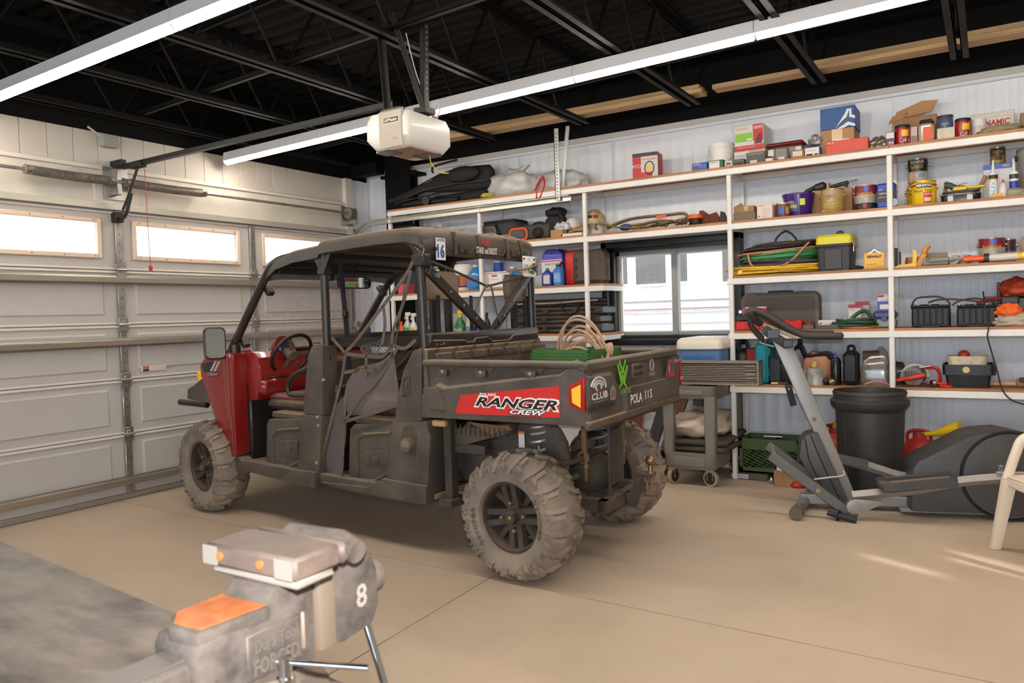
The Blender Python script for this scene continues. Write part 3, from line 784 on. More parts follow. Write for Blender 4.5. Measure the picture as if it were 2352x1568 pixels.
tgt('R', (kx, kz), .016, .03, C(190, 184, 178, .4), off=.472); tgt('KINGS', (kx, kz - .05), .085, .02, C(190, 184, 178, .4), off=.472)
ax, az = (-0.428, 1.017)
sticker([(ax + .055, az - .045), (ax + .055, az + .05), (ax - .055, az + .05), (ax - .055, az - .045)], C(170, 50, 52, .5), off=.4865)
sticker([(ax + .02, az - .02), (ax + .02, az + .035), (ax - .045, az + .035), (ax - .045, az - .02)], C(90, 84, 84, .5), off=.488)
tgt('Q', (ax + .038, az + .005), .022, .04, whitep, off=.488)
tgt('SZIE', (yR - .0, .95), .06, .012, whitep, off=.492)
# bed front wall + cab back
U('bed_front_wall', G().box(.585, .62, yR + .02, yL - .02, .84, 1.195, .01), plas2)
g = G()
for i in range(7):
    y = .60 - i * .185; g.box(.572, .592, y - .15, y, 1.115, 1.165, .006)
    g.cyl((.575, y - .02, 1.185), (.59, y - .02, 1.185), .010, n=8)
U('bed_wall_rib', g, plas2)
cb_ = U('cab_back_panel', G().box(.60, .66, -.60, .62, 1.19, 1.28, .012), blk)
U('panel_ridge', G().tube([(.597, y, z) for y, z in ((.60, 1.235), (.30, 1.225), (.27, 1.212), (.2, 1.212), (.18, 1.232), (.05, 1.235), (0, 1.205), (-.2, 1.205), (-.26, 1.235), (-.58, 1.24))], .006, 5), plas2, cb_)
text(cb_, '2 UP', (us(.597, .53), .53, 1.215), TGR, .09, .016, greyp)
sl = U('safety_label', G().box(.35, .55, yR + .0745, yR + .078, 1.05, 1.11), C(226, 216, 204, .6), label='white and orange safety label inside the bed')
U('label_print', G().box(.40, .55, yR + .078, yR + .0785, 1.085, 1.105), orangep, sl)

# ---- rear running gear
Us('frame_rail', G().box(-.42, 1.0, .30, .36, .77, .82).box(-.42, 1.0, -.36, -.30, .77, .82).box(-.40, -.34, -.36, .36, .77, .82), under)
U('frame_post', G().box(.52, .575, .50, .56, .30, .80).box(.50, .60, .44, .60, .29, .33), under)
U('frame_post', G().box(.52, .575, -.56, -.50, .30, .80), under)
U('frame_brace', G().box(0, .30, -.02, .02, -.025, .025, mx=Matrix.Translation((.30, .50, .62)) @ rotm(0, .0, 0)).box(0, .22, -.018, .018, -.022, .022, mx=Matrix.Translation((.40, .5, .76)) @ rotm(0, .75, 0)), under)
Us('lower_frame', G().box(-.35, 1.0, .22, .28, .30, .36).box(-.35, 1.0, -.28, -.22, .30, .36).box(-.36, -.30, -.28, .28, .30, .36), under)
U('engine', G().box(.28, .75, -.3, .32, .36, .68, .03).cyl((.5, .32, .55), (.5, .38, .55), .14, n=24).box(.62, .9, .1, .5, .38, .60, .02), under)
U('air_box', G().prism([(0.706, 0.592), (0.645, 0.712), (0.125, 0.776), (0.142, 0.72), (0.344, 0.669), (0.492, 0.628)], 'y', .40, .52), plas2, bev=.006)
fins = G()
for i in range(11): fins.box(.50 - i * .035, .508 - i * .035, .52, .528, .70 - i * .0, .755, 0)
U('fin', fins, under)
U('mud_stain', G().prism([(.42, .775), (.12, .765), (.10, .75), (.2, .735), (.24, .71), (.30, .735)], 'y', .521, .524), C(122, 86, 56, .9))
U('belt_housing', G().ball(.10, .36, .60, .28, .07, .24, 28, 10), under, ang=60)
for i in range(7):
    a = .3 + i * .4
    U('housing_rib', G().tube([(.10 + .06 * math.cos(a), .428, .60 + .05 * math.sin(a)), (.10 + .27 * math.cos(a), .385, .60 + .22 * math.sin(a))], .004, 4), under)
wl = U('warning_tag', G().box(.075, .115, .437, .439, .64, .73), C(226, 216, 206, .6)); U('label_print', G().box(.075, .115, .439, .4395, .715, .73), orangep, wl)
U('grease_nipple', G().cyl((-.02, .44, .60), (-.02, .44, .66), .008, .005, 8), C(190, 186, 180, .4, .6))
U('rubber_pad', G().box(.50, .60, .60, .64, .755, .79, .008), C(196, 156, 112, .7), label='tan latch lever')
def shock(y, s):
    x = G(); zt_, zb_ = .775, .50
    sh = U('shock_absorber', G().cyl((s, y, zb_ - .13), (s, y, zb_ + .08), .026, n=12).cyl((s, y, zb_), (s, y, zt_), .010, n=8).cyl((s, y, zt_ - .005), (s, y, zt_ + .02), .045, n=14).cyl((s, y + .03, zt_ + .03), (s, y - .03, zt_ + .03), .016, n=10), under)
    pts = []
    for i in range(121):
        t = i / 120; tt = t ** .8 if t < 1 else 1
        a = 2 * PI * 6 * t; r = .050 - .010 * t
        pts.append((s + r * math.cos(a), y + r * math.sin(a), zb_ + (zt_ - zb_) * (1 - (1 - t) ** 1.35)))
    U('coil_spring', G().tube(pts, .0075, 7), silver, sh, label='silver coil spring')
shock(.40, .0); shock(-.42, .02)
U('stabilizer_bar', G().tube(smooth([(.12, .56, .54), (-.02, .54, .60), (-.12, .46, .585), (-.17, .34, .565), (-.17, .0, .565), (-.17, -.34, .565)], 4), .016, 8), under)
for y in (.20, -.33):
    lk = U('sway_link', G().cyl((-.19, y, .44), (-.19, y, .72), .011, n=8).box(-.20, -.17, y - .015, y + .015, .60, .74, .004), C(126, 96, 66, .7))
    U('clamp', G().tube([(-.17 + .03 * math.cos(t), y - .01, .565 + .03 * math.sin(t)) for t in [2 * PI * i / 14 for i in range(14)]], .010, 6, True).ball(-.19, y, .52, .018), C(140, 108, 76, .7), lk)
U('rear_plate', G().prism([(-.02, .42), (.16, .42), (.16, .72), (.06, .72), (-.02, .62)], 'x', -.33, -.32).box(-.33, -.315, .15, .165, .36, .74).box(-.31, -.28, -.06, -.045, .36, .60), under)
U('gear_case', G().ball(-.10, .0, .45, .16, .12, .13, 20, 10).cyl((-.26, -.10, .47), (-.14, -.10, .47), .06, n=18), under, ang=60)
for sd in (1, -1):
    U('control_arm', G().tube([(.12, sd * .22, .34), (.0, sd * .50, .30)], .02, 8).tube([(-.18, sd * .22, .34), (.0, sd * .50, .30)], .02, 8).tube([(.10, sd * .24, .47), (.0, sd * .50, .43)], .017, 8).tube([(-.16, sd * .24, .47), (0, sd * .50, .43)], .017, 8), under)
    U('drive_shaft', G().cyl((0, sd * .1, .40), (0, sd * .5, .36), .018, n=10).cyl((0, sd * .12, .40), (0, sd * .22, .39), .045, .03, 14), under)
    U('wheel_hub', G().box(-.05, .05, sd * .48 - .03, sd * .48 + .03, .26, .46, .01), under)
htc = U('receiver_hitch', G().box(-.36, -.10, -.03, .03, .295, .355, .004).box(-.34, -.30, -.22, .22, .29, .33).box(-.36, -.31, -.036, .036, .288, .362), under)
U('drawbar', G().box(-.42, -.30, -.024, .024, .30, .35, .003).prism([(-.415, .29), (-.375, .29), (-.425, .475), (-.465, .475)], 'y', -.026, .026).box(-.53, -.42, -.028, .028, .46, .478, .004), under, htc)
U('hitch_ball', G().ball(-.505, 0, .545, .029, nu=18, nv=12).cyl((-.505, 0, .47), (-.505, 0, .53), .016, .012).cyl((-.505, 0, .478), (-.505, 0, .49), .027, n=20).cyl((-.505, 0, .425), (-.505, 0, .46), .022, n=6).cyl((-.505, 0, .405), (-.505, 0, .43), .012, n=10), C(150, 124, 96, .35, .8, var=.2, sc=30), htc)
U('hitch_pin', G().tube(smooth([(-.335, .06, .32), (-.345, .03, .33), (-.35, .0, .35), (-.345, -.04, .345), (-.345, -.06, .32), (-.34, -.05, .305)], 4), .005, 6), bolt_m, htc)

# ---- body side panels
def body(name, pts, y0, y1, mat=plas, bev=.010, **k):
    return U(name, G().prism(pts, 'y', y0, y1), mat, bev=bev, **k)
for sd in (1, -1):
    ys = lambda a, b2: tuple(sorted((sd * a, sd * b2)))
    cp = body('rear_pillar_cover', [(0.711, 1.183), (0.635, 1.203), (0.659, 0.78), (0.883, 0.757), (0.841, 0.93), (0.791, 1.07)], *ys(.54, .66))
    if sd > 0:
        U('vent', G().tube([(s, .662, z) for s, z in [(0.79, 1.019), (0.74, 1.041), (0.742, 0.933), (0.806, 0.918)]], .006, 5, True).tube([(s, .662, z) for s, z in [(0.78, 1.002), (0.767, 0.982), (0.769, 0.955), (0.787, 0.932)]], .005, 5).tube([(s, .662, z) for s, z in [(0.745, 1.016), (0.76, 0.983), (0.762, 0.955), (0.752, 0.938)]], .005, 5), plas2, cp)
    lo = body('rear_lower_panel', [(0.9, 0.764), (0.625, 0.782), (0.594, 0.705), (0.641, 0.31), (0.949, 0.314), (0.974, 0.407)], *ys(.50, .66))
    if sd > 0:
        U('fuel_recess', G().prism([(0.828, 0.684), (0.797, 0.747), (0.729, 0.744), (0.7, 0.698), (0.713, 0.58), (0.822, 0.588)], 'y', .655, .663), C(30, 28, 27, .7, dust=.3), lo, bev=.003)
        fs, fz = (0.76, 0.644)
        fc = U('fuel_cap', G().cyl((fs, .655, fz), (fs, .70, fz), .045, .040, 20), C(64, 60, 56, .6, dust=.5), lo)
        U('cap_grip', G().ball(fs, .70, fz, .030, .014, .030, 10, 8), C(86, 80, 74, .6, dust=.5), fc)
    body('rear_side_skirt', [(1.128, 0.358), (0.988, 0.425), (0.626, 0.418), (0.631, 0.308), (0.95, 0.308), (1.459, 0.322), (1.564, 0.344)], *ys(.52, .675))
    cvr = body('center_pillar_cover', [(1.605, 1.208), (1.494, 1.214), (1.521, 0.766), (1.716, 0.77), (1.682, 0.969), (1.644, 1.153)], *ys(.54, .665))
    body('center_pillar_cover', [(1.716, 0.767), (1.521, 0.763), (1.572, 0.414), (1.612, 0.326), (1.798, 0.401), (1.757, 0.625)], *ys(.53, .67))
    body('step_corner', [(1.785, 0.404), (1.59, 0.406), (1.597, 0.295), (1.901, 0.314), (1.995, 0.316)], *ys(.50, .69))
    if sd > 0:
        for u, v in ((0, 0),):
            for s, z in [(1.562, 0.76), (1.556, 0.707), (1.588, 0.465), (1.492, 0.998)]: U('bolt', G().cyl((s, .66, z), (s, .676, z), .010, n=8), greyp, cvr)
    sb = body('seat_base', [(2.204, 0.661), (2.181, 0.702), (1.799, 0.724), (1.848, 0.391), (1.982, 0.334), (2.088, 0.335), (2.231, 0.339)], *ys(.46, .60))
    sb2 = body('seat_base', [(1.341, 0.686), (1.302, 0.719), (0.932, 0.746), (0.997, 0.406), (1.125, 0.35), (1.251, 0.347), (1.372, 0.359)], *ys(.46, .60))
    if sd > 0:
        for par, q in ((sb, [(1.831, 0.658), (2.068, 0.631), (2.134, 0.59), (2.148, 0.384), (1.998, 0.38), (1.844, 0.441)]), (sb2, [(0.972, 0.686), (1.214, 0.662), (1.268, 0.623), (1.281, 0.377), (1.124, 0.382), (0.999, 0.445)])):
            U('embossed_ridge', G().tube([(s, .602, z) for s, z in q], .010, 6), plas2, par)
        for par, q, r in ((sb, [(1.845, 0.581), (2.058, 0.56), (2.064, 0.475), (1.862, 0.457)], [(1.978, 0.536), (1.922, 0.537), (1.929, 0.495), (1.991, 0.493)]), (sb2, [(0.981, 0.586), (1.208, 0.56), (1.212, 0.484), (1.004, 0.49)], [(1.123, 0.532), (1.07, 0.534), (1.075, 0.499), (1.133, 0.494)])):
            U('embossed_panel', G().prism(q, 'y', .598, .612), plas, par, bev=.006); U('embossed_panel', G().prism(r, 'y', .61, .618), plas2, par, bev=.003)
    U('seat_riser', G().box(1.80, 2.17, *ys(.42, .58), .71, .755, .01), plas2); U('seat_riser', G().box(.90, 1.32, *ys(.42, .58), .72, .765, .01), plas2)
    body('rocker_panel', [(2.402, 0.402), (2.003, 0.396), (1.772, 0.386), (1.777, 0.302), (1.962, 0.306), (2.513, 0.335)], *ys(.48, .66), bev=.008)
    body('rocker_panel', [(1.607, 0.394), (1.303, 0.386), (0.993, 0.387), (0.996, 0.339), (1.577, 0.329)], *ys(.48, .66), bev=.008)
fl_ = U('floor_board', G().box(.62, 2.55, -.60, .60, .325, .355, .006), C(84, 74, 64, .8, dust=.8, sc=6, dc=(172, 140, 108)))
g = G()
for i in range(16): g.box(1.45 + i * .065, 1.485 + i * .065, .35, .56, .355, .365, .003)
U('floor_rib', g, plas2, fl_)
U('center_tunnel', G().box(1.0, 2.5, -.14, .14, .35, .62, .03), blk)
U('fire_wall', G().box(2.50, 2.54, -.60, .58, .34, 1.0, .01), blk)
Us('seat_back_wall', G().box(1.50, 1.56, -.58, .56, .34, .95, .01).box(.72, .78, -.58, .56, .34, .95, .01), blk)
U('pedal', G().box(2.42, 2.44, .28, .36, .44, .54, .006).cyl((2.46, .32, .50), (2.46, .32, .80), .012, n=8), blk)

# ---- front: fender, hood, bumper
for sd in (1, -1):
    ys = lambda a, b2: tuple(sorted((sd * a, sd * b2)))
    ff = body('front_fender', [(2.915, 1.071), (2.853, 1.12), (2.602, 1.175), (2.564, 1.1), (2.533, 0.79), (2.517, 0.429), (2.66, 0.404), (2.711, 0.607), (2.769, 0.731), (2.838, 0.873), (2.909, 0.993)], *ys(.42, .66), mat=red, bev=.015)
    body('fender_strip', [(2.588, 1.169), (2.46, 1.157), (2.475, 0.885), (2.471, 0.432), (2.546, 0.426), (2.584, 0.787), (2.607, 1.068)], *ys(.56, .668), mat=red, bev=.006)
    if sd > 0:
        U('strip_ridge', G().tube([(s, .670, z) for s, z in [(2.538, 1.157), (2.53, 0.821), (2.5, 0.436)]], .007, 6).tube([(s, .670, z) for s, z in [(2.49, 1.157), (2.488, 0.823), (2.473, 0.439)]], .006, 6), red, ff)
        U('decal', G().prism([(2.882, 1.081), (2.72, 1.102), (2.771, 1.025), (2.863, 1.02)], 'y', .659, .663), C(46, 42, 44, .5), ff)
        for du in (0, 9): U('decal', G().prism([(2.709, 1.102), (2.681, 1.106), (2.748, 1.029), (2.777, 1.028)], 'y', .659, .6632).map(lambda s, y, z: (s - du * .0052, y, z)), C(176, 170, 168, .4), ff, label='grey speed stripe')
        cs, cz_ = (2.736, 1.007)
        text(ff, 'CREW', (us(cs, .664), .664, cz_), LS, .155, .032, C(46, 40, 40, .5), shear=.3, bold=.05)
        text(ff, 'CREW', (us(cs, .664), .6648, cz_), LS, .145, .022, C(196, 190, 186, .4), shear=.3, bold=.01)
    body('head_light', [(3.012, 1.019), (3.027, 0.972), (3.005, 0.947), (2.964, 0.948)], *ys(.40, .62), mat=lens_y, bev=.003, label='yellow side marker lens')
    body('fender_flare', [(2.942, 0.97), (3.053, 0.917), (3.146, 0.885), (3.159, 0.804), (2.932, 0.793), (2.818, 0.779), (2.848, 0.836), (2.901, 0.889)], *ys(.46, .63))
    body('lower_fender', [(2.697, 0.394), (2.493, 0.424), (2.432, 0.389), (2.457, 0.331), (2.651, 0.344)], *ys(.46, .65))
    U('inner_fender', G().box(2.44, 2.50, *ys(.30, .56), .38, .95, .01), blk)
U('hood', G().loft([[(s, y, z - .05 * (y / .42) ** 2) for y in [-.42 + .84 * i / 10 for i in range(11)]] + [(s, y, z - .16) for y in (.42, -.42)] for s, z in ((2.60, 1.165), (2.75, 1.14), (2.95, 1.06), (3.12, .96))]), red, ang=60)
U('grille', G().box(3.04, 3.16, -.40, .40, .70, .95, .02).box(2.9, 3.05, -.45, .45, .55, .9), plas)
bmp = U('front_bumper', G().tube(smooth([(3.02, .40, .76), (3.16, .38, .78), (3.27, .24, .79), (3.29, 0, .79), (3.27, -.24, .79), (3.16, -.38, .78)], 4), .025, 10), blk)
Us('bumper_brace', G().tube(smooth([(3.27, .2, .78), (3.22, .2, .66), (3.08, .2, .52)], 4), .022, 8).tube(smooth([(3.27, -.2, .78), (3.22, -.2, .66), (3.08, -.2, .52)], 4), .022, 8).tube([(3.40, .55, .765), (3.12, .48, .745)], .024, 10), blk, bmp)
Us('front_frame', G().box(2.3, 3.1, -.25, .25, .32, .55, .02).box(2.9, 3.1, -.3, .3, .5, .75), under)
for sd in (1, -1): U('control_arm', G().tube([(2.95, sd * .2, .36), (2.83, sd * .5, .30)], .02, 8).tube([(2.70, sd * .2, .36), (2.83, sd * .5, .30)], .02, 8).cyl((2.83, sd * .3, .75), (2.83, sd * .44, .36), .03, n=10), under)

# ---- dashboard, steering wheel, grab bar
dash = U('dashboard', G().prism([(2.52, .80), (2.52, 1.15), (2.40, 1.17), (2.33, 1.12), (2.30, .98), (2.36, .82)], 'y', -.56, .56), red, bev=.02)
Us('glove_box', G().box(2.27, 2.36, .30, .56, .86, .97, .02).box(2.30, 2.36, -.1, .1, .84, 1.06, .015).box(2.28, 2.36, -.50, -.2, .88, 1.06, .02), red, dash)
U('cup_holder', G().box(2.29, 2.34, .36, .53, .965, .985, .004), blk, dash)
U('gauge_pod', G().cyl((2.38, .32, 1.17), (2.33, .32, 1.185), .085, .09, 20), red, dash)
U('gauge', G().cyl((2.33, .32, 1.185), (2.325, .32, 1.187), .07, n=20), C(60, 60, 64, .3), dash)
U('gauge_ring', G().tube([(2.322, .32 + .055 * math.cos(t), 1.187 + .055 * math.sin(t)) for t in [2 * PI * i / 18 for i in range(18)]], .006, 5, True), C(200, 200, 196, .4), dash)
U('dash_top', G().box(2.34, 2.56, -.56, .2, 1.165, 1.19, .01), plas2, dash)
dl = U('safety_label', G().box(2.322, 2.326, .17, .245, .98, 1.07), C(232, 224, 214, .6), label='white safety label on the red dash'); U('label_print', G().box(2.320, 2.322, .17, .245, 1.055, 1.07), orangep, dl)
SWC = Vector((2.255, .32, 1.135)); SWM = Matrix.Translation(SWC) @ rotm(0, -.55, 0)
sw = U('steering_wheel', G().tube([(0, .165 * math.cos(t), .165 * math.sin(t)) for t in [2 * PI * i / 32 for i in range(32)]], .014, 10, True, mx=SWM), C(26, 24, 24, .35, top=.2))
sp = G()
for a in (-.25, PI * .5 + .1, PI * 1.15, ):
    sp.loft([[(.0, -.02, 0), (.012, 0, 0), (0, .02, 0)], [(0, -.014, .16), (.008, 0, .16), (0, .014, .16)]], mx=SWM @ rotm(a - .2, 0, 0))
U('spoke', sp, C(96, 88, 80, .6, dust=.4), sw)
U('hub', G().cyl((.02, 0, 0), (-.02, 0, 0), .045, .038, 16, mx=SWM).cyl((.02, 0, 0), (.22, 0, -.1), .03, n=10, mx=SWM), C(90, 84, 78, .6, dust=.4), sw)
U('grab_bar', G().tube(smooth([(s, .56, z) for s, z in [(1.615, 1.189), (1.708, 1.109), (1.783, 1.059), (1.886, 1.025), (1.954, 0.994), (1.99, 0.952), (1.997, 0.907), (1.971, 0.875), (1.822, 0.875), (1.633, 0.882)]], 3), .017, 10), blk)
U('grab_bar', G().tube(smooth([(s, .50, z) for s, z in [(0.793, 1.251), (0.846, 1.174), (0.95, 1.094), (1.027, 1.053), (1.104, 1.036)]], 3), .017, 10), blk)

# ---- seats
vin_r = C(112, 26, 34, .35, dust=.15, sc=5, top=.3, dc=(190, 170, 164)); vin_k = C(46, 40, 38, .45, dust=.35, top=.5, sc=6)
for (sa, sb_, z0, nm) in ((1.78, 2.34, .755, 'f'), (.90, 1.42, .77, 'r')):
    st = U('seat', G().box(sa, sb_, -.56, .50, z0, z0 + .08, .03), vin_k)
    U('seat_top', G().box(sa - .01, sb_ - .02, -.55, .49, z0 + .065, z0 + .11, .03), vin_r, st, label='dark red vinyl seat top')
    bk = U('seat_back', G().box(sa - .16, sa - .08, -.52, .48, z0 + .12, 1.13, .03), vin_k)
    if nm == 'f': U('shoulder_rail', G().box(1.56, 1.62, -.58, .54, 1.20, 1.28, .02), blk, bk)
for y in (.31, -.56):
    hr = U('head_rest', G().prism(rrect(y - .165, y + .165, 1.475, 1.65, .06), 'x', .76, .82), C(138, 120, 104, .7, dust=.3, sc=7), bev=.015)
    U('screw', G().cyl((.755, y + .02, 1.57), (.76, y + .02, 1.57), .008, n=8), blackp, hr)
    Us('head_rest_post', G().box(.79, .82, y + .02, y + .075, 1.20, 1.50).box(.79, .82, y - .12, y - .085, 1.2, 1.5), blk, hr)
for y in (.05, -.62, .38): U('seat_belt', G().tube([(.74, y, 1.50), (.73, y + .01, 1.25), (.74, y + .03, 1.0)], .020, 6, flat=.15), C(44, 42, 46, .8))
U('seat_belt', G().tube([(1.53, .46, 1.74), (1.52, .44, 1.40), (1.52, .42, 1.0)], .024, 6, flat=.15), C(48, 46, 52, .8))
U('seat_buckle', G().box(1.50, 1.53, .425, .465, 1.385, 1.43, .006), blk)

# ---- roll cage, roof, windshield
tb = .026
cg = blk
for sd in (1, -1):
    yy = .60 * sd
    U('roll_cage_tube', G().tube(smooth([(.655, yy, .80), (.665, yy, 1.2), (.68, yy, 1.66), (.70, yy, 1.76), (.78, yy, 1.815), (1.0, yy, 1.825), (1.53, yy, 1.81), (1.90, yy, 1.795), (2.04, yy, 1.765), (2.12, yy, 1.71), (2.30, yy, 1.505), (2.60, yy, 1.16)], 4), tb + .004, 12), cg)
    U('roll_cage_tube', G().tube([(1.525, yy, 1.12), (1.525, yy, 1.80)], tb + .002, 12), cg)
    Us('tube_bracket', G().box(1.49, 1.56, yy - .035, yy + .035, 1.66, 1.70, .006).box(.62, .72, yy - .04, yy + .04, 1.66, 1.73, .008), cg)
    U('gusset', G().prism([(1.49, 1.70), (1.43, 1.80), (1.62, 1.80), (1.56, 1.70)], 'y', yy - .02, yy + .02), cg)
    Us('windshield_clamp', G().box(-.02, .02, -.03, .03, -.05, .05, .008, mx=Matrix.Translation((2.19, yy - .05 * sd, 1.60)) @ rotm(0, .7, 0)).box(-.02, .02, -.03, .03, -.05, .05, .008, mx=Matrix.Translation((2.50, yy - .05 * sd, 1.24)) @ rotm(0, .7, 0)), cg)
for s_, z_ in ((.72, 1.77), (1.525, 1.78), (1.98, 1.76)): Us('cross_tube', G().cyl((s_, -.6, z_), (s_, .6, z_), tb - .003, n=10), cg)
Us('cross_tube', G().cyl((1.525, -.58, 1.225), (1.525, .58, 1.225), .022, n=10).box(.66, 1.525, .52, .56, 1.20, 1.26), cg)
for y0, z0, y1, z1 in ((.575, 1.64, -.06, 1.235), (-.60, 1.70, -.01, 1.225)):
    d = Vector((0, y1 - y0, z1 - z0)); L_ = d.length; a = math.atan2(d.z, d.y)
    b_ = U('cross_brace', G().box(-.016, .016, 0, L_, -.030, .030, .004, mx=Matrix.Translation((.64, y0, z0)) @ rotm(a, 0, 0)), cg)
    for t in (.3, .5, .7): U('bolt', G().cyl((.62, y0 + d.y * t, z0 + d.z * t), (.625, y0 + d.y * t, z0 + d.z * t), .007, n=8), greyp, b_)
    U('bolt', G().cyl((.60, y0 + d.y * .08, z0 + d.z * .08 + .0), (.625, y0 + d.y * .08, z0 + d.z * .08), .016, n=8), C(120, 130, 122, .4, .5), b_)
# moulded roof
def roofsec(s, zc, hw, crown=.05, th=.05):
    top = [(s, hw * math.copysign(abs(math.cos(t)) ** .35, math.cos(t)), zc - crown + (crown) * math.sin(t) ** .6) for t in [PI * i / 20 for i in range(21)]]
    return top + [(s, y, z - th) for s, y, z in top[::-1]]
roof = U('roof', G().loft([roofsec(s, z, w) for s, z, w in ((.655, 1.855, .60), (.68, 1.885, .635), (.75, 1.905, .645), (1.0, 1.908, .65), (1.46, 1.895, .65), (1.52, 1.888, .645), (1.54, 1.87, .64), (1.80, 1.855, .635), (2.0, 1.82, .63), (2.10, 1.775, .62), (2.16, 1.72, .60))]), C(34, 32, 31, .4, dust=.3, sc=3, top=.5, dc=(140, 120, 100)), ang=50)
def rback(y): return 1.868 - .05 * (abs(y + .0) / .62) ** 3
rb = U('roof_rear_panel', G().loft([[(.664 - .018 * math.sin(PI * k / 8) , y, 1.735 + (rback(y) - 1.735) * k / 8) for k in range(9)] + [(.70, y, 1.86), (.70, y, 1.735)] for y in [-.60 + 1.20 * i / 24 for i in range(25)]]), C(40, 37, 35, .5, dust=.42, sc=4, top=.4, dc=(126, 108, 92)), ang=50)
for y in (.30, .05, -.275, -.45): U('roof_rib', G().tube([(.646, y, 1.742), (.64, y, 1.80), (.655, y, 1.868), (.80, y, 1.912), (1.42, y, 1.905)], .014, 6), plas, roof)
for y0, y1 in ((.27, .12), (.0, -.24), (-.31, -.42), (-.47, -.55)):
    U('embossed_ridge', G().tube([(.641, y0, 1.81), (.641, y0 - .02, 1.765), (.641, y1 + .02, 1.762), (.641, y1, 1.80)], .005, 5), plas, rb)
for y in (.50, .20, -.25, -.40): U('bolt', G().cyl((.635, y, 1.765), (.65, y, 1.765), .012, n=10), blackp, rb)
OFF = .638
def rt(s, u, v, w, h, mat, off=OFF, **k):
    y, z = u, v; text(rb, s, (us(off, y), y, z), TGR, w, h, mat, **k)
y16, z16 = (0.452, 1.762)
rt('HUNTER', y16 + .0, z16 + .055, .075, .018, C(40, 60, 140, .5), off=.6365, bold=.02)
U('sticker', G().box(.6385, .640, y16 - .045, y16 + .045, z16 - .06, z16 + .068, .0005), whitep, rb)
rt('16', y16, z16 - .008, .07, .085, C(60, 84, 160, .5), off=.637, bold=.045)
yw, zw = (-0.012, 1.802)
rt('NRN', yw + .012, zw + .028, .098, .042, C(196, 50, 56, .5), off=.626, bold=.05)
rt('STAND and SHOOT', yw, zw - .022, .23, .042, whitep, off=.626, bold=.015)
yp, zp = (-0.521, 1.705)
lpz = U('license_plate', G().prism(rrect(yp - .085, yp + .085, zp - .075, zp + .065, .012), 'x', .622, .625), C(236, 236, 232, .4), bev=.001)
def rp(s, dy, dz, w, h, mat): text(lpz, s, (us(.6205, yp + dy), yp + dy, zp + dz), TGR, w, h, mat)
dkg = C(34, 44, 40, .5)
rp('AZ', 0, .045, .04, .02, C(90, 150, 190, .5)); rp('H', .058, -.02, .026, .06, dkg); rp('M', .03, -.008, .018, .035, dkg); rp('M', .012, -.034, .014, .03, dkg); rp('L', -.008, -.02, .022, .055, dkg); rp('P', -.034, -.02, .024, .055, dkg); rp('3', -.062, -.02, .022, .055, dkg)
for dy in (.07, -.065): U('bolt', G().cyl((.617, yp + dy, zp + .045), (.622, yp + dy, zp + .045), .009, n=10), C(60, 56, 50, .5), lpz)
ws_ = U('windshield', G().grid(lambda a, b2: (2.585 - (2.585 - 2.10) * b2, .56 - 1.12 * a, 1.175 + (1.715 - 1.175) * b2), 6, 6), clear('scratched_plastic', tint=(.96, .95, .97), haze=.06, hazecol=(236, 232, 240), gloss=.05, scratch=.26, rough=.15), fix=False)
U('windshield_edge', G().box(2.05, 2.13, -.56, .56, 1.70, 1.735, .006), blk, ws_)
U('windshield_clip', G().box(2.06, 2.12, .05, .10, 1.66, 1.72, .01).box(2.55, 2.60, .08, .12, 1.17, 1.20, .005).box(2.55, 2.6, -.2, -.16, 1.17, 1.20, .005), blk, ws_)
# mirrors
mr = C(210, 214, 218, .04, 1.0)
sm = U('side_mirror', G().prism(rrect(-.075, .075, -.115, .115, .035), 'x', .0, .045, mx=Matrix.Translation((2.575, .735, 1.235)) @ rotm(0, .06, -.35)), blk, bev=.008)
U('mirror_glass', G().prism(rrect(-.065, .065, -.103, .103, .03), 'x', -.004, .002, mx=Matrix.Translation((2.575, .735, 1.235)) @ rotm(0, .06, -.35)), mr, sm)
U('mirror_arm', G().tube([(2.60, .70, 1.19), (2.58, .64, 1.16), (2.54, .61, 1.17)], .018, 8).cyl((2.54, .6, 1.10), (2.54, .6, 1.22), .04, n=12), blk, sm)
sm2 = U('side_mirror', G().prism(rrect(-.075, .075, -.09, .09, .03), 'x', 0, .04, mx=Matrix.Translation((2.56, -.72, 1.27)) @ rotm(0, 0, .35)), blk, bev=.008)
U('mirror_glass', G().prism(rrect(-.062, .062, -.078, .078, .03), 'x', -.004, .002, mx=Matrix.Translation((2.56, -.72, 1.27)) @ rotm(0, 0, .35)), mr, sm2)
rv = U('rear_view_mirror', G().prism(rrect(-.21, .10, 1.60, 1.69, .035), 'x', 1.95, 1.99), blk, bev=.008)
U('mirror_glass', G().prism(rrect(-.20, .09, 1.608, 1.682, .03), 'x', 1.944, 1.952), mr, rv)
U('mirror_arm', G().cyl((1.97, -.05, 1.68), (1.98, -.05, 1.76), .012, n=8), blk, rv)

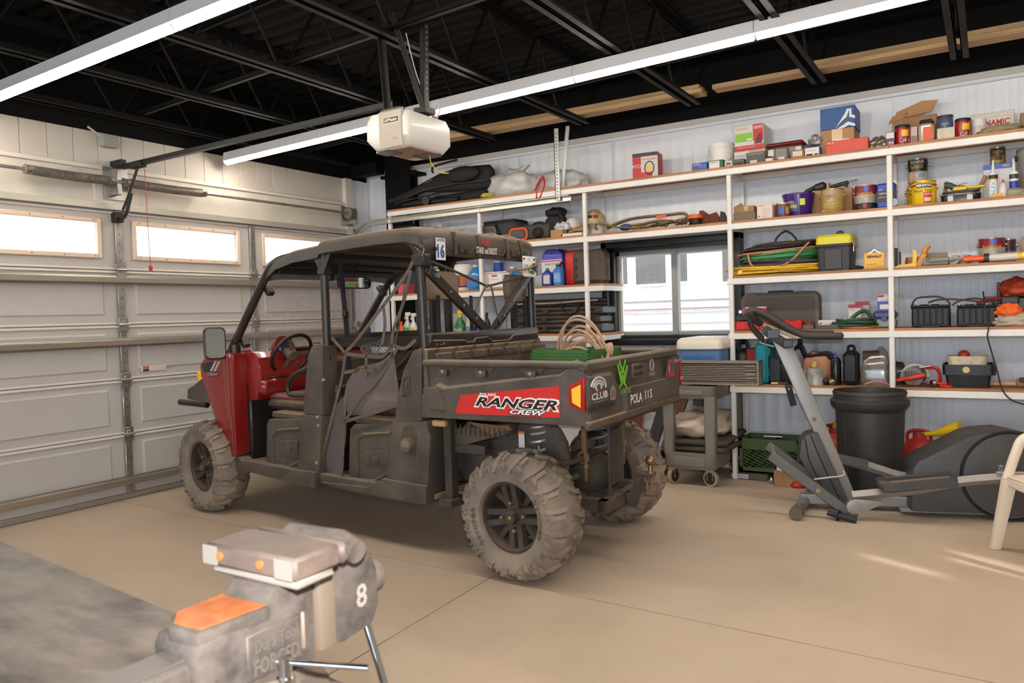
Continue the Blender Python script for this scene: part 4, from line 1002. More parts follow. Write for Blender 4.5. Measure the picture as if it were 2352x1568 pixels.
# ---- cargo net door, straps, cords
def strap(name, pts, w=.022, y=.64, par=V):
    q = smooth([(s, yy_, z) for s, yy_, z in pts], 3)
    g = G(); rings = []
    for i, p in enumerate(q):
        a, b2 = Vector(q[max(0, i - 1)]), Vector(q[min(len(q) - 1, i + 1)])
        d = b2 - a; d = Vector((d.x, 0, d.z)).normalized() if (d.x or d.z) else Vector((1, 0, 0)); n = Vector((-d.z, 0, d.x)) * w * .5
        v = Vector(p); rings.append([tuple(v + n + Vector((0, .002, 0))), tuple(v - n + Vector((0, .002, 0))), tuple(v - n - Vector((0, .002, 0))), tuple(v + n - Vector((0, .002, 0)))])
    return U(name, g.loft(rings), webb, par)
def netmat(name, sc, gap, col):
    mt = bpy.data.materials.new(name); mt.use_nodes = True
    N, L = mt.node_tree.nodes, mt.node_tree.links
    tc = N.new('ShaderNodeTexCoord'); mp = N.new('ShaderNodeMapping'); mp.inputs['Scale'].default_value = (sc, sc, sc); mp.inputs['Rotation'].default_value = (0, .6, 0)
    ck = N.new('ShaderNodeTexVoronoi'); ck.inputs['Scale'].default_value = 1.0; ck.feature = 'DISTANCE_TO_EDGE'; ck.voronoi_dimensions = '3D'; ck.inputs['Randomness'].default_value = 0
    th = N.new('ShaderNodeMath'); th.operation = 'LESS_THAN'; th.inputs[1].default_value = gap
    L.new(tc.outputs['Object'], mp.inputs[0]); L.new(mp.outputs[0], ck.inputs['Vector']); L.new(ck.outputs['Distance'], th.inputs[0])
    L.new(th.outputs[0], N['Principled BSDF'].inputs['Alpha'])
    N['Principled BSDF'].inputs['Base Color'].default_value = tuple(lin(c) for c in col) + (1,); N['Principled BSDF'].inputs['Roughness'].default_value = .9
    return mt
net_c = netmat('coarse_net', 55, .10, (92, 88, 86)); net_f = clear('fine_mesh', haze=.66, hazecol=(124, 112, 112), gloss=0)
def sheet(name, pts, mat, y=.63, par=V, wob=.012):
    n = len(pts); cx = sum(p[0] for p in pts) / n; cz = sum(p[1] for p in pts) / n
    def fn(a, b2):
        t = a * n; i = int(t) % n; f = t - int(t); p, q = pts[i], pts[(i + 1) % n]
        s, z = p[0] + (q[0] - p[0]) * f, p[1] + (q[1] - p[1]) * f
        s, z = cx + (s - cx) * b2, cz + (z - cz) * b2
        return (s, y + wob * math.sin(s * 23 + z * 17), z)
    return U(name, G().grid(fn, n * 6, 6), mat, par, fix=False)
netd = sheet('net_door', [(1.315, 0.977), (1.21, 1.073), (1.023, 1.115), (0.891, 1.173), (0.874, 1.015), (0.866, 0.874), (1.002, 0.816), (1.314, 0.774), (1.342, 0.867)], net_f)
sheet('net_panel', [(1.203, 1.207), (1.017, 1.24), (0.884, 1.316), (0.901, 1.194), (0.984, 1.147), (1.144, 1.141)], net_c, par=netd)
sheet('net_panel', [(1.33, 0.921), (1.361, 0.734), (1.432, 0.351), (1.62, 0.413), (1.532, 0.663), (1.468, 0.82)], net_f, y=.61, par=netd)
sheet('net_panel', [(1.436, 0.808), (1.372, 0.907), (1.329, 0.8), (1.443, 0.684)], net_c, par=netd)
for q in ([(0.702, 1.69), (0.769, 1.607), (0.997, 1.414), (1.23, 1.22), (1.301, 1.167), (1.351, 1.004), (1.46, 0.753), (1.604, 0.418)], [(0.718, 1.641), (0.795, 1.445), (0.874, 1.316), (0.898, 1.194), (0.877, 1.041), (0.856, 0.876)], [(1.301, 1.161), (1.105, 1.147), (0.974, 1.148), (0.897, 1.207), (0.79, 1.194), (0.699, 1.244)], [(0.855, 1.194), (1.018, 1.012), (1.177, 0.902), (1.316, 0.761), (1.345, 0.738)], [(1.604, 0.418), (1.409, 0.349), (1.345, 0.738), (1.305, 0.951)], [(1.345, 0.738), (1.105, 0.799), (0.857, 0.868)], [(1.291, 0.978), (1.187, 1.074), (1.014, 1.095), (0.881, 1.169)], [(1.43, 1.262), (1.379, 1.221), (1.301, 1.161)], [(1.131, 1.023), (1.116, 1.162)], [(0.958, 1.451), (0.949, 1.335), (0.977, 1.22)], [(1.328, 1.045), (1.137, 1.067), (1.053, 1.064)]):
    strap('strap', [(s, .64, z) for s, z in q], par=netd)
U('net_cord', G().tube(smooth([(s, .66, z) for s, z in [(0.751, 1.593), (0.775, 1.47), (0.817, 1.321), (0.859, 1.195)]], 3), .004, 5), webb, netd)
bg_ = U('bungee_cord', G().tube(smooth([(.63, y, z) for y, z in [(0.652, 1.746), (0.623, 1.706), (0.341, 1.642), (0.026, 1.564), (-0.023, 1.559), (-0.336, 1.611), (-0.536, 1.661), (-0.666, 1.748)]], 3), .008, 6), C(70, 62, 58, .8))
U('bungee_loop', G().tube(smooth([(.62, y, z) for y, z in [(0.149, 1.395), (0.078, 1.492), (0.011, 1.559), (-0.042, 1.549), (-0.067, 1.465), (-0.111, 1.353), (-0.149, 1.309), (-0.086, 1.269), (-0.114, 1.226)]], 3), .007, 6), C(96, 84, 74, .7), bg_)
U('hook', G().tube(smooth([(.62, y, z) for y, z in [(0.659, 1.758), (0.642, 1.778), (0.629, 1.747), (0.654, 1.709)]], 3), .005, 6), C(120, 120, 116, .35, .8), bg_)
U('hook', G().tube(smooth([(.60, y, z) for y, z in [(-0.643, 1.771), (-0.617, 1.724), (-0.456, 1.679), (-0.208, 1.659)]], 3), .008, 6), C(140, 110, 84, .6), bg_)
# ================================================================ shelving along the wall
ZS = [0, 2.495, 2.06, 1.625, 1.19, .765, 0]
rail_m = C(232, 226, 220, .4, var=.03, sc=5)
ply = C(176, 122, 78, .6, var=.18, sc=3, aniso=(1, 8, 8), top=.5, dc=(120, 100, 80))
sh = thing('shelving_unit', 'white welded steel shelving with plywood boards across the ribbed wall', 'shelving', (0, 0, 0))
XP = [0.615, 1.73, 2.85, 4.125, 5.275, 6.41, 7.54]
for i, x in enumerate(XP):
    zt_ = ZS[1] - .07; zb_ = 0
    if x == 4.125 or x == 2.85 or True:
        obj('post', G().box(x - .019, x + .019, 6.15, 6.188, zb_, zt_, .006), rail_m, sh)
    obj('back_post', G().box(x - .015, x + .015, 6.545, 6.57, 0, zt_, .003), rail_m, sh)
for l in range(1, 6):
    z = ZS[l] - .02
    segs = [(.59, 7.6)] if l < 3 else [(.59, 3.02), (4.10, 7.6)] if l < 5 else [(4.10, 7.6)]
    for a, b in segs:
        obj('front_rail', G().box(a, b, 6.147, 6.187, z - .048, z, .004), rail_m, sh)
        obj('back_rail', G().box(a, b, 6.53, 6.565, z - .045, z, .003), rail_m, sh)
        for x in XP + ([3.0] if b == 3.02 else []):
            if a - .05 < x < b + .05: obj('side_arm', G().box(x - .017, x + .017, 6.187, 6.53, z - .045, z, .003), rail_m, sh)
        xs = [a] + [x for x in (1.73, 2.45, 4.15, 5.275, 6.41) if a + .2 < x < b - .2] + [b]
        for c, d in zip(xs, xs[1:]): obj('shelf_board', G().box(c + .0015, d - .0015, 6.153, 6.572, z, z + .0195, .001), ply, sh)
# ---- builders for what stands on the shelves
def prints(o, w, h, yf, pr=(), tx=()):
    for k, (a, b, c, d, m_) in enumerate(pr):
        obj('printed_label', G().box(-w / 2 + a * w, -w / 2 + b * w, yf - .0008 - .0003 * k, yf - .0003 * k, c * h, d * h), m_, o)
    for t in tx:
        s_, fx, fz, fw, fh, m_ = t[:6]; kw = t[6] if len(t) > 6 else {}
        text(o, s_, (-w / 2 + fx * w, yf - .0035, fz * h), FRONT, fw * w, fh * h, m_, **kw)
def carton(name, label, cat, dim, l, yf, d, mat, pr=(), tx=(), z=None, rz=0, group=None, c=.003, dz=0):
    xc, w, h = dim
    o = one(name, label, cat, G().cbox(0, 0, 0, w, d, h, c), mat, (xc, yf + d / 2, (ZS[l] if z is None else z) + dz + .0005), (0, 0, rz), group)
    prints(o, w, h, -d / 2, pr, tx); return o
def can(name, label, cat, dim, l, yc, mat, bands=(), tx=(), bail=True, z=None, rimc=(176, 174, 170), lidc=None, rz=0, group=None):
    xc, w, h = dim; r = w / 2
    o = thing(name, label, cat, (xc, yc, (ZS[l] if z is None else z) + .0005), rz, group)
    obj('can_body', G().lathe([(r * .97, 0), (r, .004), (r, h - .01), (r * .99, h - .006)], n=28), mat, o)
    rm = C(*rimc, .3, .85)
    obj('rim', G().lathe([(r * .86, h - .012), (r * .99, h - .012), (r * 1.02, h - .006), (r * 1.01, h), (r * .93, h), (r * .90, h - .008)], n=28), rm, o)
    if lidc: obj('lid', G().lathe([(r * 1.01, h - .014), (r * 1.03, h - .01), (r * 1.03, h + .004), (r * .98, h + .008), (0.001, h + .008)], n=28), C(*lidc, .5), o)
    else: obj('lid', G().lathe([(r * .9, h - .008), (r * .5, h - .006), (.001, h - .006)], n=24, cap=False), rm, o)
    for z0, z1, m_ in bands: obj('printed_label', G().lathe([(r + .0012, z0 * h), (r + .0012, z1 * h)], n=28, cap=False), m_, o)
    for t in tx:
        s_, fx, fz, fw, fh, m_ = t[:6]; kw = dict(t[6]) if len(t) > 6 else {}
        text(o, s_, ((fx - .5) * w * .0, -r - .003, fz * h), FRONT, fw * w, fh * h, m_, bend=r + .003, **kw)
    if bail:
        hp = G().tube([((r + .012) * math.cos(a), -.03 * math.sin(a) - .01, h * .72 - .34 * h * math.sin(a)) for a in [PI * i / 16 for i in range(17)]], .0018, 5)
        obj('bail_handle', hp, rm, o); each('bail_ear', G().cyl((r, 0, h * .74), (r + .012, 0, h * .74), .011, n=10).cyl((-r, 0, h * .74), (-r - .012, 0, h * .74), .011, n=10), rm, o)
    return o
def patch(o, r, a0, a1, z0, z1, m_, n=8, name='printed_label', off=.002):   # a label on the round front
    q = [(a0 + (a1 - a0) * i / n) for i in range(n + 1)]
    return obj(name, G().loft([[((r + off) * math.sin(a), -(r + off) * math.cos(a), z) for a in q] for z in (z0, z1)], cap=False, closed=False), m_, o)
def bottle(name, label, cat, xc, yc, z, prof, mat, cap=None, capm=None, n=20, group=None, sy=1.0, rot=None):
    o = thing(name, label, cat, (xc, yc, z + .0005), 0, group, rot=rot)
    obj('bottle_body', G().lathe(prof, n=n).map(lambda x, y, z: (x, y * sy, z)), mat, o)
    if cap: obj('cap', G().lathe(cap, n=14), capm, o)
    return o
def case(name, label, cat, dim, l, yf, d, mat, handle='top', c=.02, z=None, rz=0, latch=True, group=None, hm=None):
    xc, w, h = dim
    o = thing(name, label, cat, (xc, yf + d / 2, (ZS[l] if z is None else z) + .0005), rz, group)
    b1 = obj('case_shell', G().cbox(0, -d / 4 - .001, 0, w, d / 2 - .002, h, c), mat, o, ang=30)
    obj('case_shell', G().cbox(0, d / 4 + .001, 0, w, d / 2 - .002, h, c), mat, o, ang=30)
    obj('recess_panel', G().box(-w * .36, w * .36, -d / 2 - .004, -d / 2 + .004, h * .12, h * .86, .004), mat, b1)
    hm = hm or mat
    if handle == 'top': obj('handle', G().tube(smooth([(-w * .2, 0, h - .01), (-w * .17, 0, h + .03), (w * .17, 0, h + .03), (w * .2, 0, h - .01)], 4), .010, 8), hm, o)
    if latch:
        for sx in (-.28, .28): obj('latch', G().box(w * sx - .016, w * sx + .016, -d * .18, d * .18, h - .004, h + .008, .003), hm, o)
    return o
def bag(name, label, cat, xc, yc, z, rx, ry, rz_, mat, seed=1, nz=.25, ns=2.2, cut=.5, group=None, rot=None):
    g = G().ball(0, 0, rz_ * cut, rx, ry, rz_, 34, 22, nz, ns, flat=0.0, seed=seed)
    return one(name, label, cat, g, mat, (xc, yc, z + .0005), rot, group, ang=70)
def coil(cx, cy, cz, rx, ry, n, r, jit=.02, seed=3, rise=.004, k=26):
    rnd = random.Random(seed); pts = []; ph = [rnd.uniform(0, 6) for _ in range(4)]
    for i in range(n * k + 1):
        a = 2 * PI * i / k; t = i / k
        w = 1 + jit * math.sin(t * 2.3 + ph[0]) + jit * math.sin(a * 2 + ph[1] + t)
        pts.append((cx + rx * w * math.cos(a), cy + ry * w * math.sin(a), cz + rise * t + .3 * r * math.sin(a * 3 + t * 2 + ph[2])))
    return pts
kraft = C(178, 134, 92, .8, var=.06, sc=8); kraft2 = C(158, 118, 80, .8, var=.1, sc=8)
wht = C(230, 224, 218, .55); blkp = C(26, 25, 26, .45, dust=.1); redp = C(200, 34, 30, .4); bluep = C(38, 70, 150, .4); yel = C(232, 190, 30, .4); greyl = C(150, 148, 144, .5); inkk = C(40, 38, 40, .6); inkr = C(190, 40, 40, .6)
blk_soft = C(30, 28, 28, .75, bump=.4, bsc=40); chrome = C(214, 212, 208, .15, 1.0)
# ================= top shelf
z1 = ZS[1]
def gunbag(name, label, pts, wids, y, mat, d=.10):
    o = thing(name, label, 'gun case', (0, 0, 0))
    rings = []
    for (x, z), w in zip(pts, wids):
        rings.append([(x + .35 * w * math.cos(a) * .3, y + d * .5 * math.cos(a) * (.5 + w), z + w * .5 * math.sin(a)) for a in [2 * PI * i / 14 for i in range(14)]])
    obj('case_body', G().loft(rings), mat, o, ang=60); return o
gpts = [(0.441, 2.624), (0.694, 2.666), (0.927, 2.726), (1.124, 2.739), (1.343, 2.748), (1.555, 2.74), (1.72, 2.737), (1.751, 2.742)]
gb1 = gunbag('gun_case', 'large black soft gun case leaning across the left end of the top shelf', gpts, [.05, .08, .11, .20, .24, .25, .235, .16], 6.38, blk_soft)
obj('zipper', G().tube([(x, 6.30, z - .05) for x, z in gpts[1:]], .005, 5), C(70, 66, 62, .5), gb1)
obj('carry_handle', G().tube(smooth([(gpts[3][0] - .05, 6.32, gpts[3][1] + .10), (gpts[3][0] - .02, 6.30, gpts[3][1] + .16), (gpts[4][0] + .05, 6.30, gpts[4][1] + .18)], 4), .012, 6), blk_soft, gb1)
obj('accessory_pocket', G().ball((gpts[4][0] + gpts[5][0]) / 2, 6.30, gpts[4][1] + .03, .20, .05, .08, 18, 10), blk_soft, gb1, ang=60)
text(gb1, 'ALLEN', (gpts[2][0] + .12, 6.275, gpts[2][1] + .03), (PI / 2, -.25, 0), .09, .014, greyl)
g2 = [(0.726, 2.474), (0.984, 2.502), (1.206, 2.527), (1.473, 2.529), (1.706, 2.53), (1.782, 2.53)]
gb2 = gunbag('gun_case', 'flat black rifle case lying under the large leaning gun case', [(x, z1 + .055) for x, z in g2], [.05, .08, .09, .10, .10, .08], 6.28, blk_soft, .14)
sf = thing('folding_stool', 'folded black tube stool frame in front of the gun cases', 'stool', (0, 0, 0))
for q in ([(0.815, 2.451), (1.004, 2.511), (1.2, 2.577), (1.465, 2.549)], [(0.647, 2.55), (0.793, 2.579), (1.13, 2.596), (1.267, 2.615)]): obj('frame_tube', G().tube(smooth([(x, 6.2, z) for x, z in q], 4), .010, 8), C(34, 32, 32, .4), sf)
sx_, sz_ = (1.07, 2.463)
obj('hub_joint', G().cyl((sx_, 6.185, z1 + .05), (sx_, 6.215, z1 + .05), .045, n=18), C(34, 32, 32, .4), sf); obj('seat_cloth', G().box(sx_ + .05, sx_ + .38, 6.19, 6.25, z1 + .005, z1 + .06, .02), blk_soft, sf)
rope_y = one('yellow_rope', 'small hank of yellow rope beside the grey plastic bag', 'rope', G().tube(coil(0, 0, .012, .05, .04, 5, .006, .2, 5, .006), .006, 6), C(206, 204, 70, .6), (1.789, 6.23, z1 + .001))
plastic = C(196, 192, 190, .28, bump=.9, bsc=14, var=.08, sc=5)
bga = (2.025, 0.475, 0.262); bgb = (2.491, 0.519, 0.196)
bagA = bag('plastic_bag', 'full grey plastic bag with a pinched corner at left on the top shelf', 'bag', bga[0], 6.33, z1, bga[1] * .54, .17, bga[2] * .60, plastic, 3, .22, 2.6, .60)
obj('tied_corner', G().loft([[(bga[1] * .12 + .06 * math.cos(a), .05 * math.sin(a) - .03, bga[2] * .8) for a in [2 * PI * i / 10 for i in range(10)]], [(bga[1] * .34 + .05 * math.cos(a), .02 * math.sin(a) - .03, bga[2] * 1.06) for a in [2 * PI * i / 10 for i in range(10)]]]), plastic, bagA)
bagB = bag('plastic_bag', 'grey plastic bag with red drawstring behind the track hanger', 'bag', bgb[0], 6.38, z1, bgb[1] * .56, .15, bgb[2] * .68, plastic, 8, .22, 2.4, .50)
dsx, dsz = (2.418, 2.488)
obj('drawstring', G().tube(smooth([(dsx - bgb[0] + x, y - 6.38, z) for x, y, z in ((-.10, 6.22, .01), (-.05, 6.2, .08), (0, 6.2, .13), (.03, 6.17, .05), (.0, 6.14, -.06), (-.04, 6.14, -.07), (-.03, 6.17, .05), (.01, 6.2, .12))], 4), .007, 6), C(196, 40, 40, .5), bagB, label='red drawstring')
WL = (3.385, 0.22, 0.219)
o = carton('work_light_box', 'red and white work light box standing alone on the top shelf', 'box', WL, 1, 6.24, .16, C(188, 36, 40, .5), [(0, 1, .86, 1, C(60, 50, 52, .5)), (.34, 1, 0, .86, C(206, 196, 188, .5)), (.34, .78, 0, .25, redp)], [('BAYCO', .16, .5, .5, .14, wht), ('Work Light', .67, .74, .55, .07, inkr)], rz=.1)
obj('picture_print', G().tube([(WL[1] * .17 + .04 * math.cos(t), -.083, WL[2] * .4 + .055 * math.sin(t)) for t in [2 * PI * i / 12 for i in range(12)]], .004, 4, True), inkk, o)
obj('picture_print', G().box(WL[1] * .1, WL[1] * .26, -.0845, -.082, WL[2] * .3, WL[2] * .5), yel, o)
carton('tool_box_blue', 'small blue carton left of the green box on the top shelf', 'box', (3.878, 0.126, 0.064), 1, 6.2, .12, bluep, [(.45, .95, .3, .75, C(60, 110, 200, .5))], [('SUPER', .35, .78, .5, .2, wht)])
carton('driver_bit_box', 'small green carton with white label in front of the white bucket', 'box', (4.011, 0.124, 0.068), 1, 6.2, .12, C(30, 92, 58, .45), [(.08, .75, .1, .9, wht)], [('SURFACE', .36, .72, .5, .16, inkk)])
BK = (3.997, 0.214, 0.229)
wb_ = thing('white_bucket', 'white plastic bucket with wire handle at the back of the top shelf', 'bucket', (BK[0], 6.42, z1 + .0005))
r = BK[1] / 2
obj('bucket_body', G().lathe([(r * .86, 0), (r * .97, BK[2] * .8), (r * 1.0, BK[2] * .81), (r * 1.0, BK[2] * .87), (r * .97, BK[2] * .88), (r * .98, BK[2]), (r * .94, BK[2]), (r * .84, .01), (.001, .01)], n=30), C(232, 226, 220, .4), wb_)
obj('bail_handle', G().tube([((r + .006) * math.cos(a), -.05 * math.sin(a) - r * .75 * math.sin(a), BK[2] * .7 - .12 * math.sin(a)) for a in [PI * i / 16 for i in range(17)]], .002, 5), chrome, wb_)
carton('hardware_packet', 'tiny white hardware packet right of the green carton', 'packet', (4.114, 0.062, 0.051), 1, 6.2, .05, C(206, 200, 196, .5), [(.2, .8, .3, .7, C(120, 110, 100, .6))])
NB = (4.255, 0.243, 0.137)
o = carton('nail_box', 'white roofing nail carton under the red and green box', 'box', NB, 1, 6.30, .22, C(214, 210, 204, .5), [(0, 1, .93, 1, redp)], [('ROOFING NAILS', .3, .66, .5, .14, C(90, 100, 130, .6)), ('MADE IN U.S.A.', .72, .86, .45, .12, C(80, 90, 120, .6))])
RB = (4.257, 0.229, 0.189)
o = carton('nail_box', 'red, white and lime green nail carton, top of its stack on the top shelf', 'box', (RB[0], RB[1], RB[2]), 1, 6.29, .24, C(216, 208, 198, .5), [(0, 1, 0, .16, redp), (0.02, .62, .32, .68, C(132, 196, 60, .5)), (.64, .98, .30, 1, redp), (.42, .6, .36, .44, wht)], [('GRIP RITE', .82, .86, .28, .14, wht, dict(bold=.02)), ('ROOFING NAIL COLLATED', .28, .86, .45, .06, inkr), ('pallet tools', .4, .08, .6, .06, wht)], dz=NB[2] + .002)
obj('picture_print', G().prism([(RB[1] * .16, RB[2] * .18), (RB[1] * .44, RB[2] * .18), (RB[1] * .46, RB[2] * .6), (RB[1] * .34, RB[2] * .6)], 'y', -.1235, -.1215), C(120, 30, 34, .5), o)
carton('screw_box', 'small grey house-shaped carton below the white nail carton', 'box', (4.195, 0.092, 0.052), 1, 6.19, .06, C(104, 92, 82, .6), [(.1, .9, .1, .5, C(60, 54, 50, .6))])
o = carton('trap_box', 'black blister box with a wire loop beside the grey carton', 'box', (4.332, 0.147, 0.088), 1, 6.19, .08, C(44, 42, 38, .35), [(.2, .55, .02, .3, wht), (.1, .9, .75, .95, C(120, 110, 70, .5))], [('TOOLS', .38, .16, .25, .12, inkr)])
carton('fastener_box', 'tiny white carton in front of the clear organizer', 'box', (4.435, 0.056, 0.026), 1, 6.18, .04, C(226, 206, 198, .6))
OG = (4.515, 0.293, 0.169)
og = thing('parts_organizer', 'clear organizer tub with a dark red lid on the top shelf', 'organizer', (OG[0], 6.43, z1 + .0005))
obj('tub', G().cbox(0, 0, 0, OG[1] * .96, .16, OG[2] * .8, .015), C(120, 108, 98, .15, spec=.8), og); obj('lid', G().cbox(0, 0, OG[2] * .8, OG[1], .18, OG[2] * .2, .02), C(120, 34, 34, .25), og)
for k in range(3): obj('divider', G().box(-OG[1] * .3 + k * .12, -OG[1] * .3 + k * .12 + .05, -.083, -.08, .02, OG[2] * .7), (yel, greyl, C(90, 80, 74, .5))[k], og)
o = carton('spray_paint_pouch', 'grey plastic pouch with red sticker in front of the organizer', 'pouch', (4.521, 0.11, 0.104), 1, 6.2, .05, C(118, 114, 106, .4), [(.3, .72, .02, .25, wht)], [('67', .5, .13, .25, .14, inkr)], c=.015)
carton('bolt_box', 'small kraft carton with a white label right of the grey pouch', 'box', (4.641, 0.092, 0.064), 1, 6.2, .07, kraft, [(.15, .85, .3, .8, C(224, 222, 222, .5))], [('BOLTS', .5, .56, .4, .18, C(80, 90, 130, .5))])
o = carton('pipe_fitting_box', 'small blue and white carton left of the brown carton stack', 'box', (4.75, 0.112, 0.069), 1, 6.2, .07, bluep, [(.02, .9, .04, .94, wht), (.1, .5, .08, .3, inkk), (.6, .86, .08, .28, C(90, 88, 88, .5))], [('FITTINGS', .45, .62, .6, .14, bluep)])
bag('foil_bag', 'crumpled grey foil bag lying on the blue and white carton', 'bag', 4.762, 6.25, z1 + .09, .045, .04, .05, C(160, 156, 152, .3, .4), 5, .5, 3)
CB = (4.916, 0.237, 0.191)
o = carton('carton', 'brown cardboard carton sealed with clear tape under the blue carton', 'box', CB, 1, 6.26, .28, kraft, [(.34, .66, .55, 1, C(204, 170, 130, .2)), (.45, .85, .5, .58, C(220, 214, 206, .4))])
TB = (4.92, 0.243, 0.161)
o = carton('carton', 'blue carton printed with a white three-pointed mark, topmost of its stack', 'box', TB, 1, 6.26, .27, C(38, 84, 142, .5), dz=CB[2] + .001)
w, h = TB[1], TB[2]
for q in (((.78, .86), (.84, .82), (.76, .48), (.62, .32), (.52, .16), (.44, .02), (.56, .30), (.70, .62)), ((.84, .86), (.90, .84), (.90, .56), (1.0, .50), (1.0, .36), (.84, .46)), ((.62, .10), (.80, .26), (1.0, .12), (1.0, .0), (.82, .10), (.68, .0), (.50, .0))):
    obj('printed_mark', G().prism([(-w / 2 + a * w, c * h) for a, c in q], 'y', -.1365, -.1345), wht, o)
o = carton('anchor_box', 'long low red carton in front of the brown carton stack', 'box', (4.992, 0.29, 0.088), 1, 6.18, .07, C(214, 74, 56, .5), (), [('HILTI', .12, .84, .16, .14, wht), ('KWIK BOLT', .12, .66, .16, .1, inkk)])
bag('foil_bag', 'small crinkled silver foil bag right of the red carton', 'bag', 5.201, 6.24, z1, .07, .05, .055, C(150, 140, 128, .25, .6), 9, .4, 3)
carton('brake_part_box', 'small dark blue carton with red mark left of the first red can', 'box', (5.279, 0.059, 0.103), 1, 6.2, .07, C(44, 52, 84, .4), [(.05, .95, .55, .95, C(222, 208, 206, .5)), (.3, .9, .1, .35, redp)], [('M', .6, .22, .4, .2, wht)])
def coffee(label, dim, yc):
    o = can('coffee_can', label, 'can', dim, 1, yc, C(168, 30, 26, .25), [(.0, .06, redp)], [], bail=False, lidc=(30, 26, 26), rimc=(140, 30, 28), group='red coffee cans on the top shelf')
    patch(o, dim[1] / 2, -.05, .9, dim[2] * .45, dim[2] * .78, yel); patch(o, dim[1] / 2, -.15, .8, dim[2] * .12, dim[2] * .38, C(120, 20, 20, .4), off=.0025)
    text(o, 'Coffee', (.02, -dim[1] / 2 - .003, dim[2] * .26), FRONT, .07, .03, wht, bend=dim[1] / 2); return o
coffee('red coffee can with black lid in front of the torn brown carton', (5.354, 0.098, 0.138), 6.26)
coffee('red coffee can with black lid left of the white tub', (5.728, 0.097, 0.138), 6.32)
TC = (5.421, 0.288, 0.228)
o = carton('carton', 'torn brown carton with ragged flaps behind the first red can', 'box', TC, 1, 6.40, .16, kraft2)
obj('flap', G().prism([(-.14, 0), (.10, .03), (.15, .11), (.05, .12), (-.12, .06)], 'y', -.004, .004, mx=Matrix.Translation((.0, -.05, TC[2])) @ rotm(-.2, 0, 0)), kraft, o); obj('flap', G().prism([(-TC[1] / 2 - .03, -.03), (-TC[1] / 2 + .08, 0), (-TC[1] / 2 + .1, .05), (-TC[1] / 2, .02)], 'y', -.085, -.079, mx=Matrix.Translation((0, 0, TC[2]))), kraft2, o)
carton('bulb_packet', 'faded pink blister packet between the first red can and clear jar', 'packet', (5.427, 0.044, 0.129), 1, 6.26, .04, C(196, 170, 162, .4), [(.1, .9, .05, .5, C(150, 116, 100, .5))])
JR = (5.505, 0.098, 0.162)
o = thing('plastic_jar', 'square clear plastic jar with black lid and orange label', 'jar', (JR[0], 6.29, z1 + .0005))
obj('jar_body', G().cbox(0, 0, 0, JR[1], .11, JR[2] * .86, .02), C(196, 184, 168, .12, spec=.8), o); obj('lid', G().cbox(0, 0, JR[2] * .86, JR[1] * .9, .1, JR[2] * .16, .012), blkp, o); obj('printed_label', G().box(-JR[1] * .2, JR[1] * .42, -.0575, -.0555, JR[2] * .1, JR[2] * .68), C(222, 96, 56, .5), o)
WX = (5.625, 0.109, 0.092)
carton('small_carton', 'stained white carton under the dark blue jar', 'box', WX, 1, 6.26, .12, C(220, 208, 188, .7, var=.1, sc=14))
NJ = (5.62, 0.099, 0.094)
o = bottle('storage_jar', 'dark blue grey jar with black lid standing on the white carton', 'jar', NJ[0], 6.33, z1 + WX[2], [(NJ[1] * .46, 0), (NJ[1] * .5, .01), (NJ[1] * .5, NJ[2] * .82), (NJ[1] * .47, NJ[2] * .86)], C(84, 94, 116, .2), [(NJ[1] * .52, NJ[2] * .84), (NJ[1] * .52, NJ[2]), (.001, NJ[2] * 1.02)], blkp)
WT = (5.821, 0.096, 0.14)
bottle('white_tub', 'white screw-top tub right of the second red can', 'tub', WT[0], 6.38, z1, [(WT[1] * .46, 0), (WT[1] * .48, WT[2] * .62), (WT[1] * .44, WT[2] * .66)], C(214, 206, 202, .45), [(WT[1] * .5, WT[2] * .64), (WT[1] * .5, WT[2] * .98), (.001, WT[2])], wht)
SN = (5.903, 0.262, 0.193)
o = carton('fastener_carton', 'white carton printed NAMIC and TENER in red at the right end', 'box', SN, 1, 6.46, .09, C(214, 206, 192, .6), [(.2, .93, .1, .84, C(200, 190, 176, .6)), (.22, .91, .13, .81, C(220, 212, 198, .6))], [('NAMIC', .62, .62, .56, .22, inkr, dict(bold=.03)), ('TENER', .62, .33, .56, .22, inkr, dict(bold=.03))], rz=-.02)
PB = (5.957, 0.248, 0.072)
bag('plastic_bag', 'flat olive plastic bag lying in front of the white carton', 'bag', PB[0], 6.25, z1, PB[1] * .52, .07, PB[2] * .55, C(150, 136, 104, .25, bump=.8, bsc=25), 12, .3, 3)
carton('carton', 'brown carton cut by the right edge of the picture', 'box', (6.11, .09, .14), 1, 6.36, .12, kraft2)
# ================= second shelf
z2 = ZS[2]
o = case('equipment_case', 'black hard case at the far left end of the second shelf', 'case', (0.664, 0.246, 0.299), 2, 6.30, .11, C(26, 24, 24, .5))
st_ = one('pry_bar', 'short black bar with yellow tip standing beside the black hard case', 'tool', G().cyl((0, 0, 0), (0, 0, .10), .012).cyl((0, 0, .1), (0, 0, .135), .016, .01), C(70, 62, 30, .5), (0.78, 6.36, z2 + .001))
LJ = (1.116, 0.149, 0.259)
bottle('fluid_jug', 'clear jug of red fluid with a white cap behind the vehicle roof', 'jug', LJ[0], 6.36, z2, [(.055, 0), (.06, .01), (.06, LJ[2] * .4), (.022, LJ[2] * .85), (.02, LJ[2] * .9)], C(196, 60, 60, .2, spec=.7), [(.026, LJ[2] * .86), (.026, LJ[2] * 1.02), (.001, LJ[2] * 1.02)], wht)
TL_ = thing('mesh_tool', 'black and yellow hand tool with a bent grip and mesh cage', 'tool', (1.337, 6.3, z2 + .001))
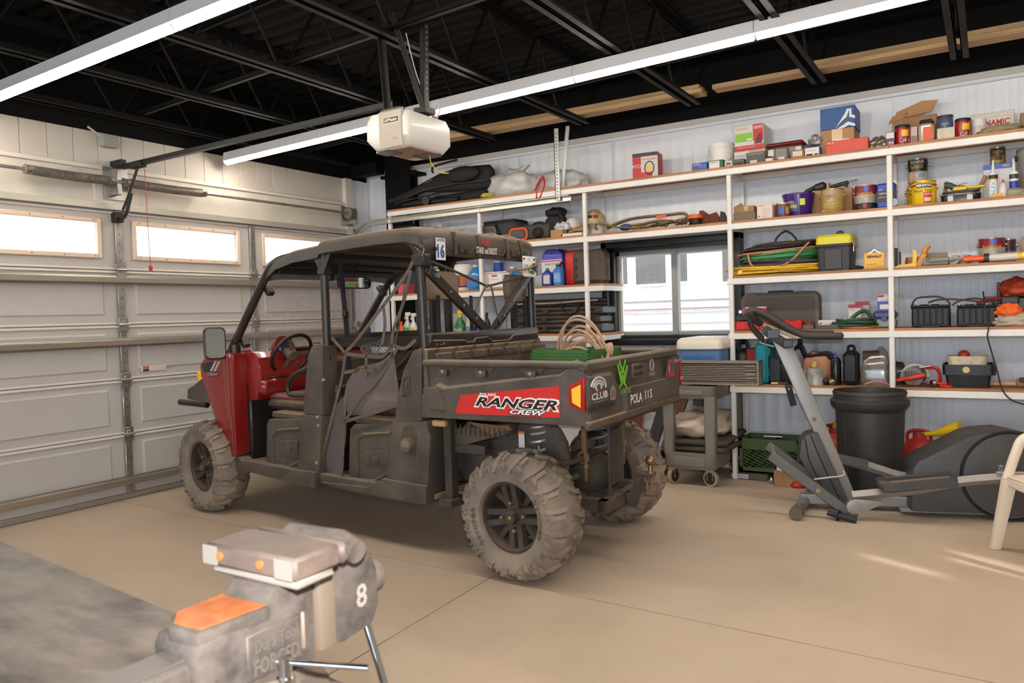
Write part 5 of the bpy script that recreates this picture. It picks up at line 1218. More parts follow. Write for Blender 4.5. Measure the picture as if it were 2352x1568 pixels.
obj('grip', G().tube(smooth([(-.09, 0, .08), (-.08, 0, .13), (.0, 0, .15), (.03, 0, .15)], 4), .013, 8), blkp, TL_); obj('mesh_cage', G().cyl((.02, -.04, .05), (.02, .06, .05), .065, n=16), C(60, 56, 52, .5, .4), TL_); obj('yellow_bracket', G().box(-.10, -.08, -.01, .01, 0, .09).box(.08, .1, -.02, .02, 0, .06), yel, TL_)
soft = C(62, 58, 56, .8, bump=.4, bsc=60); soft2 = C(78, 74, 72, .8, bump=.4, bsc=60)
B1 = (1.882, 0.418, 0.219)
bg1 = thing('tool_bag', 'large dark grey soft tool bag with piped edges on the second shelf', 'bag', (B1[0], 6.39, z2 + .001))
obj('bag_body', G().cbox(0, 0, 0, B1[1], .30, B1[2] * .92, .035), soft, bg1, ang=60); obj('bag_lid', G().cbox(.0, 0, B1[2] * .86, B1[1] * .9, .26, B1[2] * .16, .03), blk_soft, bg1, ang=60)
obj('pocket', G().box(-B1[1] * .46, .0, -.175, -.14, .02, B1[2] * .74, .025), soft2, bg1, ang=60); obj('piping', G().tube([(x, -.176, z) for x, z in rrect(-B1[1] * .45, -.01, .03, B1[2] * .72, .04)], .004, 5, True), C(150, 146, 142, .6), bg1); obj('strap', G().tube(smooth([(-.02, -.16, B1[2] * .9), (.03, -.18, B1[2] * .5), (.07, -.17, .02)], 4), .018, 6, flat=.3), blk_soft, bg1)
B2 = (2.229, 0.416, 0.154)
bg2 = thing('tool_bag', 'grey and orange duffel tool bag lying in front of the larger bag', 'bag', (B2[0], 6.34, z2 + .001))
obj('bag_body', G().prism(rrect(-.10, .10, 0, B2[2] * .95, .05), 'x', -B2[1] * .5, B2[1] * .5), soft2, bg2, bev=.02, ang=60); obj('end_pocket', G().box(-B2[1] * .46, -.03, -.135, -.09, .015, B2[2] * .7, .03), C(92, 88, 86, .8), bg2, ang=60)
obj('orange_trim', G().tube([(x, -.12, z) for x, z in rrect(-B2[1] * .47, -.01, .01, B2[2] * .74, .04)], .014, 6, True), C(220, 96, 50, .6), bg2); obj('carry_handle', G().tube(smooth([(-.02, -.02, B2[2] * .85), (.02, -.02, B2[2] * 1.05), (.1, -.02, B2[2] * 1.05), (.14, -.02, B2[2] * .85)], 4), .012, 8), blk_soft, bg2); obj('side_pocket', G().ball(.10, -.11, B2[2] * .42, .06, .03, .05, 14, 8), blk_soft, bg2, ang=60)
B3 = (2.441, 0.215, 0.269)
bg3 = bag('backpack', 'tall black backpack standing behind the small brown carton', 'bag', B3[0], 6.38, z2, B3[1] * .5, .10, B3[2] * .62, blk_soft, 4, .22, 2.2, .62)
obj('hood', G().ball(.02, -.02, B3[2] * .92, B3[1] * .48, .10, .05, 18, 8, .2, 2), blk_soft, bg3, ang=60); obj('strap', G().tube(smooth([(.05, -.08, B3[2] * .95), (.12, -.10, B3[2] * .7), (.09, -.1, B3[2] * .45)], 4), .015, 6, flat=.4), C(56, 52, 50, .8), bg3)
K1 = (2.558, 0.125, 0.069)
carton('small_carton', 'small plain brown carton at the front of the second shelf', 'box', K1, 2, 6.17, .09, kraft)
bag('clear_bag', 'crumpled clear plastic bag lying over the brown carton', 'bag', 2.555, 6.30, z2 + .07, .075, .06, .05, C(206, 204, 204, .15, bump=.9, bsc=30), 21, .4, 3)
W1 = (2.706, 0.209, 0.025)
carton('flat_carton', 'flat white carton under the braided tan straps', 'box', W1, 2, 6.17, .12, C(226, 216, 206, .6))
rp_ = one('braided_strap', 'braided tan leather straps heaped on the flat white carton', 'strap', G().tube(smooth([(-.10, 0, .0), (-.03, .02, .02), (.05, -.01, .03), (.10, .0, .02), (.03, .03, .045), (-.06, .0, .03), (.0, -.02, .015), (.12, .02, .03), (.17, 0, .01)], 5), .015, 7, flat=.6), C(186, 136, 80, .7, var=.3, sc=40), (2.75, 6.24, z2 + W1[2] + .016))
hh = one('white_helmet', 'plain white rounded shell behind the white carton', 'helmet', G().ball(0, 0, .0, .085, .10, .11, 22, 12, flat=0), wht, (2.602, 6.42, z2 + .09))
HH = (2.872, 0.231, 0.142)
h1 = thing('hard_hat', 'tan camouflage hard hat with stickers on the second shelf', 'helmet', (HH[0], 6.32, z2 + .10))
obj('shell', G().ball(0, 0, 0, HH[1] * .42, .13, HH[2] * .95, 26, 14, flat=0), C(176, 156, 122, .4, var=.35, sc=12), h1, ang=60); obj('brim', G().lathe([(HH[1] * .40, .0), (HH[1] * .52, -.008), (HH[1] * .52, -.002), (HH[1] * .40, .012)], n=28), C(176, 156, 122, .4, var=.35, sc=12), h1)
for a, m_ in ((-.5, C(60, 66, 36, .5)), (.05, blkp), (.5, C(150, 40, 44, .5))): obj('sticker', G().box(-.022, .022, -.002, .002, 0, .028, mx=rotm(0, 0, a) @ Matrix.Translation((0, -.124, .045)) @ rotm(-.35, 0, 0)), m_, h1)
tub = bottle('plastic_tub', 'cloudy low tub holding up the camouflage hard hat', 'tub', HH[0] + .02, 6.32, z2, [(.06, 0), (.075, .098)], C(206, 200, 192, .3), n=24)
tow = C(150, 128, 84, .85, var=.2, sc=14)
ts_ = thing('tow_strap', 'tan tow strap folded in long loops on the second shelf', 'strap', (0, 0, 0))
for pts, w_ in (([(2.926, 2.104), (2.914, 2.143), (2.953, 2.155), (3.127, 2.106), (3.329, 2.081)], .02), ([(3, 2.117), (3.189, 2.169), (3.351, 2.18), (3.547, 2.177), (3.7, 2.177), (3.729, 2.138), (3.661, 2.122), (3.428, 2.091), (3.227, 2.086)], .036), ([(3.17, 2.117), (3.325, 2.119), (3.492, 2.134), (3.703, 2.1), (3.714, 2.07)], .034)):
    y = 6.25 if w_ < .03 else 6.3
    obj('strap_loop', G().tube(smooth([(x, y, max(z, z2 + w_)) for x, z in pts], 4), w_ * .95, 8, flat=.4), tow, ts_)
lbx, lbz = (3.512, 2.163)
obj('orange_label', G().box(lbx - .04, lbx + .05, 6.26, 6.268, lbz - .012, lbz + .016), C(224, 92, 44, .5), ts_); bx_, bz_ = (3.184, 2.126); obj('blue_sleeve', G().ball(bx_, 6.28, z2 + .045, .06, .03, .03, 12, 8), C(44, 84, 120, .7), ts_)
chn = thing('tow_chain', 'rusty brown chain lying in front of the tow strap', 'chain', (3.62, 6.2, z2 + .001))
for i in range(15):
    m_ = Matrix.Translation((-.16 + i * .024, .012 * math.sin(i * 1.7), .018 + .012 * (math.sin(i * 1.1) + 1))) @ rotm(PI / 2 * (i % 2), .3 * math.sin(i), .4 * math.sin(i * 2.3))
    obj('link', G().tube([(.018 * math.cos(t), .011 * math.sin(t), 0) for t in [2 * PI * k / 10 for k in range(10)]], .005, 5, True, mx=m_), C(86, 52, 34, .75, .3, var=.3, sc=30), chn)
OT = (3.809, 0.125, 0.079)
ot = thing('tape_reel', 'orange and black tape reel right of the tow strap', 'tape reel', (OT[0], 6.28, z2 + .001))
obj('reel', G().lathe([(.055, 0), (.06, .01), (.05, .03), (.05, .05), (.062, .06), (.062, .085), (.001, .09)], n=24), C(34, 30, 28, .5), ot); obj('orange_rim', G().lathe([(.062, .055), (.067, .06), (.067, .085), (.062, .09), (.001, .092)], n=24), C(222, 96, 36, .4), ot)
rust = C(116, 66, 40, .8, .3, var=.3, sc=16)
rx0, rz0 = (3.92, 2.083)
one('plow_point', 'rusty curved steel plate leaning near the second post', 'steel plate', G().prism([(-.07, 0), (.07, 0), (.09, .05), (.06, .10), (.0, .085), (-.05, .125), (-.08, .12)], 'y', -.006, .006), rust, (rx0, 6.30, z2 + .001), (.12, 0, 0))
one('plow_point', 'dark steel plate standing right of the rusty curved plate', 'steel plate', G().prism([(0, 0), (.07, 0), (.04, .09), (.015, .10)], 'y', -.02, .02), C(66, 56, 50, .7, .3), (rx0 + .09, 6.28, z2 + .001))
S1_ = (4.236, 0.173, 0.061)
carton('shallow_tray', 'grey shallow wooden tray under the taped brown carton', 'tray', S1_, 2, 6.18, .14, C(120, 104, 86, .7))
S2_ = (4.229, 0.157, 0.051)
o = carton('carton', 'open brown carton with clear tape lying in the grey tray', 'box', S2_, 2, 6.2, .12, kraft2, [(.5, .7, .3, .95, C(190, 168, 142, .2))], dz=S1_[2] + .001)
obj('flap', G().prism([(-.06, 0), (.02, 0), (.0, .03)], 'y', -.055, -.05, mx=Matrix.Translation((-.02, 0, S2_[2]))), kraft2, o)
one('sanding_disc', 'round grey disc leaning behind the pinkish checklist carton', 'disc', G().cyl((0, 0, .06), (0, .01, .06), .06, n=24), C(150, 136, 118, .8), (4.313, 6.36, z2 + .001))
S3_ = (4.393, 0.119, 0.11)
o = carton('parts_carton', 'pinkish white carton printed with a checklist on the second shelf', 'box', S3_, 2, 6.18, .13, C(226, 204, 192, .55), [(.08, .2, .62, .68, wht), (.08, .2, .46, .52, wht), (.08, .2, .3, .36, wht), (.08, .2, .14, .2, inkk)], [('PARTS', .3, .9, .4, .08, inkr), ('Order No.', .6, .64, .5, .07, inkk), ('Type A', .55, .48, .4, .07, inkk), ('Type B', .55, .32, .4, .07, inkk), ('Size', .5, .16, .3, .07, inkk)])
S4_ = (4.52, 0.104, 0.109)
o = can('paint_can', 'small brown quart can with blue label beside the purple bucket', 'can', S4_, 2, 6.24, C(112, 62, 36, .35), (), bail=False, rimc=(190, 170, 130))
patch(o, S4_[1] / 2, -.5, .35, S4_[2] * .2, S4_[2] * .72, C(60, 92, 170, .4)); patch(o, S4_[1] / 2, .55, 1.1, S4_[2] * .2, S4_[2] * .7, C(170, 130, 70, .5))
PBK = (4.615, 0.243, 0.18)
pb = thing('purple_bucket', 'purple plastic feed bucket with yellow sticker on the second shelf', 'bucket', (PBK[0], 6.34, z2 + .001)); r = PBK[1] / 2; h = PBK[2]
pm = C(62, 28, 112, .22)
obj('bucket_body', G().lathe([(r * .78, 0), (r * .80, .01), (r * .96, h * .9), (r, h * .9), (r * 1.02, h * .96), (r, h), (r * .94, h), (r * .76, .02), (.001, .02)], n=36), pm, pb)
patch(pb, r * .86, -.55, .12, h * .22, h * .72, C(70, 66, 120, .4), off=.004); patch(pb, r * .86, -.5, .05, h * .34, h * .5, C(30, 34, 50, .4), off=.006)
text(pb, 'FORTIFIED', (-.04, -r * .93, h * .42), FRONT, .10, .026, C(214, 206, 90, .5), bend=r * .93, bold=.03); text(pb, 'FEED', (-.04, -r * .95, h * .6), FRONT, .06, .02, wht, bend=r * .95)
pb_s = patch(pb, r * .90, .28, .62, h * .46, h * .74, C(206, 214, 80, .5), off=.004, name='sticker')
CB2 = (4.854, 0.279, 0.203)
carton('carton', 'plain brown carton behind the tan paint can', 'box', CB2, 2, 6.40, .12, kraft)
TCN = (4.87, 0.161, 0.182)
o = can('paint_can', 'tan gallon paint can in front of the plain brown carton', 'can', TCN, 2, 6.29, C(168, 136, 70, .3), [(.2, .55, C(176, 140, 64, .3)), (.58, .95, C(176, 148, 104, .3))], rimc=(170, 140, 100))
text(o, 'SUPERPAINT', (0, -TCN[1] / 2 - .005, TCN[2] * .68), FRONT, .10, .018, C(130, 118, 120, .5), bend=TCN[1] / 2); text(o, 'exterior', (0, -TCN[1] / 2 - .005, TCN[2] * .52), FRONT, .05, .014, wht, bend=TCN[1] / 2); text(o, 'acrylic latex', (0, -TCN[1] / 2 - .005, TCN[2] * .36), FRONT, .09, .012, wht, bend=TCN[1] / 2); text(o, 'GAL', (-.05, -TCN[1] / 2 + .012, TCN[2] * .10), FRONT, .03, .014, wht)
AT = thing('air_tool', 'black palm sander lying on the tan can and brown carton', 'tool', (4.766, 6.45, z2 + CB2[2] + .001))
obj('tool_body', G().box(-.05, .05, -.05, .05, .0, .06, .02, mx=rotm(0, -.25, 0)), blkp, AT); obj('hose_port', G().cyl((-.12, 0, .0), (-.04, 0, .035), .018, n=12), blkp, AT); obj('pad', G().box(.045, .06, -.05, .05, -.01, .06, .006), C(190, 176, 156, .7), AT)
AT2 = thing('air_tool', 'slim black die grinder with steel tip beside the palm sander', 'tool', (4.907, 6.42, z2 + CB2[2] + .017))
obj('tool_body', G().cyl((-.07, 0, .0), (.06, 0, .025), .015, n=12).cyl((.03, 0, .02), (.05, 0, -.01), .012, n=10), blkp, AT2); obj('steel_tip', G().cyl((.06, 0, .025), (.12, 0, .037), .006, n=8), chrome, AT2)
def deck(label, dim, l, yc, z=None):
    o = can('stain_can', label, 'can', dim, l, yc, C(120, 24, 34, .3), [(.62, .97, C(132, 24, 36, .3)), (.28, .62, C(170, 160, 146, .4, var=.2, sc=20)), (.05, .28, C(40, 30, 30, .4))], rimc=(150, 130, 130), z=z)
    r = dim[1] / 2; patch(o, r, -.02, .35, dim[2] * .74, dim[2] * .93, C(60, 100, 190, .4)); patch(o, r, -.15, .15, dim[2] * .08, dim[2] * .25, C(170, 40, 50, .4), off=.003)
    text(o, 'SuperDeck', (0, -r - .0045, dim[2] * .66), FRONT, r * 1.55, dim[2] * .13, C(226, 150, 50, .4), bend=r + .003, bold=.02); return o
D1 = (5.103, 0.152, 0.182)
deck('maroon deck stain can on the second shelf beside the blue jug', D1, 2, 6.29)
BJ = (5.225, 0.086, 0.18)
o = carton('solvent_jug', 'blue and dark brown flat solvent can behind the third post', 'can', (BJ[0] + .02, BJ[1] + .04, BJ[2]), 2, 6.22, .1, C(36, 70, 180, .3), [(0, 1, .22, .7, C(44, 20, 28, .35))], [('xylol', .2, .74, .22, .08, wht), ('xylene', .33, .58, .4, .12, wht), ('solvent', .3, .44, .4, .05, wht)], c=.012)
obj('cap', G().cyl((.02, 0, BJ[2]), (.02, 0, BJ[2] + .025), .022, n=14), blkp, o); obj('picture_print', G().ball(.05, -.051, BJ[2] * .2, .025, .002, .03, 10, 6), C(180, 200, 230, .5), o)
MW = (5.483, 0.16, 0.166)
mwy = C(232, 192, 20, .28)
def mini(label, dim, yc, l=2):
    o = can('stain_can', label, 'can', dim, l, yc, mwy, [(.78, .86, C(170, 40, 30, .4))], rimc=(200, 170, 60)); r = dim[1] / 2
    text(o, 'Wood Finish', (0, -r - .0035, dim[2] * .58), FRONT, r * 1.6, dim[2] * .13, C(60, 50, 20, .5), bend=r + .003)
    return o
o = mini('front yellow wood stain can under the black preservative can', MW, 6.28); r = MW[1] / 2
patch(o, r, -.55, .7, MW[2] * .70, MW[2] * .9, C(44, 36, 30, .4)); text(o, 'MINWAX', (.01, -r - .005, MW[2] * .8), FRONT, r * 1.3, MW[2] * .13, wht, bend=r + .005, bold=.03)
patch(o, r, .0, .7, .01, MW[2] * .5, C(206, 40, 40, .4), off=.003); patch(o, r, .08, .62, .02, MW[2] * .28, C(226, 206, 160, .4), off=.004); text(o, 'sedona', (.04, -r - .004, MW[2] * .44), FRONT, .06, .016, wht, bend=r + .004)
M2 = (5.431, 0.144, 0.172)
mini('rear yellow wood stain can half hidden behind the front yellow one', M2, 6.47)
WD = (5.435, 0.132, 0.176)
o = can('preservative_can', 'black wood preservative can stacked on the rear yellow can', 'can', WD, 2, 6.45, C(30, 28, 30, .3), [(.0, .45, C(186, 150, 120, .4, var=.3, sc=30))], z=z2 + M2[2] + .012); r = WD[1] / 2
text(o, 'WOODLIFE', (0, -r - .0035, WD[2] * .84), FRONT, r * 1.5, WD[2] * .13, wht, bend=r + .003, bold=.02); text(o, 'Classic', (0, -r - .0035, WD[2] * .70), FRONT, r * 1.4, WD[2] * .13, C(226, 206, 40, .4), bend=r + .003, shear=.2); text(o, 'WOOD PRESERVATIVE', (0, -r - .0035, WD[2] * .6), FRONT, r * 1.2, WD[2] * .035, wht, bend=r + .003)
patch(o, r, .1, .8, WD[2] * .2, WD[2] * .36, C(90, 150, 190, .4), off=.003)
RO = (5.711, 0.252, 0.076)
ro = thing('roaster_oven', 'black electric roaster with chrome band and pale legs', 'roaster', (RO[0], 6.34, z2 + .001))
w, h = RO[1], RO[2]
obj('roaster_body', G().prism(rrect(-w * .48, w * .48, -.12, .12, .06), 'z', .0, h * .66), C(20, 20, 21, .25), ro, bev=.006); obj('chrome_band', G().prism(rrect(-w * .5, w * .5, -.13, .13, .06), 'z', h * .60, h * .74), chrome, ro, bev=.006); obj('pan_rim', G().prism(rrect(-w * .45, w * .45, -.11, .11, .05), 'z', h * .74, h * 1.0), C(34, 33, 34, .5), ro, bev=.008)
for sx in (-.24, .22): obj('leg', G().box(w * sx - .018, w * sx + .018, -.128, -.118, .0, h * .56, .003), C(206, 204, 198, .4), ro)
yx, yz_ = (5.772, 2.178)
yb = thing('wire_brush', 'yellow plastic handle brush lying on the black roaster', 'brush', (yx - .02, 6.3, z2 + h + .001))
obj('handle', G().box(-.09, .0, -.03, .03, .0, .035, .01).box(-.005, .11, -.015, .015, .012, .032, .006), yel, yb, label='yellow handle'); obj('bristles', G().box(-.088, -.01, -.028, .028, -.0, .006), C(90, 80, 60, .8), yb); obj('hanging_wire', G().tube(smooth([(-.08, 0, .035), (-.02, 0, .055), (.0, 0, .05)], 4), .003, 5), chrome, yb)
gx, gz_ = (5.661, 2.187)
one('pipe_elbow', 'dull green pipe elbow resting on the left of the roaster', 'pipe', G().tube(smooth([(-.05, 0, .05), (-.02, 0, .05), (.02, 0, .025), (.07, 0, .02)], 4), .022, 12), C(62, 78, 70, .6), (gx, 6.3, z2 + h + .001))
one('wood_block', 'short brown wooden stick leaning behind the green elbow', 'stick', G().box(-.012, .012, -.008, .008, 0, .085, .003, mx=rotm(0, .15, 0)), C(150, 110, 80, .7), (gx - .05, 6.34, z2 + h + .001))
one('wood_tool', 'tan wooden tool grip poking up behind the yellow brush', 'handle', G().tube([(0, 0, 0), (.05, 0, .10)], [.012, .015], 8), C(170, 120, 84, .6), (yx + .04, 6.36, z2 + h + .001))
WB = (5.937, 0.184, 0.253)
o = carton('paint_kit_carton', 'tall white carton with blue top band behind the caulk tubes', 'box', WB, 2, 6.38, .13, C(196, 196, 206, .5), [(0, 1, .86, 1, C(66, 92, 170, .45)), (.55, .95, .5, .82, C(214, 210, 214, .5))], [('PRO', .74, .93, .2, .06, wht)], rz=.0)
VC = (5.933, 0.092, 0.12)
o = can('stain_can', 'brown and gold quart can standing on the tall white carton', 'can', VC, 2, 6.44, C(120, 96, 44, .3), [(.5, .92, C(80, 60, 34, .3)), (.1, .5, C(150, 118, 50, .3))], bail=False, z=z2 + WB[2] + .001); patch(o, VC[1] / 2, -.4, .5, VC[2] * .2, VC[2] * .48, C(90, 50, 30, .4)); text(o, 'SPAR URETHANE', (0, -VC[1] / 2 - .003, VC[2] * .7), FRONT, .07, .02, C(206, 180, 90, .5), bend=VC[1] / 2)
def caulk(label, x, yc, h, m2):
    o = thing('caulk_tube', label, 'tube', (x, yc, z2 + .001)); 
    obj('tube_body', G().lathe([(.026, 0), (.026, h * .62), (.02, h * .66)], n=18), C(226, 226, 226, .4), o); obj('nozzle', G().lathe([(.012, h * .66), (.004, h)], n=10), C(220, 216, 210, .4), o)
    for z0, z1_, mm in m2: obj('printed_label', G().lathe([(.0266, h * z0), (.0266, h * z1_)], n=18, cap=False), mm, o)
    return o
CT = (5.904, 0.045, 0.257)
o = caulk('caulk tube with yellow and black band and teal lettering', CT[0], 6.22, CT[2], ((.50, .60, C(34, 34, 40, .4)), (.45, .5, yel))); text(o, 'ALEX', (0, -.0285, CT[2] * .24), (PI / 2, -PI / 2, 0), .10, .02, C(60, 150, 170, .5), bend=0)
CT = (6.022, 0.046, 0.259)
o = caulk('caulk tube with blue label left of the grey bucket', CT[0], 6.25, CT[2], ((.0, .4, C(46, 66, 160, .4)), (.46, .58, C(60, 56, 70, .4))))
SBt = (5.959, 0.042, 0.117)
bottle('glue_bottle', 'small clear bottle with red tip between the two caulk tubes', 'bottle', SBt[0], 6.2, z2, [(.024, 0), (.026, .03), (.022, SBt[2] * .6), (.008, SBt[2] * .82)], C(216, 206, 202, .2), [(.008, SBt[2] * .8), (.005, SBt[2]), (.001, SBt[2])], redp)
GB = (6.118, 0.16, 0.328)
o = bottle('grey_bucket', 'grey plastic bucket with black ear cut by the right edge', 'bucket', GB[0], 6.38, z2, [(GB[1] * .42, 0), (GB[1] * .48, GB[2] * .8), (GB[1] * .5, GB[2] * .82), (GB[1] * .5, GB[2]), (.001, GB[2])], C(130, 124, 120, .4), n=30); obj('bail_ear', G().ball(-GB[1] * .5, -.03, GB[2] * .82, .014, .02, .02, 10, 6), blkp, o)
bag('clear_bag', 'clear bag with yellow rim at the front right of the second shelf', 'bag', 6.036, 6.21, z2, .09, .04, .035, C(150, 140, 120, .15, bump=.8, bsc=30), 31, .4, 3)
one('chalk_line', 'flat yellow plastic wedge lying at the shelf edge', 'wedge', G().prism([(-.05, 0), (.04, 0), (.04, .022), (-.02, .02)], 'y', -.02, .02), C(222, 160, 40, .5), (5.92, 6.18, z2 + .001))

# ================= third shelf
z3 = ZS[3]
PT = (0.705, 0.244, 0.284)
o = case('tool_box', 'black tool box with red lid at the left end of the third shelf', 'tool box', (PT[0], PT[1] * 1.1, PT[2] * .92), 3, 6.26, .14, C(30, 28, 30, .5)); obj('red_lid', G().cbox(0, 0, PT[2] * .92, PT[1] * 1.14, .16, .03, .01), redp, o)
o = one('pink_folder_stack', 'stack of pink trays in front of the black tool box', 'tray', G().cbox(0, 0, 0, .13, .12, .10, .004), C(206, 76, 96, .5), (0.757, 6.22, z3 + .001))
P1 = (1.111, 0.177, 0.258)
o = can('tar_can', 'blue and yellow can behind the left roof post', 'can', P1, 3, 6.36, C(40, 70, 120, .35), [(.55, .9, C(206, 176, 60, .4)), (0, .12, C(90, 140, 60, .4))], bail=False); text(o, 'R', (.02, -P1[1] / 2 - .004, P1[2] * .42), FRONT, .03, .05, wht)
carton('red_carton', 'small can with red and green base beside the blue can', 'can', (1.252, 0.075, 0.129), 3, 6.2, .05, C(190, 60, 40, .5), [(0, 1, .5, 1, C(120, 150, 60, .5))])
case('equipment_case', 'narrow black case upright behind the cross brace', 'case', (1.199, 0.11, 0.259), 3, 6.36, .2, blkp, latch=False)
P2 = (1.391, 0.202, 0.258)
o = can('pellet_bucket', 'white bucket with black label and orange roundel', 'bucket', P2, 3, 6.36, wht, [(.14, .62, C(34, 32, 32, .4)), (.5, .62, C(226, 206, 60, .4))], bail=False, lidc=(230, 226, 220)); patch(o, P2[1] / 2, .1, .9, P2[2] * .2, P2[2] * .5, C(190, 90, 40, .4))
def washer(label, dim, yc, text_=None):
    w, h = dim[1], dim[2]
    o = thing('washer_fluid_jug', label, 'jug', (dim[0], yc, z3 + .001))
    obj('jug_body', G().loft([[(w * k * math.cos(a) * .5, .055 * k * math.sin(a), z * h) for a in [2 * PI * i / 20 for i in range(20)]] for z, k in ((0, .94), (.03, 1), (.55, 1), (.72, .8), (.86, .4), (.92, .3))]), C(60, 130, 186, .15, spec=.8), o, ang=60)
    obj('cap', G().cyl((0, 0, h * .92), (0, 0, h), .022, n=14), C(226, 226, 222, .4), o)
    obj('handle', G().tube(smooth([(w * .1, 0, h * .86), (w * .34, 0, h * .84), (w * .42, 0, h * .66), (w * .4, 0, h * .55)], 4), .014, 8), C(60, 130, 186, .2), o)
    lb2 = obj('printed_label', G().box(-w * .42, w * .42, -.058, -.0565, h * .14, h * .55, .0), C(50, 120, 190, .4), o)
    if text_: text(o, text_, (0, -.060, h * .42), FRONT, w * .7, h * .13, redp, shear=.3, bold=.03)
    return o
washer('light blue washer fluid jug left of the second post', (1.601, 0.154, 0.246), 6.25, 'Washer')
P3 = (1.849, 0.317, 0.164)
bk = thing('storage_basket', 'white slotted plastic basket with a red logo on its label', 'basket', (P3[0], 6.37, z3 + .001)); w, h = P3[1], P3[2]
obj('basket_body', G().loft([[(x * k, y * k, z) for x, y in rrect(-w * .5, w * .5, -.15, .15, .03)] for z, k in ((0, .9), (h, 1.0), (h, .96), (.01, .86))]), C(222, 214, 208, .4), bk); obj('rim', G().prism(rrect(-w * .53, w * .53, -.16, .16, .03), 'z', h * .94, h), C(226, 220, 214, .4), bk)
obj('printed_label', G().box(-w * .2, w * .28, -.1605, -.152, h * .1, h * .86), C(232, 226, 224, .5), bk); obj('red_logo', G().box(-w * .1, w * .1, -.162, -.1604, h * .72, h * .82), redp, bk); text(bk, 'STORAGE', (.01, -.162, h * .55), FRONT, w * .3, h * .06, greyp)
for i in range(3):
    for k in range(4): obj('slot', G().box(w * .33 + i * .016, w * .33 + i * .016 + .009, -.155, -.148, h * (.2 + .17 * k), h * (.2 + .17 * k) + .014), C(60, 58, 56, .8), bk)
o = can('blue_cup', 'blue plastic cup lying in the white basket', 'cup', (P3[0] - .02, .10, .10), 3, 6.32, C(34, 66, 150, .35), bail=False, z=z3 + P3[2] + .002, lidc=None)
washer('light blue washer fluid jug right of the white basket', (1.986, 0.176, 0.208), 6.32)
carton('oil_carton', 'brown and red carton between the blue jug and the right roof post', 'box', (2.161, 0.123, 0.131), 3, 6.22, .1, kraft, [(.1, .9, .55, .95, C(150, 60, 40, .5))]); carton('white_carton', 'low white carton in front of the brown and red one', 'box', (2.16, 0.104, 0.033), 3, 6.17, .05, wht)
JB = (2.441, 0.215, 0.341)
o = one('def_container', 'large blue fluid container with white and pink label on the third shelf', 'container', G().prism([(-JB[1] / 2, 0), (JB[1] / 2, 0), (JB[1] / 2, JB[2] * .86), (JB[1] * .3, JB[2]), (-JB[1] * .3, JB[2]), (-JB[1] / 2, JB[2] * .84)], 'y', -.1, .1), C(58, 62, 168, .3), (JB[0], 6.38, z3 + .001), bev=.012)
prints(o, JB[1], JB[2], -.1, [(.0, 1, .38, .72, C(214, 206, 212, .5)), (0, 1, .66, .7, C(196, 90, 110, .5))], [('EXHAUST FLUID', .5, .6, .7, .05, inkk)]); obj('cap', G().cyl((.01, 0, JB[2]), (.01, 0, JB[2] + .02), .03, n=14), C(210, 214, 226, .3), o)
q = (2.435, 0.114, 0.163)
bt = thing('oil_bottle', 'dark blue bottle with a green cap before the large fluid container', 'bottle', (q[0], 6.2, z3 + .001)); obj('bottle_body', G().loft([[(q[1] * .5 * k * math.cos(a), .035 * k * math.sin(a), z * q[2]) for a in [2 * PI * i / 16 for i in range(16)]] for z, k in ((0, .95), (.05, 1), (.6, 1), (.82, .5), (.88, .34))]), C(48, 54, 150, .3), bt, ang=60); obj('cap', G().cyl((0, 0, q[2] * .86), (0, 0, q[2]), .016, n=12), C(30, 110, 70, .4), bt); obj('printed_label', G().box(-q[1] * .2, q[1] * .36, -.038, -.036, q[2] * .12, q[2] * .6), C(196, 196, 200, .5), bt)
q = (2.551, 0.098, 0.191)
o = bottle('cleaner_bottle', 'light blue round bottle with a black cap before the large fluid container', 'bottle', q[0], 6.2, z3, [(q[1] * .48, 0), (q[1] * .5, .01), (q[1] * .5, q[2] * .72), (q[1] * .2, q[2] * .9)], C(60, 126, 200, .25), [(q[1] * .22, q[2] * .88), (q[1] * .22, q[2]), (.001, q[2])], blkp); patch(o, q[1] / 2, -.8, .8, q[2] * .15, q[2] * .6, C(120, 160, 210, .4)); text(o, '75', (0, -q[1] / 2 - .005, q[2] * .4), FRONT, .03, .03, wht)
o = case('tool_case', 'red plastic tool case standing behind the black power tool case', 'case', (2.644, 0.178, 0.32), 3, 6.30, .26, C(206, 50, 44, .4), handle=None); obj('carry_handle', G().tube(smooth([(-.075, -.17, .10), (-.085, -.2, .10), (-.085, -.2, .20), (-.075, -.17, .2)], 4), .012, 8), blkp, o)
o = case('tool_case', 'dusty black hard tool case standing beside the red case', 'case', (2.816, 0.305, 0.308), 3, 6.24, .20, C(62, 58, 54, .6, dust=.3), handle=None, c=.035)
for k in (0, 1, 2): obj('latch', G().box(-.12, -.09, -.108, -.10, .06 + k * .07, .10 + k * .07, .004), blkp, o)
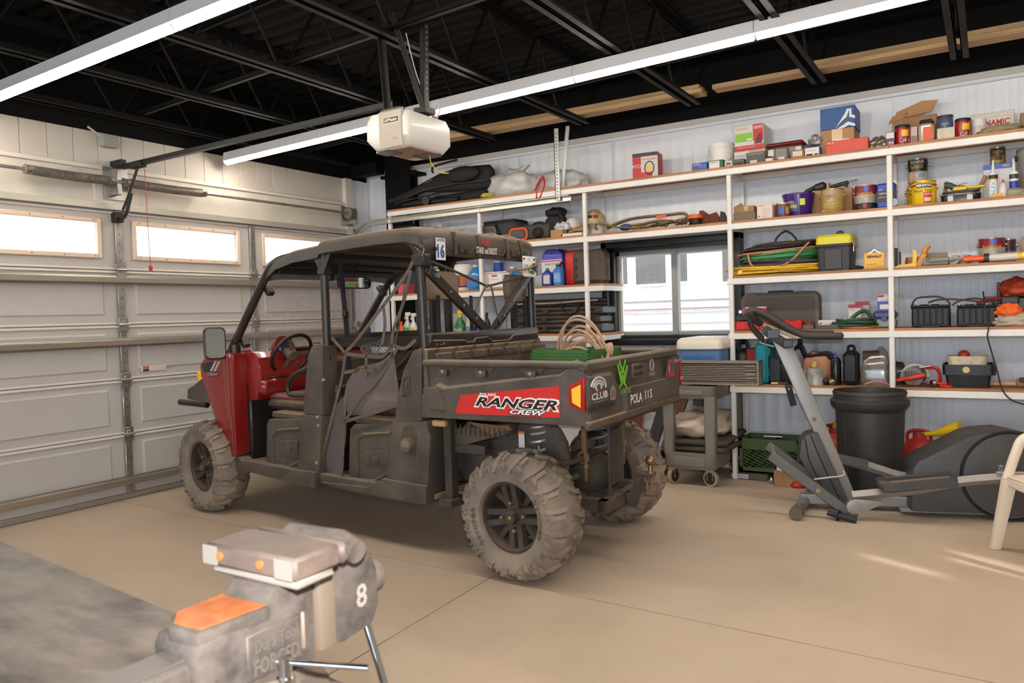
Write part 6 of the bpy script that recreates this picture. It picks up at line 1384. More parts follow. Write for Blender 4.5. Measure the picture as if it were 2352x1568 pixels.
# cords
cd_ = []
CX, CW, CHh = (4.475, 0.56, 0.255)
for lab, col, zz, rx_, ry_, n_, r_, ji, sd in (('coil of yellow extension cord at the bottom of the cord pile', (226, 176, 28), .012, .34, .19, 9, .008, .11, 1), ('coil of dark grey extension cord in the cord pile', (70, 66, 62), .065, .28, .17, 8, .008, .13, 5), ('coil of green extension cord in the cord pile', (62, 140, 84), .12, .29, .17, 8, .0075, .06, 9), ('coil of faded orange extension cord looped over the cord pile', (186, 124, 88), .165, .27, .16, 4, .008, .16, 13), ('coil of black rubber cord topping the cord pile', (48, 42, 38), .20, .26, .16, 7, .009, .14, 17)):
    base = min(zz, .2)
    o = one('extension_cord', lab, 'cord', G().tube(coil(0, 0, 0, rx_, ry_, n_, r_, ji, sd, .0055), r_, 6), C(*col, .55), (CX + (.0 if zz > .03 else -.03), 6.355, z3 + zz), rot=(0, -.05 * (zz > .1), 0))
    cd_.append(o)
obj('hanging_loop', G().tube(smooth([(-.22, -.165, .02), (-.19, -.18, -.08), (-.06, -.19, -.13), (.10, -.185, -.08), (.21, -.17, .02), (.24, -.15, .05)], 4), .008, 6), C(186, 124, 88, .55), cd_[3])
obj('loop', G().tube(smooth([(-.02, -.02, .02), (-.03, -.03, .08), (.05, -.03, .135), (.12, -.03, .07), (.12, -.02, .02)], 5), .008, 6), C(48, 42, 38, .55), cd_[4]); obj('plug', G().cyl((.08, -.13, .03), (.13, -.13, .04), .018, .014, 10), C(216, 180, 40, .5), cd_[4], label='yellow plug')
obj('plug', G().box(-.27, -.235, -.175, -.15, .0, .03, .005), C(226, 200, 170, .5), cd_[0])
TBX = (4.887, 0.258, 0.271)
tbx = thing('tool_box', 'yellow-lidded black plastic tool box on the third shelf', 'tool box', (TBX[0], 6.34, z3 + .001)); w, h = TBX[1], TBX[2]
obj('box_body', G().loft([[(x * k, y * k, z) for x, y in rrect(-w * .47, w * .47, -.14, .14, .02)] for z, k in ((0, .93), (h * .70, 1.0))]), C(48, 46, 46, .5), tbx); obj('front_panel', G().box(-w * .25, w * .22, -.146, -.13, h * .04, h * .60, .004), C(62, 60, 60, .5), tbx)
obj('rim', G().prism(rrect(-w * .5, w * .5, -.155, .155, .02), 'z', h * .66, h * .74), C(40, 38, 38, .5), tbx, bev=.005); obj('lid', G().loft([[(x * k, y * k, z) for x, y in rrect(-w * .5, w * .5, -.155, .155, .03)] for z, k in ((h * .74, 1.0), (h * .94, .97), (h * 1.0, .86))]), C(220, 206, 40, .4, dust=.1), tbx, label='yellow lid')
obj('knob', G().box(.0, .05, -.02, .02, h, h + .035, .01), C(90, 86, 84, .5), tbx); each('latch', G().box(w * .48, w * .52, -.08, -.05, h * .5, h * .86, .004).box(w * .48, w * .52, .03, .06, h * .5, h * .8, .004), chrome, tbx)
bag('rag', 'small dark rag by the yellow drill bit box', 'rag', 5.039, 6.24, z3, .04, .03, .02, C(44, 42, 42, .8), 41, .5, 3)
DW = (5.155, 0.136, 0.114)
o = carton('bit_box', 'yellow drill bit box with black lettering on the third shelf', 'box', DW, 3, 6.18, .2, C(226, 170, 24, .4), [(.1, .9, .06, .2, C(200, 150, 30, .4))], [('DEWALT', .5, .76, .7, .16, C(30, 28, 28, .5), dict(bold=.05)), ('10 mm  82', .36, .28, .5, .08, inkk), ('DW1950', .8, .1, .25, .05, inkk)], rz=.1)
obj('metal_loop', G().tube(smooth([(-.06, 0, DW[2]), (-.02, 0, DW[2] + .012), (.0, 0, DW[2] + .03), (.02, 0, DW[2] + .012), (.06, 0, DW[2])], 3), .006, 6), chrome, o)
cx_, cz2 = (5.335, 1.667)
cl_ = thing('bar_clamp', 'yellow and black trigger clamp standing by the third post', 'clamp', (cx_, 6.22, z3 + .001))
obj('foot', G().prism([(-.03, 0), (.10, 0), (.10, .03), (.105, .10), (.09, .12), (.08, .12), (.075, .025), (-.03, .012)], 'y', -.015, .015), yel, cl_); obj('jaw', G().box(-.04, -.02, -.02, .02, .01, .14, .004).box(-.012, .0, -.02, .02, .02, .11, .003), C(40, 38, 36, .5), cl_)
one('tape_roll', 'roll of orange sandpaper behind the yellow trigger clamp', 'roll', G().cyl((0, 0, 0.04), (.08, .04, .04), .036, n=20), C(196, 120, 90, .8), (cx_ + .03, 6.32, z3 + .001))
wx_, wz_ = (5.444, 1.636)
sd_ = thing('sanding_block', 'orange wooden float leaning against the metal tin', 'float', (wx_, 6.26, z3 + .001)); obj('wood_face', G().box(-.02, .02, -.05, .05, 0, .10, .006, mx=rotm(0, .45, 0)), C(206, 136, 60, .5), sd_); obj('handle', G().tube([(.02, 0, .05), (.05, 0, .13), (.075, 0, .145)], [.016, .018, .013], 10), C(210, 140, 64, .45), sd_)
TN = (5.554, 0.169, 0.06)
tn = thing('metal_tin', 'flat green-grey metal tin with its lid ajar', 'tin', (TN[0], 6.28, z3 + .001)); obj('tin_body', G().cbox(0, 0, 0, TN[1], .15, TN[2], .01), C(136, 136, 120, .5, .2), tn); obj('lid', G().box(-TN[1] * .4, TN[1] * .42, .05, .062, TN[2], TN[2] + .035, .003), C(150, 112, 84, .5), tn)
for i, (u, lab) in enumerate((((2196, 0), 'chrome drain cup lying left of the orange grease gun'), ((2222, 0), 'chrome drain cup lying nearest the orange grease gun'))):
    one('metal_cup', lab, 'cup', G().cyl((-.02, -.02, .033), (.02, .05, .033), .033, .026, 20), C(176, 178, 180, .3, .6), ((5.691, 5.748)[i] , 6.22, z3 + .001))
gg0, ggz = (5.866, 1.639)
gg = thing('grease_gun', 'orange-handled grease gun with a bent steel pipe lying on the shelf', 'grease gun', (gg0, 6.19, z3 + .03))
obj('barrel', G().cyl((-.0, 0, 0), (.22, 0, .004), .026, n=18), C(214, 204, 196, .4), gg); obj('orange_head', G().box(-.15, -.01, -.02, .02, -.02, .022, .012), C(232, 92, 44, .45), gg); obj('black_collar', G().cyl((-.02, 0, 0), (.01, 0, 0), .032, n=18).cyl((.21, 0, 0.004), (.235, 0, .004), .03, n=18), blkp, gg); obj('yellow_band', G().cyl((.17, 0, .003), (.20, 0, .003), .0268, n=18), yel, gg); obj('pipe', G().tube(smooth([(-.14, 0, .005), (-.26, 0, .004), (-.34, 0, .0), (-.37, 0, .012), (-.34, 0, .03)], 4), .006, 7), C(150, 136, 116, .35, .6), gg); obj('rod', G().cyl((.23, 0, .004), (.33, 0, .006), .005, n=8), chrome, gg)
D2 = (5.893, 0.16, 0.173)
deck('maroon deck stain can behind the orange grease gun', D2, 3, 6.38)
D3 = (5.992, 0.084, 0.168)
o = can('stain_can', 'dusty maroon and pink can behind the deck stain can', 'can', D3, 3, 6.47, C(160, 110, 110, .4), [(.5, .95, C(70, 30, 40, .4))])
one('glove', 'tan work glove finger at the right edge of the third shelf', 'glove', G().ball(0, 0, .06, .05, .04, .07, 12, 8, .3, 3), C(170, 146, 120, .8), (6.102, 6.32, z3 + .05))
# ================= fourth shelf
z4 = ZS[4]
# stacked long guns cases left of the window
for i, (u0, u1, v0, v1, lab) in enumerate(((1150, 1388, 726, 765, 'black hard rifle case, lowest of the stack left of the window'), (1145, 1384, 716, 742, 'black hard rifle case, second from the bottom of the stack'), (1148, 1390, 694, 720, 'black hard rifle case, third from the bottom of the stack'), (1150, 1386, 680, 700, 'black soft rifle case with tan edge, topmost of the stack'))):
    xa, xb = 2.005, 2.963
    hh_ = (.085, .075, .075, .07)[i]; zz = z4 + (.0, .087, .164, .241)[i] + .001
    o = thing('rifle_case', lab, 'gun case', ((xa + xb) / 2 + (.0, -.012, .012, -.02)[i], 6.37, zz))
    L2_ = (xb - xa) / 2 - .02
    m_ = C(40, 39, 38, .4, dust=.2) if i < 3 else blk_soft
    obj('case_shell', G().box(-L2_, L2_, -.15, .15, .0, hh_ * .5 - .001, .02), m_, o); obj('case_shell', G().box(-L2_, L2_, -.15, .15, hh_ * .5 + .001, hh_, .02), m_, o)
    if i < 3:
        for x in (-.35, -.1, .2, .42): obj('latch', G().box(x - .03, x + .03, -.158, -.148, hh_ * .25, hh_ * .8, .004), blkp, o)
        obj('end_cap', G().box(L2_ - .06, L2_ + .012, -.155, .155, .004, hh_ - .004, .012), C(60, 58, 58, .35), o)
    else: obj('piping', G().tube([(-L2_, -.152, hh_ * .55), (0, -.155, hh_ * .5), (L2_, -.152, hh_ * .7)], .010, 6), C(140, 124, 104, .7), o); obj('strap', G().tube(smooth([(.1, -.16, hh_ * .5), (.14, -.165, -.05), (.24, -.165, -.06), (.3, -.16, hh_ * .4)], 4), .014, 6, flat=.3), blk_soft, o)
# sprays and bottles behind the vehicle cab
def spray(label, u0, u1, vt, y, body, head, lab=None, labm=None, trig=True):
    pass
def sprayb(label, dim, y, body, head, labm=None, tx=None, trig=True, name='spray_bottle'):
    x, w, h = dim; r = w / 2
    o = thing(name, label, 'bottle', (x, y, z4 + .001))
    hb = h * (.72 if trig else .86)
    obj('bottle_body', G().loft([[(r * k * math.cos(a), r * .8 * k * math.sin(a), z * hb) for a in [2 * PI * i / 16 for i in range(16)]] for z, k in ((0, .94), (.04, 1), (.55, 1), (.75, .7), (.9, .36), (1, .34))]), body, o, ang=60)
    if trig:
        obj('spray_head', G().box(-r * .5, r * .9, -.014, .014, h * .84, h, .008).cyl((0, 0, hb * .98), (0, 0, h * .86), r * .34, n=10), head, o); obj('trigger', G().tube([(-r * .3, 0, h * .86), (-r * .7, 0, h * .78), (-r * .6, 0, h * .70)], .006, 6), head, o)
    else: obj('cap', G().cyl((0, 0, hb * .97), (0, 0, h), r * .42, n=12), head, o)
    if labm: patch(o, r, -.9, .9, hb * .12, hb * .5, labm)
    if tx: text(o, tx[0], (0, -r - .004, hb * .3), FRONT, w * .8, h * .12, tx[1], bend=r + .01)
    return o
sprayb('orange spray bottle at the left of the fourth shelf', (0.644, 0.07, 0.152), 6.25, C(226, 96, 36, .3), C(226, 96, 36, .4), trig=False, name='cleaner_bottle')
sprayb('clear spray bottle with green label and white trigger head', (0.704, 0.099, 0.245), 6.28, C(190, 196, 186, .2), wht, C(60, 150, 70, .4))
sprayb('white spray bottle with yellow band beside the green-labelled one', (0.807, 0.086, 0.233), 6.25, C(220, 218, 220, .3), wht, C(214, 190, 60, .4))
sprayb('pale blue bottle with red cap behind the roof post', (0.93, 0.051, 0.261), 6.3, C(150, 180, 214, .3), redp, trig=False, name='cleaner_bottle')
o = can('spray_can', 'blue and yellow spray lubricant can with red cap', 'can', (1.012, 0.067, 0.179), 4, 6.24, C(36, 66, 150, .3), [(.3, .6, yel)], bail=False, lidc=(196, 30, 30)); text(o, 'WD-40', (0, -.026, .07), FRONT, .045, .02, C(40, 60, 140, .4), bend=.025)
o = sprayb('white hand cleaner bottle with a black pump', (1.093, 0.088, 0.252), 6.26, C(226, 220, 206, .35), blkp, C(214, 170, 60, .4), trig=False, name='soap_bottle'); text(o, 'Gojo', (-.01, -.04, .10), FRONT, .04, .03, inkk)
sprayb('green-capped clear bottle between the seat posts', (1.238, 0.065, 0.195), 6.25, C(120, 140, 96, .3), C(80, 150, 70, .4), C(190, 196, 160, .4), trig=False, name='cleaner_bottle')
o = sprayb('dark green weed spray bottle with a yellow trigger head', (1.41, 0.116, 0.247), 6.24, C(30, 104, 58, .3), C(226, 196, 30, .4), C(60, 130, 70, .4), ('Weed-B', wht))
sprayb('cream bottle right of the dark green weed spray', (1.477, 0.068, 0.188), 6.28, C(206, 190, 160, .3), wht, C(120, 130, 170, .4), trig=False, name='cleaner_bottle')
sprayb('dark blue bottle beside the second post on the fourth shelf', (1.561, 0.073, 0.174), 6.25, C(40, 50, 110, .3), C(80, 120, 190, .4), trig=False, name='cleaner_bottle')
sprayb('black bottle left of the rifle case stack', (1.74, 0.071, 0.212), 6.22, C(34, 34, 34, .4), blkp, trig=False, name='oil_bottle')
# right of the window
LC = (4.436, 0.607, 0.296)
lc = thing('long_tool_case', 'long brown-grey hard case standing upright at the back of the fourth shelf', 'case', (LC[0], 6.478, z4 + .001)); w, h = LC[1], LC[2]
lcm = C(96, 86, 80, .5, dust=.25)
obj('case_shell', G().prism([(a, c) for a, c in rrect(-w / 2, w / 2, 0, h, .06)], 'y', -.07, -.002), lcm, lc, bev=.012); obj('case_shell', G().prism(rrect(-w / 2, w / 2, 0, h, .06), 'y', .002, .06), lcm, lc, bev=.012)
obj('recess_panel', G().prism(rrect(-w / 2 + .03, w / 2 - .03, .03, h - .04, .03), 'y', -.076, -.069), C(88, 78, 72, .6), lc, bev=.003); obj('handle', G().box(-.09, .10, -.05, -.01, h - .004, h + .014, .004), blkp, lc)
for x in (-w * .32, w * .3): obj('latch', G().box(x - .03, x + .03, -.076, -.06, h - .03, h + .004, .004), lcm, lc)
TC1 = (4.264, 0.221, 0.071); 
o = case('tool_case', 'red metal tool case at the left end of the fourth shelf', 'tool box', (TC1[0], TC1[1], TC1[2]), 4, 6.17, .14, C(206, 44, 36, .4), handle=None, latch=False, c=.006); text(o, '3.5 t', (-.03, -.0755, TC1[2] * .5), (PI / 2, -PI / 2, 0), .04, .025, inkk)
dr_ = thing('cordless_drill', 'red and black cordless tool lying on the red metal case', 'drill', (4.213, 6.24, z4 + TC1[2] + .002)); obj('battery_base', G().box(-.06, .06, -.04, .04, 0, .05, .012), C(44, 46, 48, .4), dr_); obj('motor_body', G().box(-.03, .17, -.03, .03, .055, .10, .016), C(206, 70, 60, .4), dr_, label='red motor housing'); obj('metal_front', G().box(-.05, -.02, -.02, .02, .06, .09, .005), chrome, dr_); obj('lever', G().box(.0, .17, -.012, .012, .10, .112, .004), C(220, 200, 196, .4), dr_)
TC2 = (4.58, 0.148, 0.067)
case('tool_case', 'red tool case behind the exercise machine handles', 'tool box', TC2, 4, 6.17, .14, C(206, 40, 34, .4), handle=None, latch=True, c=.006)
carton('grey_box', 'small grey box with a red spool on top beside the red case', 'box', (4.713, 0.11, 0.034), 4, 6.18, .08, C(110, 104, 100, .5)); one('wire_spool', 'red and black wire spool lying on the small grey box', 'spool', G().cyl((0, 0, 0), (0, 0, .012), .045, n=20).cyl((0, 0, .012), (0, 0, .02), .038, n=20), C(130, 36, 34, .5), (4.698, 6.225, z4 + (4.713, 0.11, 0.034)[2] + .002))
WBX = (4.828, 0.133, 0.067)
carton('printed_carton', 'low white carton with black print behind the green cord', 'box', WBX, 4, 6.24, .12, C(222, 214, 210, .5), [(.08, .2, .3, .7, inkk), (.12, .18, .4, .6, wht), (.35, .9, .3, .34, greyl), (.35, .8, .45, .49, greyl), (.35, .85, .6, .64, greyl)])
one('metal_bracket', 'rusty metal bracket lying in front of the printed carton', 'bracket', G().box(-.10, .09, -.03, .03, 0, .012, .002).box(-.1, -.08, -.03, .03, .012, .03).box(-.09, .08, -.03, -.025, .012, .03), C(96, 90, 82, .5, .4), (4.836, 6.185, z4 + .001))
GC = (5.006, 0.265, 0.098)
gc = one('green_cord', 'dark green extension cord coiled on the fourth shelf', 'cord', G().tube(coil(0, 0, .014, .14, .09, 6, .009, .12, 23, .009), .009, 6), C(40, 76, 48, .5), (GC[0], 6.27, z4 + .001))
obj('cord_end', G().tube(smooth([(-.02, -.02, .06), (.03, -.01, .11), (.08, .0, .13), (.11, 0, .10), (.12, .0, .06)], 5), .014, 8), C(36, 72, 44, .5), gc); obj('paper_band', G().box(-.06, .03, -.10, -.03, .055, .075, .01), C(226, 206, 190, .6), gc)
one('extension_cord', 'loop of orange cord under the green extension cord', 'cord', G().tube(coil(0, 0, .007, .15, .075, 1, .006, .05, 8, .0), .006, 6), C(222, 110, 40, .5), (GC[0] + .02, 6.255, z4 + .001))
for lab, dm, y in (('red and white hanging blister pack, front one of two', (4.998, 0.092, 0.179), 6.40), ('red and white hanging blister pack, taller one behind', (5.043, 0.098, 0.201), 6.46)):
    o = carton('blister_pack', lab, 'packet', dm, 4, y, .03, C(206, 200, 194, .3), [(0, 1, .85, 1, redp), (.1, .9, .1, .5, C(180, 176, 170, .3))], [('tools', .3, .78, .3, .06, inkr)])
TK = (5.215, 0.159, 0.125)
tk_ = thing('tackle_box', 'grey tackle box with a purple-blue lid behind the third post', 'box', (TK[0], 6.36, z4 + .001)); w, h = TK[1], TK[2]
obj('box_body', G().cbox(0, 0, 0, w * .94, .16, h * .5, .01), C(146, 146, 148, .45), tk_); obj('lid', G().cbox(0, 0, h * .5, w, .17, h * .5, .02), C(70, 74, 120, .4), tk_, label='purple-blue lid'); obj('latch', G().box(-.02, .02, -.092, -.082, h * .4, h * .66, .003), C(60, 64, 100, .4), tk_)
LB = (5.221, 0.108, 0.125)
carton('lock_box_carton', 'white and blue printed carton on top of the tackle box', 'box', (LB[0], LB[1], LB[2]), 4, 6.31, .08, C(226, 216, 214, .5), [(0, 1, .0, .55, C(56, 84, 180, .45)), (.15, .7, .08, .36, C(224, 214, 196, .5)), (.04, .4, .78, .92, redp)], [('LADDER', .45, .64, .7, .1, inkr)], dz=h + .002)
bat_m = C(34, 34, 37, .42, var=.1, sc=8, spec=.3)
def battery(label, dm, y, hd):
    x, w, h0 = dm; h = h0
    o = thing('car_battery', label, 'battery', (x, y, z4 + .001))
    obj('battery_case', G().cbox(0, 0, 0, w * .98, .17, h * .86, .008), bat_m, o); obj('battery_top', G().cbox(0, 0, h * .86, w, .175, h * .09, .006), C(34, 34, 36, .4), o)
    for k in range(6): obj('case_panel', G().box(-w * .46 + k * w * .155, -w * .46 + k * w * .155 + w * .135, -.092, -.084, h * .1, h * .8, .004), bat_m, o)
    each('cap_strip', G().box(-w * .3, -w * .06, -.03, .03, h * .95, h * .985, .004).box(.0, w * .24, -.03, .03, h * .95, h * .985, .004), C(28, 28, 30, .4), o)
    for x_ in (-w * .42, w * .26): obj('terminal', G().cyl((x_, -.05, h * .95), (x_, -.05, h * 1.02), .011, .009, 10), C(150, 146, 138, .4, .7), o)
    obj('foot_ledge', G().box(-w * .25, w * .25, -.10, -.08, .0, h * .08, .003), C(26, 26, 28, .5), o)
    obj('carry_handle', G().tube(smooth([(a * w, -.06, z * h) for a, z in hd], 4), .006, 8), blkp, o); return o
BT = (5.518, 0.244, 0.165)
battery('black car battery with tall carry handle beside the third post', BT, 6.31, ((-.5, .8), (-.48, 1.0), (-.36, 1.26), (-.1, 1.31), (.2, 1.30), (.4, 1.16), (.5, .96)))
BT2 = (5.798, 0.241, 0.156)
battery('black car battery with drooping handle and red clamps on top', BT2, 6.31, ((-.6, .96), (-.5, 1.1), (-.25, 1.22), (.0, 1.24), (.2, 1.16), (.45, 1.0), (.5, .8)))
jc = thing('jumper_clamps', 'red jumper cable clamps lying on the right-hand battery', 'clamp', (BT2[0] + .06, 6.29, z4 + BT2[2] + .008)); obj('red_jaw', G().box(-.06, .10, -.016, .016, 0, .022, .006, mx=rotm(0, -.2, .2)).box(-.02, .05, -.02, .02, .02, .04, .006), C(130, 24, 30, .5), jc); obj('black_jaw', G().box(.08, .19, -.03, .0, -.02, .04, .012), blkp, jc); obj('cable', G().tube(smooth([(-.05, 0, .01), (-.2, .02, .03), (-.3, .04, .03), (-.36, .05, .012)], 4), .007, 6), C(70, 66, 62, .5), jc)
ob = thing('tool_pouch', 'dark battery charger behind the orange cloths', 'charger', (5.99, 6.42, z4 + .001)); obj('charger_body', G().box(-.10, .12, -.07, .07, 0, .20, .015), C(40, 42, 44, .4), ob); obj('bracket', G().box(-.07, -.05, -.08, -.06, .15, .30, .004), blkp, ob)
bag('red_bag', 'orange-red cloth bag heaped on the charger at the right edge', 'bag', 6.058, 6.36, z4 + .202, .12, .08, .085, C(170, 58, 30, .75, bump=.5, bsc=30), 51, .35, 2.4)
bag('work_gloves', 'pile of tan leather work gloves at the right edge of the fourth shelf', 'glove', 6.017, 6.24, z4, .13, .075, .06, C(186, 170, 150, .85, bump=.5, bsc=30), 53, .35, 3)
bag('orange_glove', 'bright orange knit glove on the tan leather gloves', 'glove', 5.988, 6.23, z4 + .075, .075, .06, .05, C(236, 104, 36, .85, bump=.8, bsc=70), 57, .35, 3)

# ================= fifth shelf
z5 = ZS[5]
o = thing('oil_jug', 'black jug with ribbed side behind the second post', 'jug', (4.156, 6.34, z5 + .001)); hj = (4.163, 0.098, 0.326)[2]
obj('jug_body', G().cbox(0, 0, 0, .13, .17, hj * .84, .03), C(36, 35, 34, .4), o, ang=60); obj('handle', G().tube(smooth([(-.03, 0, hj * .82), (-.02, 0, hj), (.03, 0, hj), (.05, 0, hj * .8)], 4), .016, 8), C(36, 35, 34, .4), o); obj('cap', G().cyl((-.04, 0, hj * .84), (-.04, 0, hj * .94), .022, n=12), C(36, 35, 34, .4), o)
carton('red_metal_box', 'dark red metal box between the black jug and teal case', 'box', (4.244, 0.072, 0.275), 5, 6.26, .2, C(150, 28, 26, .4))
TE = (4.342, 0.101, 0.32)
o = case('drill_case', 'teal plastic power tool case standing on its side', 'case', (TE[0], TE[1], TE[2]), 5, 6.18, .30, C(22, 128, 140, .35), handle='top', latch=False); each('latch', G().box(TE[1] * .5 - .004, TE[1] * .5 + .012, -.12, -.07, .06, .12, .004).box(TE[1] * .5 - .004, TE[1] * .5 + .012, -.12, -.07, .22, .28, .004), C(18, 110, 122, .35), o)
DK = (4.443, 0.109, 0.212)
case('socket_case', 'dark blue-grey plastic case right of the teal case', 'case', DK, 5, 6.2, .2, C(44, 48, 60, .35), handle=None, latch=False)
lv = thing('torpedo_level', 'black and yellow torpedo level lying at the shelf edge', 'level', (4.481, 6.175, z5 + .001), .1); obj('level_body', G().cbox(0, 0, 0, .13, .018, .022, .003), blkp, lv); obj('yellow_inlay', G().box(-.06, -.01, -.0105, -.009, .004, .018), yel, lv)
tbm = C(176, 122, 92, .8, var=.15, sc=10)
tb_ = thing('tool_belt', 'tan and black leather tool belt heaped on the fifth shelf', 'tool belt', (4.626, 6.28, z5 + .001))
obj('pouch', G().ball(-.10, -.02, .10, .10, .07, .13, 20, 12, .25, 2.5, flat=0), C(30, 28, 26, .7), tb_, ang=60); obj('pouch', G().ball(-.16, .0, .07, .06, .06, .085, 18, 10, .2, 3, flat=0), tbm, tb_, ang=60); obj('pouch', G().ball(.12, .0, .12, .12, .08, .13, 20, 12, .2, 2.5, flat=0), tbm, tb_, ang=60)
obj('belt_strap', G().tube(smooth([(-.14, -.05, .16), (-.05, -.05, .26), (.0, -.04, .30), (.04, -.03, .22), (.10, -.04, .21), (.2, -.03, .23), (.25, 0, .15)], 4), .034, 8, flat=.4), C(26, 24, 24, .7), tb_); obj('buckle', G().box(.02, .06, -.085, -.07, .16, .21, .004, mx=rotm(0, .4, 0)), C(196, 160, 90, .4, .5), tb_); obj('strap_end', G().prism([(-.02, 0), (.03, 0), (.02, .10), (-.0, .12)], 'y', -.03, -.02, mx=Matrix.Translation((-.01, 0, .27))), C(26, 24, 24, .7), tb_)
hs_ = one('holster_strap', 'black leather strap with a brass snap hanging over the shelf edge', 'strap', G().prism([(-.03, -.02), (.02, -.02), (.055, -.16), (.01, -.175)], 'y', -.006, .0).box(-.03, .02, -.006, .10, -.012, -.004), C(34, 32, 30, .6), (4.56, 6.138, z5 + .012)); obj('brass_snap', G().cyl((.0, -.009, -.04), (.0, -.006, -.04), .009, n=10), C(180, 150, 90, .3, .8), hs_)
PL_ = (4.737, 0.135, 0.129)
pl = thing('tin_pail', 'small galvanised pail on the fifth shelf in front of the tool belt', 'pail', (PL_[0], 6.17 + PL_[1] / 2, z5 + .001)); r, h = PL_[1] / 2, PL_[2]
gv = C(206, 206, 202, .35, .4, var=.2, sc=18)
obj('pail_body', G().lathe([(r * .95, 0), (r * .96, .01), (r, h * .97), (r * 1.04, h), (r * 1.0, h * 1.01), (r * .92, .01), (.001, .01)], n=30), gv, pl); obj('bail_handle', G().tube([(-r * 1.0, 0, h * .9), (-r * 1.12, -.02, h * .85), (-r * .98, -r * .6, h * .66)], .003, 6), gv, pl); each('bail_ear', G().box(-r * 1.06, -r * .98, -.015, .015, h * .78, h * .97, .003).box(r * .98, r * 1.06, -.015, .015, h * .78, h * .97, .003), gv, pl)
db = thing('brass_lock', 'brass and steel door knob lying right of the tin pail', 'knob', (4.832, 6.22, z5 + .001), .5); obj('rose_plate', G().cyl((0, 0, .012), (.05, 0, .03), .03, n=18), C(150, 128, 96, .35, .7), db); obj('knob_ball', G().ball(-.02, 0, .03, .026), C(70, 60, 46, .4, .6), db); obj('latch_bar', G().box(.02, .10, -.012, .012, .02, .032, .003), C(160, 150, 120, .35, .7), db)
GL = (4.88, 0.077, 0.248)
o = bottle('glue_bottle', 'black bottle with a blue pointed cap on the fifth shelf', 'bottle', GL[0], 6.25, z5, [(GL[1] * .48, 0), (GL[1] * .5, .01), (GL[1] * .5, GL[2] * .70), (GL[1] * .4, GL[2] * .80), (GL[1] * .2, GL[2] * .84)], C(24, 24, 25, .25), [(GL[1] * .24, GL[2] * .82), (GL[1] * .22, GL[2] * .88), (GL[1] * .10, GL[2] * .92), (.002, GL[2])], C(44, 60, 160, .4))
for z0, z1_ in ((.34, .38), (.42, .46), (.5, .54)): patch(o, GL[1] / 2, -.35, .1, GL[2] * z0, GL[2] * z1_, C(70, 66, 40, .5))
HC = (4.986, 0.105, 0.259)
o = case('driver_case', 'black ribbed hard case standing right of the blue-capped bottle', 'case', HC, 5, 6.2, .16, C(24, 24, 25, .35), handle='top', latch=False, c=.03)
for k in range(6): obj('rib', G().box(-HC[1] * .34 + k * HC[1] * .115, -HC[1] * .34 + k * HC[1] * .115 + HC[1] * .07, -.088, -.083, HC[2] * .14, HC[2] * .84, .002), C(34, 34, 35, .35), o)
CBg = (5.146, 0.202, 0.259)
cbg = thing('clear_bag', 'clear zip bag holding brown tubing, peaked top by the third post', 'bag', (CBg[0], 6.32, z5 + .001)); w, h = CBg[1], CBg[2]
obj('brown_roll', G().cyl((-w * .4, -.02, h * .85), (w * .15, -.02, h * .86), h * .13, n=16).ball(-w * .3, .0, h * .3, w * .16, .06, h * .3, 16, 10, flat=.0), C(84, 66, 54, .7), cbg)
obj('bag_film', G().loft([[(x * k + dx, y * k, z) for x, y in rrect(-w * .5, w * .52, -.09, .09, .04)] for z, k, dx in ((.0, .95, 0), (h * .3, 1, 0), (h * .7, .85, .0), (h * .92, .5, .03), (h * 1.1, .12, .04))]), clear('clear_film', haze=.35, hazecol=(170, 160, 150), gloss=.12, rough=.12), cbg, ang=60)
obj('pink_tube', G().tube(smooth([(-w * .3, -.095, .01), (w * .08, -.1, .035), (w * .5, -.095, .01)], 4), .006, 6), C(196, 130, 110, .5), cbg)
dbg = bag('dark_bag', 'dark crumpled bag behind the third post on the fifth shelf', 'bag', 5.276, 6.38, z5, .07, .07, .11, C(66, 58, 52, .5, bump=.6, bsc=20), 61, .3, 2.5)
CS = thing('circular_saw', 'old metal circular saw with red handles on the fifth shelf', 'saw', (5.42, 6.29, z5 + .001))
gm = C(150, 140, 130, .4, .6, var=.2, sc=14)
obj('motor_housing', G().cyl((-.02, -.06, .07), (.0, .06, .08), .068, n=22), gm, CS); 
for k in range(7): obj('fin', G().box(-.07 + k * .02, -.062 + k * .02, -.068, -.055, .05, .11, .0), C(60, 54, 50, .6), CS)
obj('blade_guard', G().prism(arc(0, 0, .10, -.1, PI + .1, 16), 'y', -.005, .03, mx=Matrix.Translation((-.01, .03, .06)) @ rotm(0, -.15, 0)), gm, CS); obj('base_plate', G().box(-.13, .10, -.02, .07, .0, .006, .001, mx=Matrix.Translation((0, 0, .125)) @ rotm(0, -.2, 0)), C(170, 166, 158, .3, .8), CS)
obj('front_grip', G().tube(smooth([(-.12, -.085, .045), (-.04, -.09, .06), (.06, -.085, .085)], 4), [.014] * 4 + [.02] * 4 + [.016], 10), C(196, 50, 40, .4), CS, label='red front grip'); obj('rear_handle', G().tube(smooth([(.05, 0, .13), (.11, 0, .135), (.14, 0, .11), (.15, 0, .05), (.13, 0, .02), (.06, 0, .015)], 4), .012, 8), C(180, 40, 40, .4), CS, label='red rear handle'); obj('power_cord', G().tube(smooth([(-.12, -.08, .03), (-.08, -.11, .012), (.05, -.12, .01), (.14, -.08, .012), (.16, -.02, .02)], 4), .006, 6), blkp, CS)
